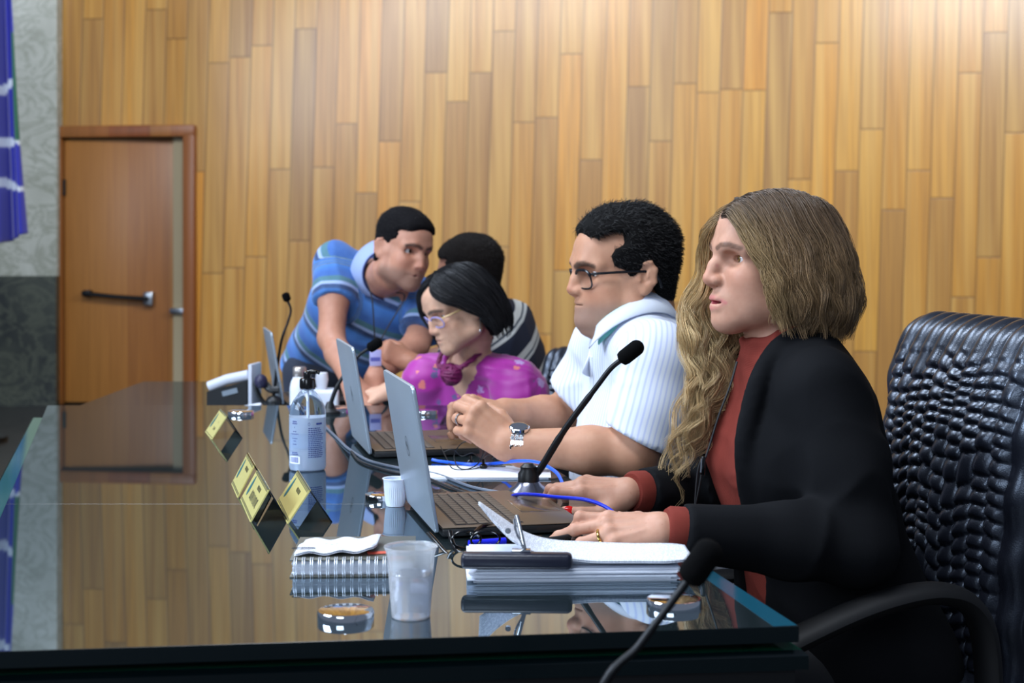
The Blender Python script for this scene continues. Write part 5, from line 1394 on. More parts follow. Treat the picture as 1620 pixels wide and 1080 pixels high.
def make_locks(gs, nl, per, K, seed, spread, wave_amp, wave_len, frizz, tr=(.85, 1.0), out=.0, lock_flat=1.0, grow=1.0):
    L, u, rn = guides_to_strands(gs, nl, K, 0, seed, t_end=tr)
    s = np.linspace(0, 1, K); lines = []; meta = []
    ph = rn.random((nl, 2)) * 2 * PI; wl = wave_len * rn.uniform(.75, 1.35, nl)
    off0 = rn.normal(0, 1, (nl, 3)) * out
    for j in range(nl):
        c = L[j] + off0[j] * sstep(s, 0, .25)[:, None]; seg = np.r_[0, np.cumsum(np.linalg.norm(np.diff(c, axis=0), axis=1))]
        t = np.gradient(c, axis=0); t /= np.linalg.norm(t, axis=1, keepdims=True) + 1e-9
        o = unit(np.mean(c[:K // 2], 0) * V(.6, 1, .15) + 1e-6); b = np.cross(t, o); b /= np.linalg.norm(b, axis=1, keepdims=True) + 1e-9; o2 = np.cross(b, t)
        A = wave_amp * sstep(s, .15, .8) * (1 + s * (grow - 1))
        c = c + b * (A * np.sin(2 * PI * seg / wl[j] + ph[j, 0]))[:, None] + o2 * (A * .7 * np.cos(2 * PI * seg / wl[j] * 1.0 + ph[j, 1]))[:, None]
        for q in range(per):
            r_ = math.sqrt(rn.random()) * spread; a = rn.random() * 2 * PI
            prof = (.35 + .65 * np.sin(PI * np.clip(s * .9 + .1, 0, 1))) * np.interp(s, (0, .1, .7, 1), (.8, 1, 1.05, .85))
            fz = frizz * sstep(s, .1, 1) * rn.normal(0, 1); fz2 = frizz * sstep(s, .1, 1) * rn.normal(0, 1)
            pp_ = rn.random() * 6
            l = c + b * (r_ * math.cos(a) * prof + fz + frizz * .5 * np.sin(s * 14 + pp_))[:, None] + o2 * (r_ * math.sin(a) * prof * lock_flat + fz2 * .6 + frizz * .5 * np.cos(s * 11 + pp_))[:, None]
            kk = s * (1 - .22 * rn.random() ** 1.5); l = np.stack([np.interp(kk, s, l[:, d]) for d in range(3)], -1)
            lines.append(l); meta.append((j, u[j], rn.random()))
    return np.array(lines), np.array(meta)
near = [[(.096, .002, .066), (.093, .026, .066), (.080, .056, .034), (.058, .080, -.010), (.043, .088, -.062), (.036, .084, -.108)],
        [(.072, -.002, .094), (.068, .040, .084), (.050, .074, .042), (.034, .091, -.012), (.018, .097, -.072), (.010, .088, -.120)],
        [(.020, -.008, .109), (.018, .046, .100), (.002, .086, .042), (-.018, .101, -.014), (-.034, .102, -.076), (-.036, .088, -.126)],
        [(-.025, -.008, .108), (-.034, .044, .096), (-.058, .081, .038), (-.078, .090, -.014), (-.094, .088, -.074), (-.088, .074, -.122)],
        [(-.055, -.010, .098), (-.072, .030, .082), (-.096, .054, .026), (-.112, .058, -.024), (-.122, .056, -.078), (-.108, .050, -.118)],
        [(-.070, -.020, .088), (-.092, -.006, .066), (-.112, .002, .014), (-.124, .004, -.034), (-.130, .006, -.082), (-.112, .008, -.118)],
        [(-.060, -.030, .092), (-.086, -.050, .066), (-.104, -.062, .010), (-.106, -.068, -.040), (-.102, -.070, -.086), (-.090, -.066, -.122)]]
far = [[(.094, -.002, .066), (.101, -.020, .046), (.095, -.050, .012), (.090, -.074, -.030), (.110, -.086, -.080), (.116, -.084, -.135), (.104, -.074, -.200), (.128, -.078, -.270), (.142, -.084, -.365)],
       [(.070, -.010, .092), (.082, -.046, .066), (.070, -.074, .022), (.066, -.086, -.030), (.092, -.094, -.086), (.088, -.086, -.145), (.074, -.070, -.210), (.106, -.072, -.280), (.130, -.080, -.350)],
       [(.040, -.012, .104), (.050, -.058, .080), (.036, -.084, .022), (.030, -.092, -.034), (.056, -.096, -.090), (.058, -.086, -.150), (.056, -.070, -.205), (.094, -.072, -.270), (.120, -.078, -.335)],
       [(.0, -.012, .108), (-.006, -.060, .088), (-.020, -.086, .024), (-.022, -.094, -.036), (.020, -.098, -.095), (.040, -.088, -.148), (.048, -.078, -.195), (.082, -.080, -.250), (.108, -.084, -.305)],
       [(-.03, -.014, .106), (-.044, -.058, .084), (-.064, -.080, .022), (-.066, -.086, -.036), (-.030, -.096, -.095), (-.005, -.102, -.140), (.008, -.108, -.190), (.020, -.112, -.230), (.030, -.112, -.270)]]
M_HAIR1 = hair_mat('blonde_hair', .38)
def hair_cols(meta, K, root, mid, end, s0=.25, s1=.75, var=.35):
    s = np.linspace(0, 1, K); a = sstep(s, 0, s0)[None, :, None]; b = sstep(s, s0, s1)[None, :, None]
    c = np.asarray(root) * (1 - a) + np.asarray(mid) * a; c = c * (1 - b) + np.asarray(end) * b
    k = (1 - var + 2 * var * meta[:, 2])[:, None, None]; lk = (.82 + .36 * ((meta[:, 0] * .618) % 1))[:, None, None]
    return np.clip(c * k * lk, 0, 1)
K = 26
ln, me_ = make_locks(near, 210, 44, K, 31, .0115, .0058, .085, .0028, (.88, 1.10), .0042, .75)
ln = (ln + V(0, 0, .004)) @ R1.T * S1 * 1.0 + t1
cN = hair_cols(me_, K, srgb(60, 48, 39), srgb(96, 75, 56), srgb(142, 113, 80))
fr_ = np.exp(-(me_[:, 1] / .9) ** 2)[:, None, None] * sstep(np.linspace(0, 1, K), .1, .5)[None, :, None]
cN = cN * (1 - fr_ * .55) + np.asarray(srgb(176, 146, 100)) * (.8 + .4 * me_[:, 2])[:, None, None] * fr_ * .55
rad = np.interp(np.linspace(0, 1, K), (0, .2, .8, 1), (.00042, .0005, .00042, .0002))
h1 = strands('hair', ln, rad, cN, M_HAIR1, pw1)
K2 = 46
ln, me_ = make_locks(far, 130, 40, K2, 47, .0120, .0105, .095, .0036, (.68, 1.12), .0105, .8, 1.35)
ln = ln @ R1.T * S1 + t1
cF = hair_cols(me_, K2, srgb(84, 66, 48), srgb(150, 122, 84), srgb(196, 168, 122), .12, .45)
rad = np.interp(np.linspace(0, 1, K2), (0, .2, .8, 1), (.00042, .0005, .00042, .00018))
strands('hair', ln, rad, cF, M_HAIR1, pw1)['label'] = 'long wavy blonde locks over the far shoulder'
# the scalp underneath
f = Field(axis(t1[0] - .16, t1[0] + .18, .005), axis(t1[1] - .14, t1[1] + .14, .005), axis(t1[2] - .15, t1[2] + .13, .005)); f.frame(R1, t1, S1)
f.ell((-.008, 0, .037), (.099, .0775, .079), 0); f.ell((-.035, 0, -.03), (.075, .075, .085), .03)
f.ell((-.045, .03, -.07), (.062, .045, .055), .03)
f.frame(); X, Y, Z = np.meshgrid(f.ax, f.ay, f.az, indexing='ij', sparse=True)
q0 = (X - t1[0]) * R1[0, 0] + (Y - t1[1]) * R1[1, 0] + (Z - t1[2]) * R1[2, 0]; q2 = (X - t1[0]) * R1[0, 2] + (Y - t1[1]) * R1[1, 2] + (Z - t1[2]) * R1[2, 2]
lim = np.where(q2 > .055, .060 + 0 * q2, .034)
lim = np.interp(q2.ravel(), (-.2, -.1, .0, .045, .075, .2), (.0, .020, .034, .040, .078, .078)).reshape(q2.shape)
f.v = np.maximum(f.v, (q0 - lim).astype(np.float32)); v, F = f.skin()
cloth_mesh('scalp_hair', v, F, mat('hair_under', srgb(62, 50, 38), .7), pw1)
# earphone wire down the front with its small remote
mb = MB(); b = np.array(pw1.location)
q = [P(1166, 572, 2.455), P(1155, 610, 2.44), P(1138, 655, 2.43), P(1124, 700, 2.425), P(1113, 735, 2.42), P(1106, 770, 2.42), P(1100, 800, 2.42), P(1099, 822, 2.42)]
mb.tube([x - b for x in catmull(q, 6)], .0017, 8)
q = [P(1111, 722, 2.42), P(1104, 745, 2.42), P(1100, 790, 2.42), P(1100, 825, 2.42)]; mb.tube([x - b for x in catmull(q, 6)], .0016, 8); mb.build('earphone_wire', M_RUB, pw1)
mb = MB(); mb.box(P(1112, 736, 2.415) - b, (.007, .007, .030), R=roty(.06), bevel=.002); mb.box(P(1109, 736, 2.412) - b, (.002, .003, .022), R=roty(.06), mat=1); mb.build('wire_remote', [M_BLKG, M_CHROME], pw1)
M_HMASS = NT('hair_mass'); M_HMASS.set(Base_Color=M_HMASS.attr('Col'), Roughness=.9); M_HMASS.b.inputs['Specular IOR Level'].default_value = .12; M_HMASS.bump(M_HMASS.noise(M_HMASS.coords(), 260, 3), .5, .002); M_HMASS = M_HMASS.m
# ---------------------------------------------------------------- short hair: a cap grown off the skull inside a side-view outline
def poly_sd(px, pz, poly):
    poly = np.asarray(poly, float); d = np.full(px.shape, 9.0); inside = np.zeros(px.shape, bool); n = len(poly)
    for i in range(n):
        a, b = poly[i], poly[(i + 1) % n]; e = b - a; wx, wz = px - a[0], pz - a[1]; t = np.clip((wx * e[0] + wz * e[1]) / (e @ e), 0, 1)
        d = np.minimum(d, np.hypot(wx - e[0] * t, wz - e[1] * t))
        c = ((a[1] > pz) != (b[1] > pz)) & (px < (b[0] - a[0]) * (pz - a[1]) / (b[1] - a[1] + 1e-12) + a[0]); inside ^= c
    return np.where(inside, -d, d)
def short_hair(parent, R, t, sc, p, poly, thick, m, col, col2, n_str, length, seed, h=.0032, rad=.00055, name='hair', lift=.5, flow=(-.6, 0, -.3)):
    """thick: (z values, thickness) up the head"""
    f = Field(axis(t[0] - .15 * sc, t[0] + .15 * sc, h), axis(t[1] - .15 * sc, t[1] + .15 * sc, h), axis(t[2] - .13 * sc, t[2] + .16 * sc, h))
    f.frame(R, t, sc); wf = p.get('wide', 1.0)
    f.ell((-.004, 0, .037), (.098, .075 * wf, .083), 0); f.ell((.040, 0, -.030), (.060, .060 * wf, .085), .02); f.ell((.062, 0, .040), (.040, .052, .045), .03)
    f.cap((-.030, 0, -.02), (-.045, 0, -.12), .060, .055, .03); f.frame()
    X, Y, Z = np.meshgrid(f.ax, f.ay, f.az, indexing='ij')
    q = np.stack([X - t[0], Y - t[1], Z - t[2]], -1) @ R / sc
    th_ = np.interp(q[..., 2], *thick) * sc
    th_ = th_ * (.9 + .2 * vnoise(q.reshape(-1, 3) * 40, seed).reshape(X.shape))
    pd = poly_sd(q[..., 0] + .010 * np.abs(q[..., 1] / .07) ** 2 * (q[..., 2] > .05), q[..., 2], poly) * sc
    d = np.maximum(f.v - th_, pd); kk = .010 * sc
    hh = np.clip(.5 - .5 * (f.v - th_ - pd) / kk, 0, 1); d = (pd * hh + (f.v - th_) * (1 - hh)) + kk * hh * (1 - hh)
    f.v = d.astype(np.float32); v, F = f.skin(); n_ = normals(v, F)
    c = np.asarray(col) * np.ones((len(v), 1))
    cloth_mesh('hair_mass', v, F, M_HMASS, parent, c)
    rn = np.random.default_rng(seed); i = rn.integers(0, len(v), n_str); K = 6; s = np.linspace(0, 1, K)
    fl = R @ np.asarray(flow, float); d0 = n_[i] * lift + fl + rn.normal(0, .28, (n_str, 3)); d0 -= n_[i] * np.minimum(0, (d0 * n_[i]).sum(1))[:, None]; d0 /= np.linalg.norm(d0, axis=1, keepdims=True)
    ln = length * sc * rn.uniform(.5, 1.15, n_str) * np.interp(((v[i] - t) @ R)[:, 2] / sc, (-.06, .0, .06, .1), (.35, .5, .8, 1.0))
    L = v[i][:, None, :] - n_[i][:, None, :] * .0015 + d0[:, None, :] * (ln[:, None] * s)[..., None] - n_[i][:, None, :] * (ln[:, None] * .35 * s ** 2)[..., None]
    cc = np.asarray(col)[None, :] * (1 - rn.random((n_str, 1))) + np.asarray(col2)[None, :] * rn.random((n_str, 1))
    strands(name, L, np.interp(s, (0, .5, 1), (rad, rad * .9, rad * .3)), np.repeat(cc[:, None, :], K, 1), m, parent)
def spectacles(parent, R, t, sc, p, m_rim, lens_w=.026, lens_h=.019, fx=.096, z=-.004, rim=.0018, ear_x=-.015, label=None, half=False, m_lens=None, mt=None, sq=.62):
    base = np.array(parent.location); w = lambda q: R @ (np.asarray(q, float) * sc) + t - base
    g = MB(); 
    for y in (-1, 1):
        q = []
        for a in np.linspace(0, 2 * PI, 36, endpoint=False):
            ca, sa = math.cos(a), math.sin(a); ex = lambda c_: math.copysign(abs(c_) ** sq, c_)
            yy = y * .0335 + lens_w * ex(ca); q.append(w((fx - .012 * (abs(yy) / .06) ** 2 + .004 * ex(sa), yy, z + lens_h * ex(sa))))
        g.tube(q, rim * sc, 8, closed=True)
        if half: g.tube(q[1:18], rim * 1.6 * sc, 8)
    g.tube([w((fx + .001, -.0105, z + .007)), w((fx + .004, 0, z + .010)), w((fx + .001, .0105, z + .007))], rim * sc, 8)
    o = g.build('spectacles', m_rim, parent, label)
    for y in (-1, 1):
        g = MB(); yy = y * (.0335 + lens_w)
        g.tube([w(q) for q in catmull([(fx - .012, yy, z + .010), (fx - .018, y * .066, z + .011), (.03, y * .0775 * p.get('wide', 1), z + .012), (ear_x, y * .081 * p.get('wide', 1), z + .010), (ear_x - .016, y * .079, z - .002), (ear_x - .024, y * .077, z - .022)], 5)], rim * .95 * sc, 8, flat=1.5)
        g.build('temple', mt or m_rim, o)
        if m_lens:
            g = MB(); q = []
            for a in np.linspace(0, 2 * PI, 30, endpoint=False):
                ca, sa = math.cos(a), math.sin(a); ex = lambda c_: math.copysign(abs(c_) ** sq, c_)
                yl = y * .0335 + lens_w * .97 * ex(ca); q.append((fx - .012 * (abs(yl) / .06) ** 2 + .004 * ex(sa), yl, z + lens_h * .97 * ex(sa)))
            n = len(q); g.add([w(V(*x) + V(.0005, 0, 0)) for x in q] + [w(V(*x) - V(.0008, 0, 0)) for x in q], [tuple(range(n)), tuple(reversed(range(n, 2 * n)))] + [(i, n + i, n + (i + 1) % n, (i + 1) % n) for i in range(n)])
            g.build('lens', m_lens, o)
M_LENS = NT('spectacle_lens'); M_LENS.set(Base_Color=(.96, .98, 1), Roughness=.0); M_LENS.b.inputs['Transmission Weight'].default_value = 1; M_LENS.b.inputs['IOR'].default_value = 1.06; M_LENS = M_LENS.m
M_HAIRK = hair_mat('dark_hair', .45, .35)

# ---------------------------------------------------------------- the man in the white shirt
th = math.radians(11); F2 = V(-math.cos(th), -math.sin(th), 0); L2 = V(math.sin(th), -math.cos(th), 0)
pw2 = person('seated man in a white short-sleeved shirt with black glasses and a silver watch', (.36, 3.24, 0))
R2 = face_R(math.radians(15), .04); t2_ = V(.243, 3.235, 1.140); S2 = 1.075
fp2 = dict(tip=(.1235, -.029), nasion=(.103, .004), brow=.1025, mouth=(.1065, -.061), chin=(.106, -.090), wide=1.03, jowl=1.5, eye=(.0675, .0315), gap=.0, lip=.78, open=.0040, browt=.0056, lipa=.7, sub=.5, browz=-.002)
nb2 = V(.268, 3.205, 1.010); hip2 = V(.40, 3.25, .47)
s2L, s2R = V(.285, 3.00, .958), V(.215, 3.40, .958)
e2L, e2R = V(.240, 2.955, .790), V(.115, 3.46, .800)
w2L, w2R = P(806, 703, 2.985), V(-.015, 3.325, .828)
def torso2(f, g=0.0, k=.02):
    f.loft(hip2, nb2 - hip2, L2, (0, .12, .24, .35, .43, .48, .52, .555), np.array((.20, .215, .212, .215, .222, .205, .14, .085)) + g,
           np.array((.165, .180, .172, .152, .130, .112, .092, .074)) + g, off=np.array((.02, .035, .030, .02, .008, .0, 0, 0)), k=k)
f = Field(axis(-.14, .62, .009, ((-.12, .02, .0032), (.09, .18, .003), (.18, .30, .005))), axis(2.85, 3.55, .009, ((2.92, 3.06, .0034), (3.15, 3.32, .0034))), axis(.42, 1.33, .009, ((.755, .90, .0034), (1.02, 1.16, .003))))
torso2(f, -.014)
for sh, el, wr in ((s2L, e2L, w2L), (s2R, e2R, w2R)):
    f.chain([nb2 + (sh - nb2) * .5, sh, (sh + el) / 2, el, el + (wr - el) * .35, wr], [.06, .058, .052, .045, .046, .030], .03, .02)
f.cap(nb2 - V(0, 0, .05), t2_ + R2 @ V(-.035, 0, -.08), .078, .068, .03)
f.cap(nb2 + F2 * .03 - V(0, 0, .01), t2_ + R2 @ V(.030, 0, -.088), .062, .045, .03)
add_head(f, R2, t2_, S2, fp2)
h2L = add_hand(f, w2L, V(-.80, .12, .58), V(-.50, -.50, .62), V(.25, .80, .45), 1.06,
               [(.06, .75, 1.15, .6), (.0, .85, 1.2, .6), (-.06, .95, 1.2, .6), (-.14, 1.0, 1.2, .6)], [(.7, -.5, .5), (.75, -.55, .1), (.6, -.75, -.1)])
h2R = add_hand(f, w2R, V(-.88, -.30, .25), V(-.15, .25, .95), V(-.2, -.92, -.1), 1.06,
               [(.05, .5, .9, .5), (.0, .6, 1.0, .5), (-.08, .7, 1.0, .5), (-.16, .75, 1.0, .5)], [(.75, -.3, .5), (.9, -.3, .1), (.9, -.4, 0)])
v, F = f.skin(); SK2 = srgb(186, 136, 108)
c = head_cols(v, R2, t2_, S2, fp2, SK2, srgb(150, 92, 84), srgb(34, 28, 26), srgb(118, 104, 98))
cloth_mesh('body', v, F, M_SKIN, pw2, c); add_eyes(pw2, R2, t2_, S2, fp2, (1, .0, -.25), srgb(50, 34, 24))
poly = [(.088, .070), (.094, .092), (.060, .140), (-.06, .14), (-.13, .06), (-.12, -.02), (-.088, -.062), (-.048, -.060), (-.036, -.030), (-.030, .004), (-.006, .004), (.000, -.016), (.020, -.016), (.024, .004), (.046, .014), (.052, .034), (.036, .058), (.034, .078), (.060, .080)]
short_hair(pw2, R2, t2_, S2, fp2, poly, ((-.07, -.03, .02, .07, .11, .14), (.004, .008, .012, .016, .020, .022)), M_HAIRK, srgb(13, 12, 12), srgb(30, 27, 27), 9000, .020, 3)
M_SPEC = mat('black_frame', srgb(17, 17, 22), .22)
spectacles(pw2, R2, t2_, S2, fp2, M_SPEC, lens_w=.0255, lens_h=.0185, fx=.104, z=-.010, label='black rectangular spectacles', half=True, m_lens=M_LENS, ear_x=-.022)
def shirt_mat():
    t = NT('white_shirt'); u = t.attr('stripe', 'Fac'); co = t.coords()
    fr = t.math('FRACT', t.math('MULTIPLY', u, 96)); ln = t.maprange(t.math('ABSOLUTE', t.math('SUBTRACT', fr, .5)), .06, .26)
    t.set(Base_Color=t.mix(ln, srgb(186, 194, 224), srgb(214, 219, 228)), Roughness=.8); t.b.inputs['Sheen Weight'].default_value = .1
    t.bump(t.noise(co, 700, 2), .15, .0005); return t.m
cu2 = unit(t2_ + R2 @ V(-.03, 0, -.09) - nb2)
M_SHIRT = shirt_mat(); M_MINT = mat('mint_band', srgb(120, 206, 194), .8)
f = Field(axis(-.02, .66, .006), axis(2.84, 3.58, .006), axis(.44, 1.12, .006))
torso2(f, .006)
f.ell(V(*(hip2[:2] * .6 + nb2[:2] * .4), .72) + F2 * .07, (.14, .17, .15), .06)
for sh, el, hem, nrm in ((s2L, e2L, V(.240, 2.955, .822), V(-.42, 0, -.9)), (s2R, e2R, s2R + (e2R - s2R) * .66, (e2R - s2R))):
    d = unit(el - sh)
    f.chain([nb2 - V(0, 0, .034), sh + V(0, 0, .008), sh + (el - sh) * .5 + V(.01, 0, .0), el + d * .03], [.080, .076, .074, .078], .035, .03, cut=(hem, nrm))
f.cap(nb2 - V(0, 0, .05), nb2 + cu2 * .012, .100, .086, .03)
v, F = f.skin('big'); n_ = normals(v, F)
rest = unit(nb2 - hip2)
arm = seg_dist(v, [s2L, e2L]); near_arm = sstep(-arm, -.11, -.085) * (v[:, 1] < 3.06)
am = .0045 + .005 * np.exp(-(np.linalg.norm(v - (s2L + V(.0, .05, -.10)), axis=1) / .10) ** 2) + .003 * sstep(-v[:, 2], -.86, -.75)
v = folds(v, n_, am, (10, 10, 8), 21, .55); v = relax(v, F, 1, .35)
stripe = ((v - hip2) @ L2) + .25 * ((v - hip2) @ rest) * 0
d2 = unit(e2L - s2L); sarm = (v - s2L) @ unit(np.cross(d2, L2)); stripe = np.where(near_arm > .5, sarm, stripe)
cloth_mesh('shirt', v, F, M_SHIRT, pw2, attrs={'stripe': stripe})
# collar: a folded band round the neck, mint inside, open at the front
def collar(parent, c, up, fwd, r, hgt, m_out, m_in, open_=.5, drop=.02, nm='collar', sx=1.0, th=.003, spread=1.25):
    left = np.cross(up, fwd); base = np.array(parent.location); rows = []; ang = np.linspace(open_, 2 * PI - open_, 50)
    prof = [(1.0, -.012), (.985, hgt * .6), (.985, hgt), (1.01, hgt * 1.06), (1.045, hgt * .98), (1.10, hgt * .70), (spread, -.012)]
    for rr_, z in prof:
        row = []
        for a in ang:
            front = math.cos(a) * .5 + .5
            row.append(c + fwd * math.cos(a) * r * rr_ * (1 + .10 * front) + left * math.sin(a) * r * rr_ * sx + up * (z - drop * front ** 2 - (.018 * front ** 3 if rr_ > 1.05 else 0)) - base)
        rows.append(row)
    mb = MB(); mb.quad_strip(rows[:5], 1); mb.quad_strip(rows[4:], 0); o = mb.build(nm, [m_out, m_in], parent, recalc=False)
    sm = o.modifiers.new('s', 'SOLIDIFY'); sm.thickness = th; sm.offset = 0; return o
MWH = mat('white_cotton', srgb(210, 216, 228), .8)
cu = unit(t2_ + R2 @ V(-.03, 0, -.09) - nb2)
collar(pw2, nb2 - cu * .006 + F2 * .010, unit(cu + V(-.10, 0, 0)), F2, .083, .038, MWH, M_MINT, .40, .040, spread=1.26)
mb = MB(); b = np.array(pw2.location)
for k in range(1, 6):
    z = .985 - k * .066; q = (z - hip2[2]) / (nb2[2] - hip2[2]); c0 = hip2 + (nb2 - hip2) * q
    i = np.argmax((v - c0) @ F2 - 40 * np.abs((v - c0) @ L2) - 30 * np.abs(v[:, 2] - z)); mb2 = MB(); mb2.lathe([(.0055, -.001), (.0058, .0012), (.004, .0018), (0, .0014)], 16, v[i] + F2 * .001 - b, R=np.array(Vector((0, 0, 1)).rotation_difference(Vector(F2)).to_matrix())); mb2.build('button', MWH, pw2)
mb = MB(); line = []
for z in np.linspace(.965, .64, 14):
    q = (z - hip2[2]) / (nb2[2] - hip2[2]); c0 = hip2 + (nb2 - hip2) * q
    i = np.argmax((v - c0) @ F2 - 40 * np.abs((v - c0) @ L2 - .0) - 30 * np.abs(v[:, 2] - z)); line.append(v[i] - b)
mb.tube(line, .014, 10, flat=.16, up=tuple(F2)); mb.build('button_placket', MWH, pw2)
# folded sleeve band, watch
d = unit(w2L - e2L); q = w2L - d * .018
e1 = unit(np.cross(d, V(0, 0, 1))); e2_ = np.cross(e1, d)
wt = thing('wristwatch', 'silver wristwatch with a steel link bracelet on the wrist of the man in white', 'watch', q)
mb = MB(); n = 22
for k in range(n):
    a = 2 * PI * k / n
    for o_ in (-.0086, 0, .0086):
        c_ = (e1 * math.cos(a) + e2_ * math.sin(a)) * .0326 + d * o_ + (d * .001 if k % 2 else 0)
        Rk = np.column_stack([d, -e1 * math.sin(a) + e2_ * math.cos(a), e1 * math.cos(a) + e2_ * math.sin(a)])
        mb.box(c_, (.0082, .0092, .0028), R=Rk, bevel=.0008, seg=1)
mb.build('bracelet', M_CHROME, wt)
upw = unit(e2_ + e1 * -.25); Rw = np.array(Vector((0, 0, 1)).rotation_difference(Vector(upw)).to_matrix())
mb = MB(); mb.lathe([(.016, -.004), (.0205, -.002), (.0205, .004), (.018, .0062), (.0165, .0062)], 36, upw * .0350, R=Rw); mb.build('watch_case', M_CHROME, wt)
mb = MB(); mb.lathe([(.0165, .0), (.0165, .0058), (0, .0060)], 36, upw * .0350, R=Rw); mb.build('dial', mat('dark_dial', srgb(40, 44, 60), .15), wt)
# ring
pts = h2L[2][0]; ax_ = unit(pts[1] - pts[0]); e1 = unit(np.cross(ax_, V(0, 0, 1))); e2_ = np.cross(ax_, e1); q = pts[0] + (pts[1] - pts[0]) * .7
mb = MB(); mb.tube([q + (e1 * math.cos(a) + e2_ * math.sin(a)) * .0112 - b for a in np.linspace(0, 2 * PI, 28, endpoint=False)], .0016, 8, closed=True); mb.build('ring', M_STEEL, pw2, 'silver ring')
legs(pw2, hip2, F2, L2, M_DARKT, M_SHOE)

# ---------------------------------------------------------------- the woman in magenta
pw3 = person('dark-haired woman in a magenta floral blouse and knotted necklace, looking down', (.06, 4.74, 0))
yw = math.radians(55); F3 = V(-math.cos(yw), -math.sin(yw), 0); L3 = V(math.sin(yw), -math.cos(yw), 0)
R3 = face_R(math.radians(27), .38, .04); t3 = V(-.150, 4.37, 1.022); S3 = .98
fp3 = dict(tip=(.120, -.036), nasion=(.099, .004), brow=.0985, mouth=(.105, -.070), chin=(.103, -.103), wide=.98, eye=(.066, .0310), gap=.0, lip=1.1, open=.0030, eyez=-.003, browt=.0052, browr=.8, sock=.88, crown=.077)
nb3 = V(-.125, 4.47, .850); hip3 = V(.06, 4.74, .46)
s3L, s3R = nb3 + L3 * .150 + V(0, 0, -.030), nb3 - L3 * .130 + V(0, 0, -.035)
e3L, e3R = V(.075, 4.40, .655), P(668, 603, 4.52)
w3L, w3R = V(-.06, 4.22 + .14, .70), P(615, 618, 4.60)
def torso3(f, g=0.0, k=.02):
    f.loft(hip3, nb3 - hip3, L3, (0, .1, .2, .30, .38, .44, .475, .505), np.array((.17, .165, .150, .158, .168, .160, .115, .07)) + g,
           np.array((.125, .115, .105, .118, .110, .095, .075, .055)) + g, off=np.array((0, 0, .01, .022, .012, .0, 0, 0)), k=k)
f = Field(axis(-.50, .30, .009, ((-.27, -.16, .0036),)), axis(4.15, 5.0, .009, ((4.24, 4.40, .0042),)), axis(.42, 1.17, .009, ((.90, 1.04, .0032),)))
torso3(f, 0)
for sh, el, wr in ((s3L, e3L, w3L), (s3R, e3R, w3R)): f.chain([nb3 + (sh - nb3) * .4 - V(0, 0, .01), sh, el, wr], [.042, .045, .036, .024], .03, .02)
f.cap(nb3 - V(0, 0, .05), t3 + R3 @ V(-.038, 0, -.070), .047, .043, .03)
f.cap(nb3 + F3 * .0, t3 + R3 @ V(.0, 0, -.080), .038, .032, .03)
add_head(f, R3, t3, S3, fp3)
add_hand(f, w3R, V(-.9, .2, -.1), V(0, -.2, 1), V(-.2, -.9, 0), .92, [(.05, .4, .6, .3), (0, .5, .7, .3), (-.08, .55, .7, .3), (-.15, .6, .7, .3)], [(.7, -.2, .6), (.9, -.2, .2), (1, 0, 0)])
v, F = f.skin(); SK3 = srgb(206, 160, 134)
c = head_cols(v, R3, t3, S3, fp3, SK3, srgb(166, 70, 80), srgb(30, 24, 24)); cloth_mesh('body', v, F, M_SKIN, pw3, c); add_eyes(pw3, R3, t3, S3, fp3, (1, 0, -.5), srgb(50, 36, 26))
# blouse
def floral_mat():
    t = NT('magenta_floral'); co = t.coords()
    def flowers(scale, seed, colr, base, size):
        m = t.mapping(co, (1, 1, 1), (seed, seed * 1.7, seed * .3)); vo = t.n('ShaderNodeTexVoronoi'); t.l(m, vo.inputs['Vector']); vo.inputs['Scale'].default_value = scale; vo.inputs['Randomness'].default_value = .85
        wob = t.noise(co, 140, 2); dd = t.math('ADD', vo.outputs['Distance'], t.math('MULTIPLY', t.math('SUBTRACT', wob, .5), .35))
        keep = t.math('GREATER_THAN', t.sep(vo.outputs['Color'])[0], .42)
        return t.mix(t.math('MULTIPLY', t.math('LESS_THAN', dd, size), keep), base, colr)
    c = t.mix(t.noise(co, 9, 2), srgb(146, 22, 128), srgb(176, 36, 156))
    c = flowers(17, 1.3, srgb(186, 150, 206), c, .27); c = flowers(19, 4.1, srgb(92, 78, 128), c, .22); c = flowers(18, 7.7, srgb(220, 120, 112), c, .22)
    t.set(Base_Color=c, Roughness=.5); t.b.inputs['Sheen Weight'].default_value = .3; return t.m
f = Field(axis(-.50, .34, .0065), axis(4.16, 5.0, .0065), axis(.44, .98, .0065))
torso3(f, .008)
for y in (-1, 1): f.ell(V(*(hip3[:2] * .42 + nb3[:2] * .58), .70) + F3 * .075 + L3 * y * .07, (.062, .062, .062), .05)
for sh, el, s_ in ((s3L, e3L, 1), (s3R, e3R, -1)):
    out = L3 * s_
    k_ = 1.0 if s_ > 0 else .92
    f.chain([nb3 + out * .055 - V(0, 0, .012), sh], [.046, .052], .02)
    f.ell(sh + out * .032 * k_ + V(0, 0, -.045), (.075 * k_, .075 * k_, .082), .03); f.chain([sh + out * .03 * k_ + V(0, 0, -.06), (sh + out * .02 + V(.01, -.02, -.20)) if s_ > 0 else sh + (el - sh) * .80], [.080 * k_, .072 * k_], .03)
X, Y, Z = np.meshgrid(f.ax, f.ay, f.az, indexing='ij', sparse=True)
lat = (X - nb3[0]) * L3[0] + (Y - nb3[1]) * L3[1]; fw_ = (X - nb3[0]) * F3[0] + (Y - nb3[1]) * F3[1]
halfw = np.interp(f.az, (.70, .745, .78, .81, .85, .9), (-.02, .0, .024, .040, .058, .075)).astype(np.float32)[None, None, :]
vcut = np.maximum(np.abs(lat) - halfw, -.06 - fw_); top = np.maximum(np.abs(lat) - .062, .862 - Z); vcut = np.minimum(vcut, top)
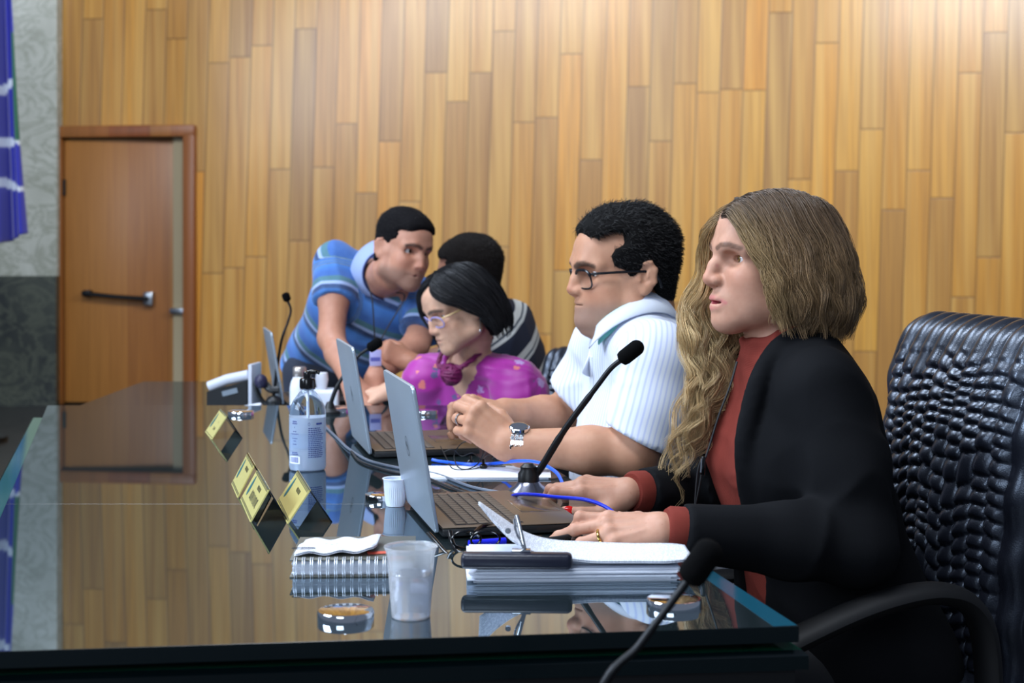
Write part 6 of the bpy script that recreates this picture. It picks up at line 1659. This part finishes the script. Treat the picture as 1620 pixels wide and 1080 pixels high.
f.v = np.maximum(f.v, -vcut.astype(np.float32)); v, F = f.skin('big'); n_ = normals(v, F)
puff = np.minimum(np.linalg.norm(v - s3L, axis=1), np.linalg.norm(v - s3R, axis=1))
ang = np.arctan2((v - s3L) @ F3, (v - s3L) @ UP); v = v + n_ * (np.exp(-(puff / .11) ** 2) * .0025 * np.sin(11 * ang + 3 * vnoise(v * 12, 2)))[:, None]
v = folds(v, n_, .006 + 0 * v[:, 0], (13, 13, 9), 33, .5); cloth_mesh('blouse', v, F, floral_mat(), pw3)
# necklace
M_NECK = mat('plum_cord', srgb(112, 22, 78), .55, bump=(120, .5, .002), var=.35, vscale=120)
b = np.array(pw3.location); pend = P(714, 592, 4.365); nk_ = MB()
for y in (1, -1):
    q = [nb3 - F3 * .035 + L3 * y * .060 + V(0, 0, .095), nb3 + L3 * y * .074 + F3 * .012 + V(0, 0, .055), nb3 * .5 + pend * .5 + L3 * y * .046 + F3 * .046 + V(0, 0, .012), pend + L3 * y * .012 + V(0, 0, .022)]
    c_ = catmull(q, 8)
    for a0 in (0, 2.1, 4.2):
        tt = np.arange(len(c_)); nk_.tube([x + (L3 * math.cos(a0 + k * .9) + V(0, 0, 1) * math.sin(a0 + k * .9)) * .0042 - b for k, x in zip(tt, c_)], .0046, 8)
o = nk_.build('necklace', M_NECK, pw3, 'plum cord necklace')
mb = MB(); mb.ball(pend - b, (.024, .024, .028))
for k in range(9):
    a = rotz(k * .7) @ rotx(k * 1.1); mb.tube([pend - b + a @ V(.027 * math.cos(q), .029 * math.sin(q), .006) for q in np.linspace(0, 2 * PI, 22, endpoint=False)], .0052, 6, closed=True)
mb.build('pendant', M_NECK, o, 'knotted plum pendant')
M_VIOL = mat('violet_frame', srgb(170, 160, 214), .15)
spectacles(pw3, R3, t3, S3, fp3, M_VIOL, lens_w=.0255, lens_h=.0170, fx=.1035, z=-.012, rim=.0021, label='pale violet spectacles', m_lens=M_LENS, mt=mat('amber_temple', srgb(206, 170, 120), .2), sq=.75)
# black bob
nearg = [[(.070, .020, .092), (.080, .046, .070), (.066, .074, .040), (.030, .088, .012), (-.010, .094, -.040), (-.020, .090, -.090)],
         [(.045, .012, .108), (.050, .052, .092), (.026, .086, .048), (-.006, .098, .000), (-.030, .100, -.060), (-.034, .094, -.118)],
         [(.0, .010, .116), (-.006, .054, .100), (-.026, .088, .048), (-.046, .100, -.010), (-.058, .100, -.070), (-.056, .092, -.130)],
         [(-.03, .008, .114), (-.046, .050, .096), (-.072, .078, .040), (-.088, .084, -.020), (-.096, .082, -.080), (-.088, .074, -.132)],
         [(-.055, .0, .104), (-.082, .026, .078), (-.108, .040, .020), (-.118, .044, -.036), (-.120, .042, -.086), (-.106, .040, -.126)],
         [(-.06, -.01, .1), (-.092, -.012, .07), (-.114, -.014, .014), (-.122, -.014, -.040), (-.122, -.012, -.088), (-.106, -.010, -.122)],
         [(-.05, -.02, .104), (-.08, -.056, .074), (-.098, -.074, .010), (-.098, -.082, -.044), (-.090, -.084, -.090), (-.080, -.08, -.122)]]
farg = [[(.070, .014, .094), (.094, -.014, .072), (.100, -.046, .040), (.096, -.070, -.004), (.080, -.084, -.060), (.074, -.086, -.125)],
        [(.050, .010, .106), (.066, -.034, .090), (.070, -.072, .040), (.056, -.088, -.010), (.044, -.094, -.065), (.040, -.094, -.130)],
        [(.0, .008, .116), (.0, -.052, .100), (-.004, -.088, .044), (-.008, -.098, -.010), (-.010, -.1, -.068), (-.010, -.098, -.130)]]
for gg, sd, nl in ((nearg, 61, 110), (farg, 62, 60)):
    ln, me_ = make_locks(gg, nl, 14, 20, sd, .011, .0022, .10, .0012, (.88, 1.03), .003, .5)
    ln = (ln * V(1.03, 1.06, 1) + V(0, 0, .006)) @ R3.T * S3 + t3
    cc = hair_cols(me_, 20, srgb(16, 15, 17), srgb(20, 19, 22), srgb(30, 28, 30), .3, .8, .4)
    strands('hair', ln, np.interp(np.linspace(0, 1, 20), (0, .2, .8, 1), (.0010, .0012, .0011, .0005)), cc, M_HAIRK, pw3)
poly = [(.070, .085), (.076, .10), (.05, .15), (-.07, .15), (-.15, .06), (-.14, -.10), (-.05, -.12), (-.015, -.05), (.004, .010), (.03, .04), (.052, .062)]
short_hair(pw3, R3, t3, S3, fp3, poly, ((-.12, -.03, .02, .07, .11, .14), (.012, .017, .016, .010, .006, .006)), M_HAIRK, srgb(14, 13, 15), srgb(22, 20, 22), 60, .01, 5, h=.0045)
mb = MB(); q = t3 + R3 @ V(-.012, .078, -.044) - b; mb.tube([q, q + V(0, 0, -.034)], .0007, 6); mb.ball(q + V(0, 0, -.036), .0035); mb.build('earring', M_CHROME, pw3, 'thin drop earring')
legs(pw3, hip3, F3, L3, M_DARKT, M_SHOE)

# ---------------------------------------------------------------- the man bending over in the striped polo
pw4 = person('man in a blue striped polo shirt bending over with one hand on the table', (-.62, 5.25, 0))
t4 = V(-.346, 4.75, 1.184); R4 = rotz(math.radians(-46)) @ roty(.16) @ rotx(-.14); S4 = .985
fp4 = dict(tip=(.122, -.038), nasion=(.101, .004), brow=.101, mouth=(.106, -.073), chin=(.104, -.104), eye=(.0675, .0315), gap=.0006, lip=.85, open=.0046, browt=.0060, wide=1.0)
s4R, s4L = P(532, 416, 4.95), P(684, 476, 4.93)
nb4 = (s4R + s4L) / 2 + V(.0, .0, .030) ; hip4 = V(-.60, 5.22, .80)
side4 = unit(s4L - s4R); up4 = unit(nb4 - hip4); side4 = unit(side4 - up4 * (side4 @ up4)); fwd4 = np.cross(side4, up4)
e4R, w4R = P(524, 535, 4.80), P(556, 606, 4.62)
e4L, w4L = P(658, 545, 4.82), P(594, 596, 4.68)
L4n = float(np.linalg.norm(nb4 - hip4))
def torso4(f, g=0.0, k=.02):
    ts = np.array((-.10, .0, .12, .24, .34, .40, .44, .475)) * L4n / .475
    f.loft(hip4, up4, side4, ts, np.array((.17, .168, .165, .178, .19, .185, .13, .08)) + g, np.array((.12, .12, .115, .118, .115, .105, .085, .065)) + g, off=np.array((0, 0, .01, .01, .005, 0, 0, 0)), k=k)
f = Field(axis(-.86, -.12, .009, ((-.40, -.26, .0042),)), axis(4.50, 5.45, .009, ((4.78, 4.92, .0042),)), axis(.55, 1.36, .009, ((1.08, 1.22, .0042),)))
torso4(f, -.01)
for sh, el, wr in ((s4R, e4R, w4R), (s4L, e4L, w4L)): f.chain([nb4 + (sh - nb4) * .5 - V(0, 0, .02), sh, (sh + el) / 2, el, el + (wr - el) * .35, wr], [.055, .054, .048, .041, .040, .027], .03, .02)
f.cap(nb4 - up4 * .05, t4 + R4 @ V(-.035, 0, -.075), .062, .056, .03); f.cap(nb4 + fwd4 * .02, t4 + R4 @ V(.0, 0, -.09), .055, .042, .03)
add_head(f, R4, t4, S4, fp4)
add_hand(f, w4R, V(.35, -.55, -.72), V(-.1, -.70, .6), V(.9, -.1, .25), 1.0, [(.1, -.3, .5, .3), (0, -.3, .5, .3), (-.1, -.3, .55, .3), (-.2, -.3, .55, .3)], [(.8, -.1, .6), (.9, -.1, .3), (1, -.1, .1)])
add_hand(f, w4L, V(-.15, -.45, -.85), V(-.2, -.85, .4), V(-.95, .1, .1), 1.0, [(.05, .2, .9, .5), (0, .3, .9, .5), (-.08, .35, .9, .5), (-.15, .4, .9, .5)], [(.8, -.2, .5), (.9, -.3, .1), (.9, -.4, 0)])
v, F = f.skin(); SK4 = srgb(186, 132, 108)
c = head_cols(v, R4, t4, S4, fp4, SK4, srgb(160, 92, 88), srgb(36, 28, 26), srgb(104, 88, 78)); cloth_mesh('body', v, F, M_SKIN, pw4, c); add_eyes(pw4, R4, t4, S4, fp4, (1, .1, .05), srgb(40, 28, 22))
poly = [(.090, .062), (.100, .085), (.06, .14), (-.07, .14), (-.13, .06), (-.115, -.02), (-.085, -.06), (-.045, -.055), (-.034, -.02), (-.028, .010), (.0, .010), (.006, .0), (.022, .0), (.026, .02), (.046, .030), (.050, .050), (.060, .060)]
short_hair(pw4, R4, t4, S4, fp4, poly, ((-.06, .0, .035, .06, .09, .12), (.0010, .0015, .003, .008, .014, .016)), M_HAIRK, srgb(16, 14, 16), srgb(30, 27, 28), 3000, .012, 13, h=.004)
def polo_mat():
    t = NT('striped_polo'); u = t.attr('stripe', 'Fac'); co = t.coords()
    fr = t.math('FRACT', t.math('DIVIDE', u, .118))
    B_, N_, G_, W_ = srgb(40, 84, 158), srgb(18, 28, 78), srgb(66, 108, 110), srgb(160, 176, 214)
    c = t.ramp(fr, [(0, B_), (.38, srgb(66, 128, 206)), (.50, N_), (.60, N_), (.62, W_), (.70, W_), (.72, G_), (.86, G_), (.88, B_)], 'LINEAR')
    m = t.noise(co, 40, 3); t.set(Base_Color=t.mix(t.math('MULTIPLY', m, .25), c, srgb(120, 170, 226)), Roughness=.85); t.b.inputs['Sheen Weight'].default_value = .2; return t.m
M_POLO = polo_mat()
f = Field(axis(-.92, -.12, .0075), axis(4.55, 5.45, .0075), axis(.60, 1.26, .0075))
torso4(f, .008); att = []
for sh, el in ((s4R, e4R), (s4L, e4L)):
    d = unit(el - sh); hem = sh + d * (.145 if sh is s4R else .135)
    f.chain([nb4 - up4 * .05, sh, sh + d * .20], [.066, .068, .070], .03, .02, cut=(hem, d))
v, F = f.skin('big'); n_ = normals(v, F); v = folds(v, n_, .007 + 0 * v[:, 0], (10, 10, 8), 41, .5); v = relax(v, F, 1, .4)
st = (v - hip4) @ up4
for sh, el in ((s4R, e4R), (s4L, e4L)):
    d = unit(el - sh); a = (v - sh) @ d; r_ = np.linalg.norm(v - sh - a[:, None] * d, axis=1); m = sstep(-r_, -.095, -.080) * sstep(a, .015, .05)
    st = st * (1 - m) + (.19 - a) * m
cloth_mesh('polo_shirt', v, F, M_POLO, pw4, attrs={'stripe': st})
nd4 = unit(t4 + R4 @ V(-.030, 0, -.085) - nb4); fw4c = unit(R4[:, 0] * .8 + fwd4 * .5 - nd4 * ((R4[:, 0] * .8 + fwd4 * .5) @ nd4))
collar(pw4, nb4 + nd4 * .050 + fw4c * .004, nd4, fw4c, .076, .030, mat('grey_blue_collar', srgb(150, 166, 206), .85), mat('navy_inside', srgb(30, 40, 90), .85), .38, .040, spread=1.50)
mb = MB(); b = np.array(pw4.location)
bd = thing('identity_badge', 'pale identity badge on a dark lanyard hanging from the bending man', 'badge', P(594, 566, 4.66))
bb = np.array(bd.location); mb.box((0, 0, 0), (.036, .003, .050), R=rotz(.2), bevel=.001); mb.box((0, -.002, -.004), (.030, .0008, .012), R=rotz(.2), mat=1); mb.build('card', [mat('badge_card', srgb(176, 176, 222), .3), mat('badge_print', srgb(92, 96, 170), .4)], bd)
mb = MB(); c_ = P(594, 552, 4.66) - bb
for q in ([nb4 + side4 * .062 + fwd4 * .07 + up4 * .012, P(640, 470, 4.70), P(612, 520, 4.66)], [nb4 - side4 * .05 + fwd4 * .075 + up4 * .012, P(588, 470, 4.70), P(592, 520, 4.66)]):
    mb.tube([x - bb for x in catmull(q, 5)] + [c_], .0022, 6)
mb.build('lanyard', M_RUB, bd)
f = Field(axis(-.90, -.30, .014), axis(4.95, 5.55, .014), axis(.05, .90, .014)); f.ell(hip4 - V(0, 0, .03), (.17, .15, .13), .04)
for s_ in (-1, 1): f.chain([hip4 + V(s_ * .09, 0, -.05), hip4 + V(s_ * .10, -.03, -.38), hip4 + V(s_ * .10, .03, -.71)], [.098, .07, .058], .04, .03)
v, F = f.skin(); cloth_mesh('trousers', v, F, mat('grey_trousers', srgb(40, 46, 62), .85), pw4)
for s_ in (-1, 1): mb = MB(); mb.ball(hip4 + V(s_ * .10, -.03, -.755) - b, (.05, .13, .043)); mb.build('shoe', M_SHOE, pw4)
d = unit(w4L - e4L); e1 = unit(np.cross(d, V(0, 0, 1))); e2_ = np.cross(e1, d)
mb = MB(); mb.tube([w4L - d * .022 + (e1 * math.cos(a) + e2_ * math.sin(a)) * .031 - b for a in np.linspace(0, 2 * PI, 24, endpoint=False)], .006, 8, closed=True); mb.build('watch_strap', M_RUB, pw4, 'dark wrist strap')

# ---------------------------------------------------------------- the man turned away at the back
pw5 = person('man in a navy and white striped shirt turned away, behind the woman in magenta', (.10, 5.22, 0))
F5 = unit(V(-.90, .42, 0)); L5 = np.cross(UP, F5); t5 = V(-.136, 5.0, 1.092)
R5 = np.column_stack([F5, L5, UP]) @ roty(.06); S5 = 1.02
fp5 = dict(wide=1.0, gap=0.0)
nb5 = V(-.078, 4.99, .962); hip5 = V(.06, 5.20, .50)
s5L, s5R = nb5 + L5 * .170 + V(0, 0, -.062), nb5 - L5 * .170 + V(0, 0, -.062)
e5L, e5R = P(716, 590, 4.74), V(-.25, 5.25, .80); w5L, w5R = P(650, 573, 4.72), V(-.44, 5.2, .80)
def torso5(f, g=0.0, k=.02):
    f.loft(hip5, nb5 - hip5, L5, (0, .12, .24, .35, .43, .48, .515, .545), np.array((.16, .158, .158, .165, .175, .170, .12, .072)) + g, np.array((.125, .12, .115, .115, .108, .098, .08, .06)) + g, k=k)
f = Field(axis(-.52, .36, .0095, ((-.28, -.16, .006),)), axis(4.55, 5.45, .0095), axis(.44, 1.30, .0095, ((1.0, 1.2, .006),)))
torso5(f, -.01)
for sh, el, wr in ((s5L, e5L, w5L), (s5R, e5R, w5R)): f.chain([nb5 + (sh - nb5) * .5, sh, el, wr], [.055, .052, .040, .027], .03, .02)
f.cap(nb5 - V(0, 0, .05), t5 + R5 @ V(-.04, 0, -.06), .060, .056, .03)
add_head(f, R5, t5, S5, fp5)
add_hand(f, w5L, V(-.86, -.15, .42), V(-.25, -.75, .6), V(.35, .2, .9), 1.0, [(.06, 1.0, 1.3, .6), (.0, 1.1, 1.3, .6), (-.06, 1.15, 1.3, .6), (-.12, 1.2, 1.3, .6)], [(.75, -.2, .6), (.85, -.4, .1), (.6, -.7, -.2)])
v, F = f.skin(); SK5 = srgb(176, 122, 96)
c = head_cols(v, R5, t5, S5, fp5, SK5, srgb(150, 90, 84), srgb(36, 28, 26)); cloth_mesh('body', v, F, M_SKIN, pw5, c); add_eyes(pw5, R5, t5, S5, fp5, (1, 0, 0), srgb(40, 28, 22))
poly = [(.090, .062), (.102, .085), (.06, .15), (-.07, .15), (-.14, .06), (-.12, -.03), (-.10, -.075), (-.045, -.075), (-.034, -.02), (-.028, .010), (.0, .010), (.006, -.01), (.022, -.01), (.026, .02), (.046, .030), (.055, .050), (.065, .062)]
short_hair(pw5, R5, t5, S5, fp5, poly, ((-.07, -.02, .035, .06, .09, .12), (.004, .007, .012, .016, .020, .022)), M_HAIRK, srgb(24, 20, 18), srgb(44, 36, 32), 3000, .014, 17, h=.004)
def rugby_mat():
    t = NT('navy_white_stripes'); u = t.attr('stripe', 'Fac')
    fr = t.math('FRACT', t.math('DIVIDE', u, .105)); c = t.ramp(fr, [(0, srgb(26, 34, 54)), (.62, srgb(206, 208, 204)), (.72, srgb(60, 70, 84)), (.78, srgb(214, 214, 208))], 'CONSTANT')
    t.set(Base_Color=c, Roughness=.85); return t.m
f = Field(axis(-.40, .36, .008), axis(4.60, 5.45, .008), axis(.48, 1.10, .008)); torso5(f, .01)
for sh, el in ((s5L, e5L), (s5R, e5R)):
    d = unit(el - sh); f.chain([nb5 - V(0, 0, .05), sh, sh + d * .24], [.066, .068, .066], .03, .02, cut=(sh + d * .20, d))
f.cap(nb5 - V(0, 0, .03), nb5 + V(-.015, 0, .035), .074, .066, .02)
v, F = f.skin('big'); n_ = normals(v, F); v = folds(v, n_, .006 + 0 * v[:, 0], (10, 10, 8), 51, .5); st = (v - hip5) @ unit(nb5 - hip5)
for sh, el in ((s5L, e5L), (s5R, e5R)):
    d = unit(el - sh); a = (v - sh) @ d; r_ = np.linalg.norm(v - sh - a[:, None] * d, axis=1); m = sstep(-r_, -.095, -.078) * sstep(a, .01, .05); st = st * (1 - m) + (.47 - a) * m
cloth_mesh('shirt', v, F, rugby_mat(), pw5, attrs={'stripe': st})
legs(pw5, hip5, F5, L5, M_DARKT, M_SHOE, knee=.40)
# ================================================================ light and camera
W = bpy.data.worlds.new('world'); SC.world = W; W.use_nodes = True
bg = W.node_tree.nodes['Background']; bg.inputs[0].default_value = (.62, .74, 1.0, 1); bg.inputs[1].default_value = .22
def area(name, loc, look, size, power, col, sy=None):
    l = bpy.data.lights.new(name, 'AREA'); l.energy = power; l.color = col; l.shape = 'RECTANGLE'; l.size = size; l.size_y = sy or size
    o = bpy.data.objects.new(name, l); COL.objects.link(o); o.location = loc
    d = Vector(look) - Vector(loc); o.rotation_euler = d.to_track_quat('-Z', 'Y').to_euler(); return o
# tall daylight windows on the left, luminaires over the hall, and an added fill and highlight light
area('window_daylight', (-5.2, 1.2, 3.6), (0.2, 3.0, .9), 3.2, 370, (.70, .83, 1.0), 2.2)
area('rear_fill_light', (-1.8, -3.2, 3.2), (0, 2.4, .8), 2.6, 100, (.74, .86, 1.0), 1.6)  # added soft cool fill from behind the camera
area('overhead_light', (-.9, 1.6, 4.6), (.0, 3.0, .8), 2.4, 150, (.84, .91, 1.0), .9)
area('overhead_light', (-1.9, 4.8, 4.4), (.4, 2.8, .8), 2.4, 130, (.74, .85, 1.0), .9)  # added overhead light for highlights on the chair leather and hair
area('stage_luminaire', (3.6, 5.6, 3.95), (2.4, 11, 3.5), 2.6, 260, (.86, .93, 1.0), 1.2)
area('stage_luminaire', (-1.5, 5.8, 4.0), (-1.0, 11.2, 3.6), 3.0, 160, (.93, .96, 1.0), 1.0)
cam = bpy.data.cameras.new('camera'); co_ = bpy.data.objects.new('camera', cam); COL.objects.link(co_); SC.camera = co_
co_.location = (0, 0, CH); co_.rotation_euler = (PI / 2, 0, 0)
cam.sensor_fit = 'HORIZONTAL'; cam.sensor_width = 36; cam.lens = FPX / 1620 * 36
cam.shift_y = -(540 - YH) / 1620
cam.clip_start = .05; cam.clip_end = 200
cam.dof.use_dof = True; cam.dof.focus_distance = 2.5; cam.dof.aperture_fstop = 6.3
SC.view_settings.view_transform = 'Standard'; SC.view_settings.look = 'None'; SC.view_settings.gamma = 1; SC.view_settings.use_curve_mapping = False
SC.view_settings.exposure = 0.0
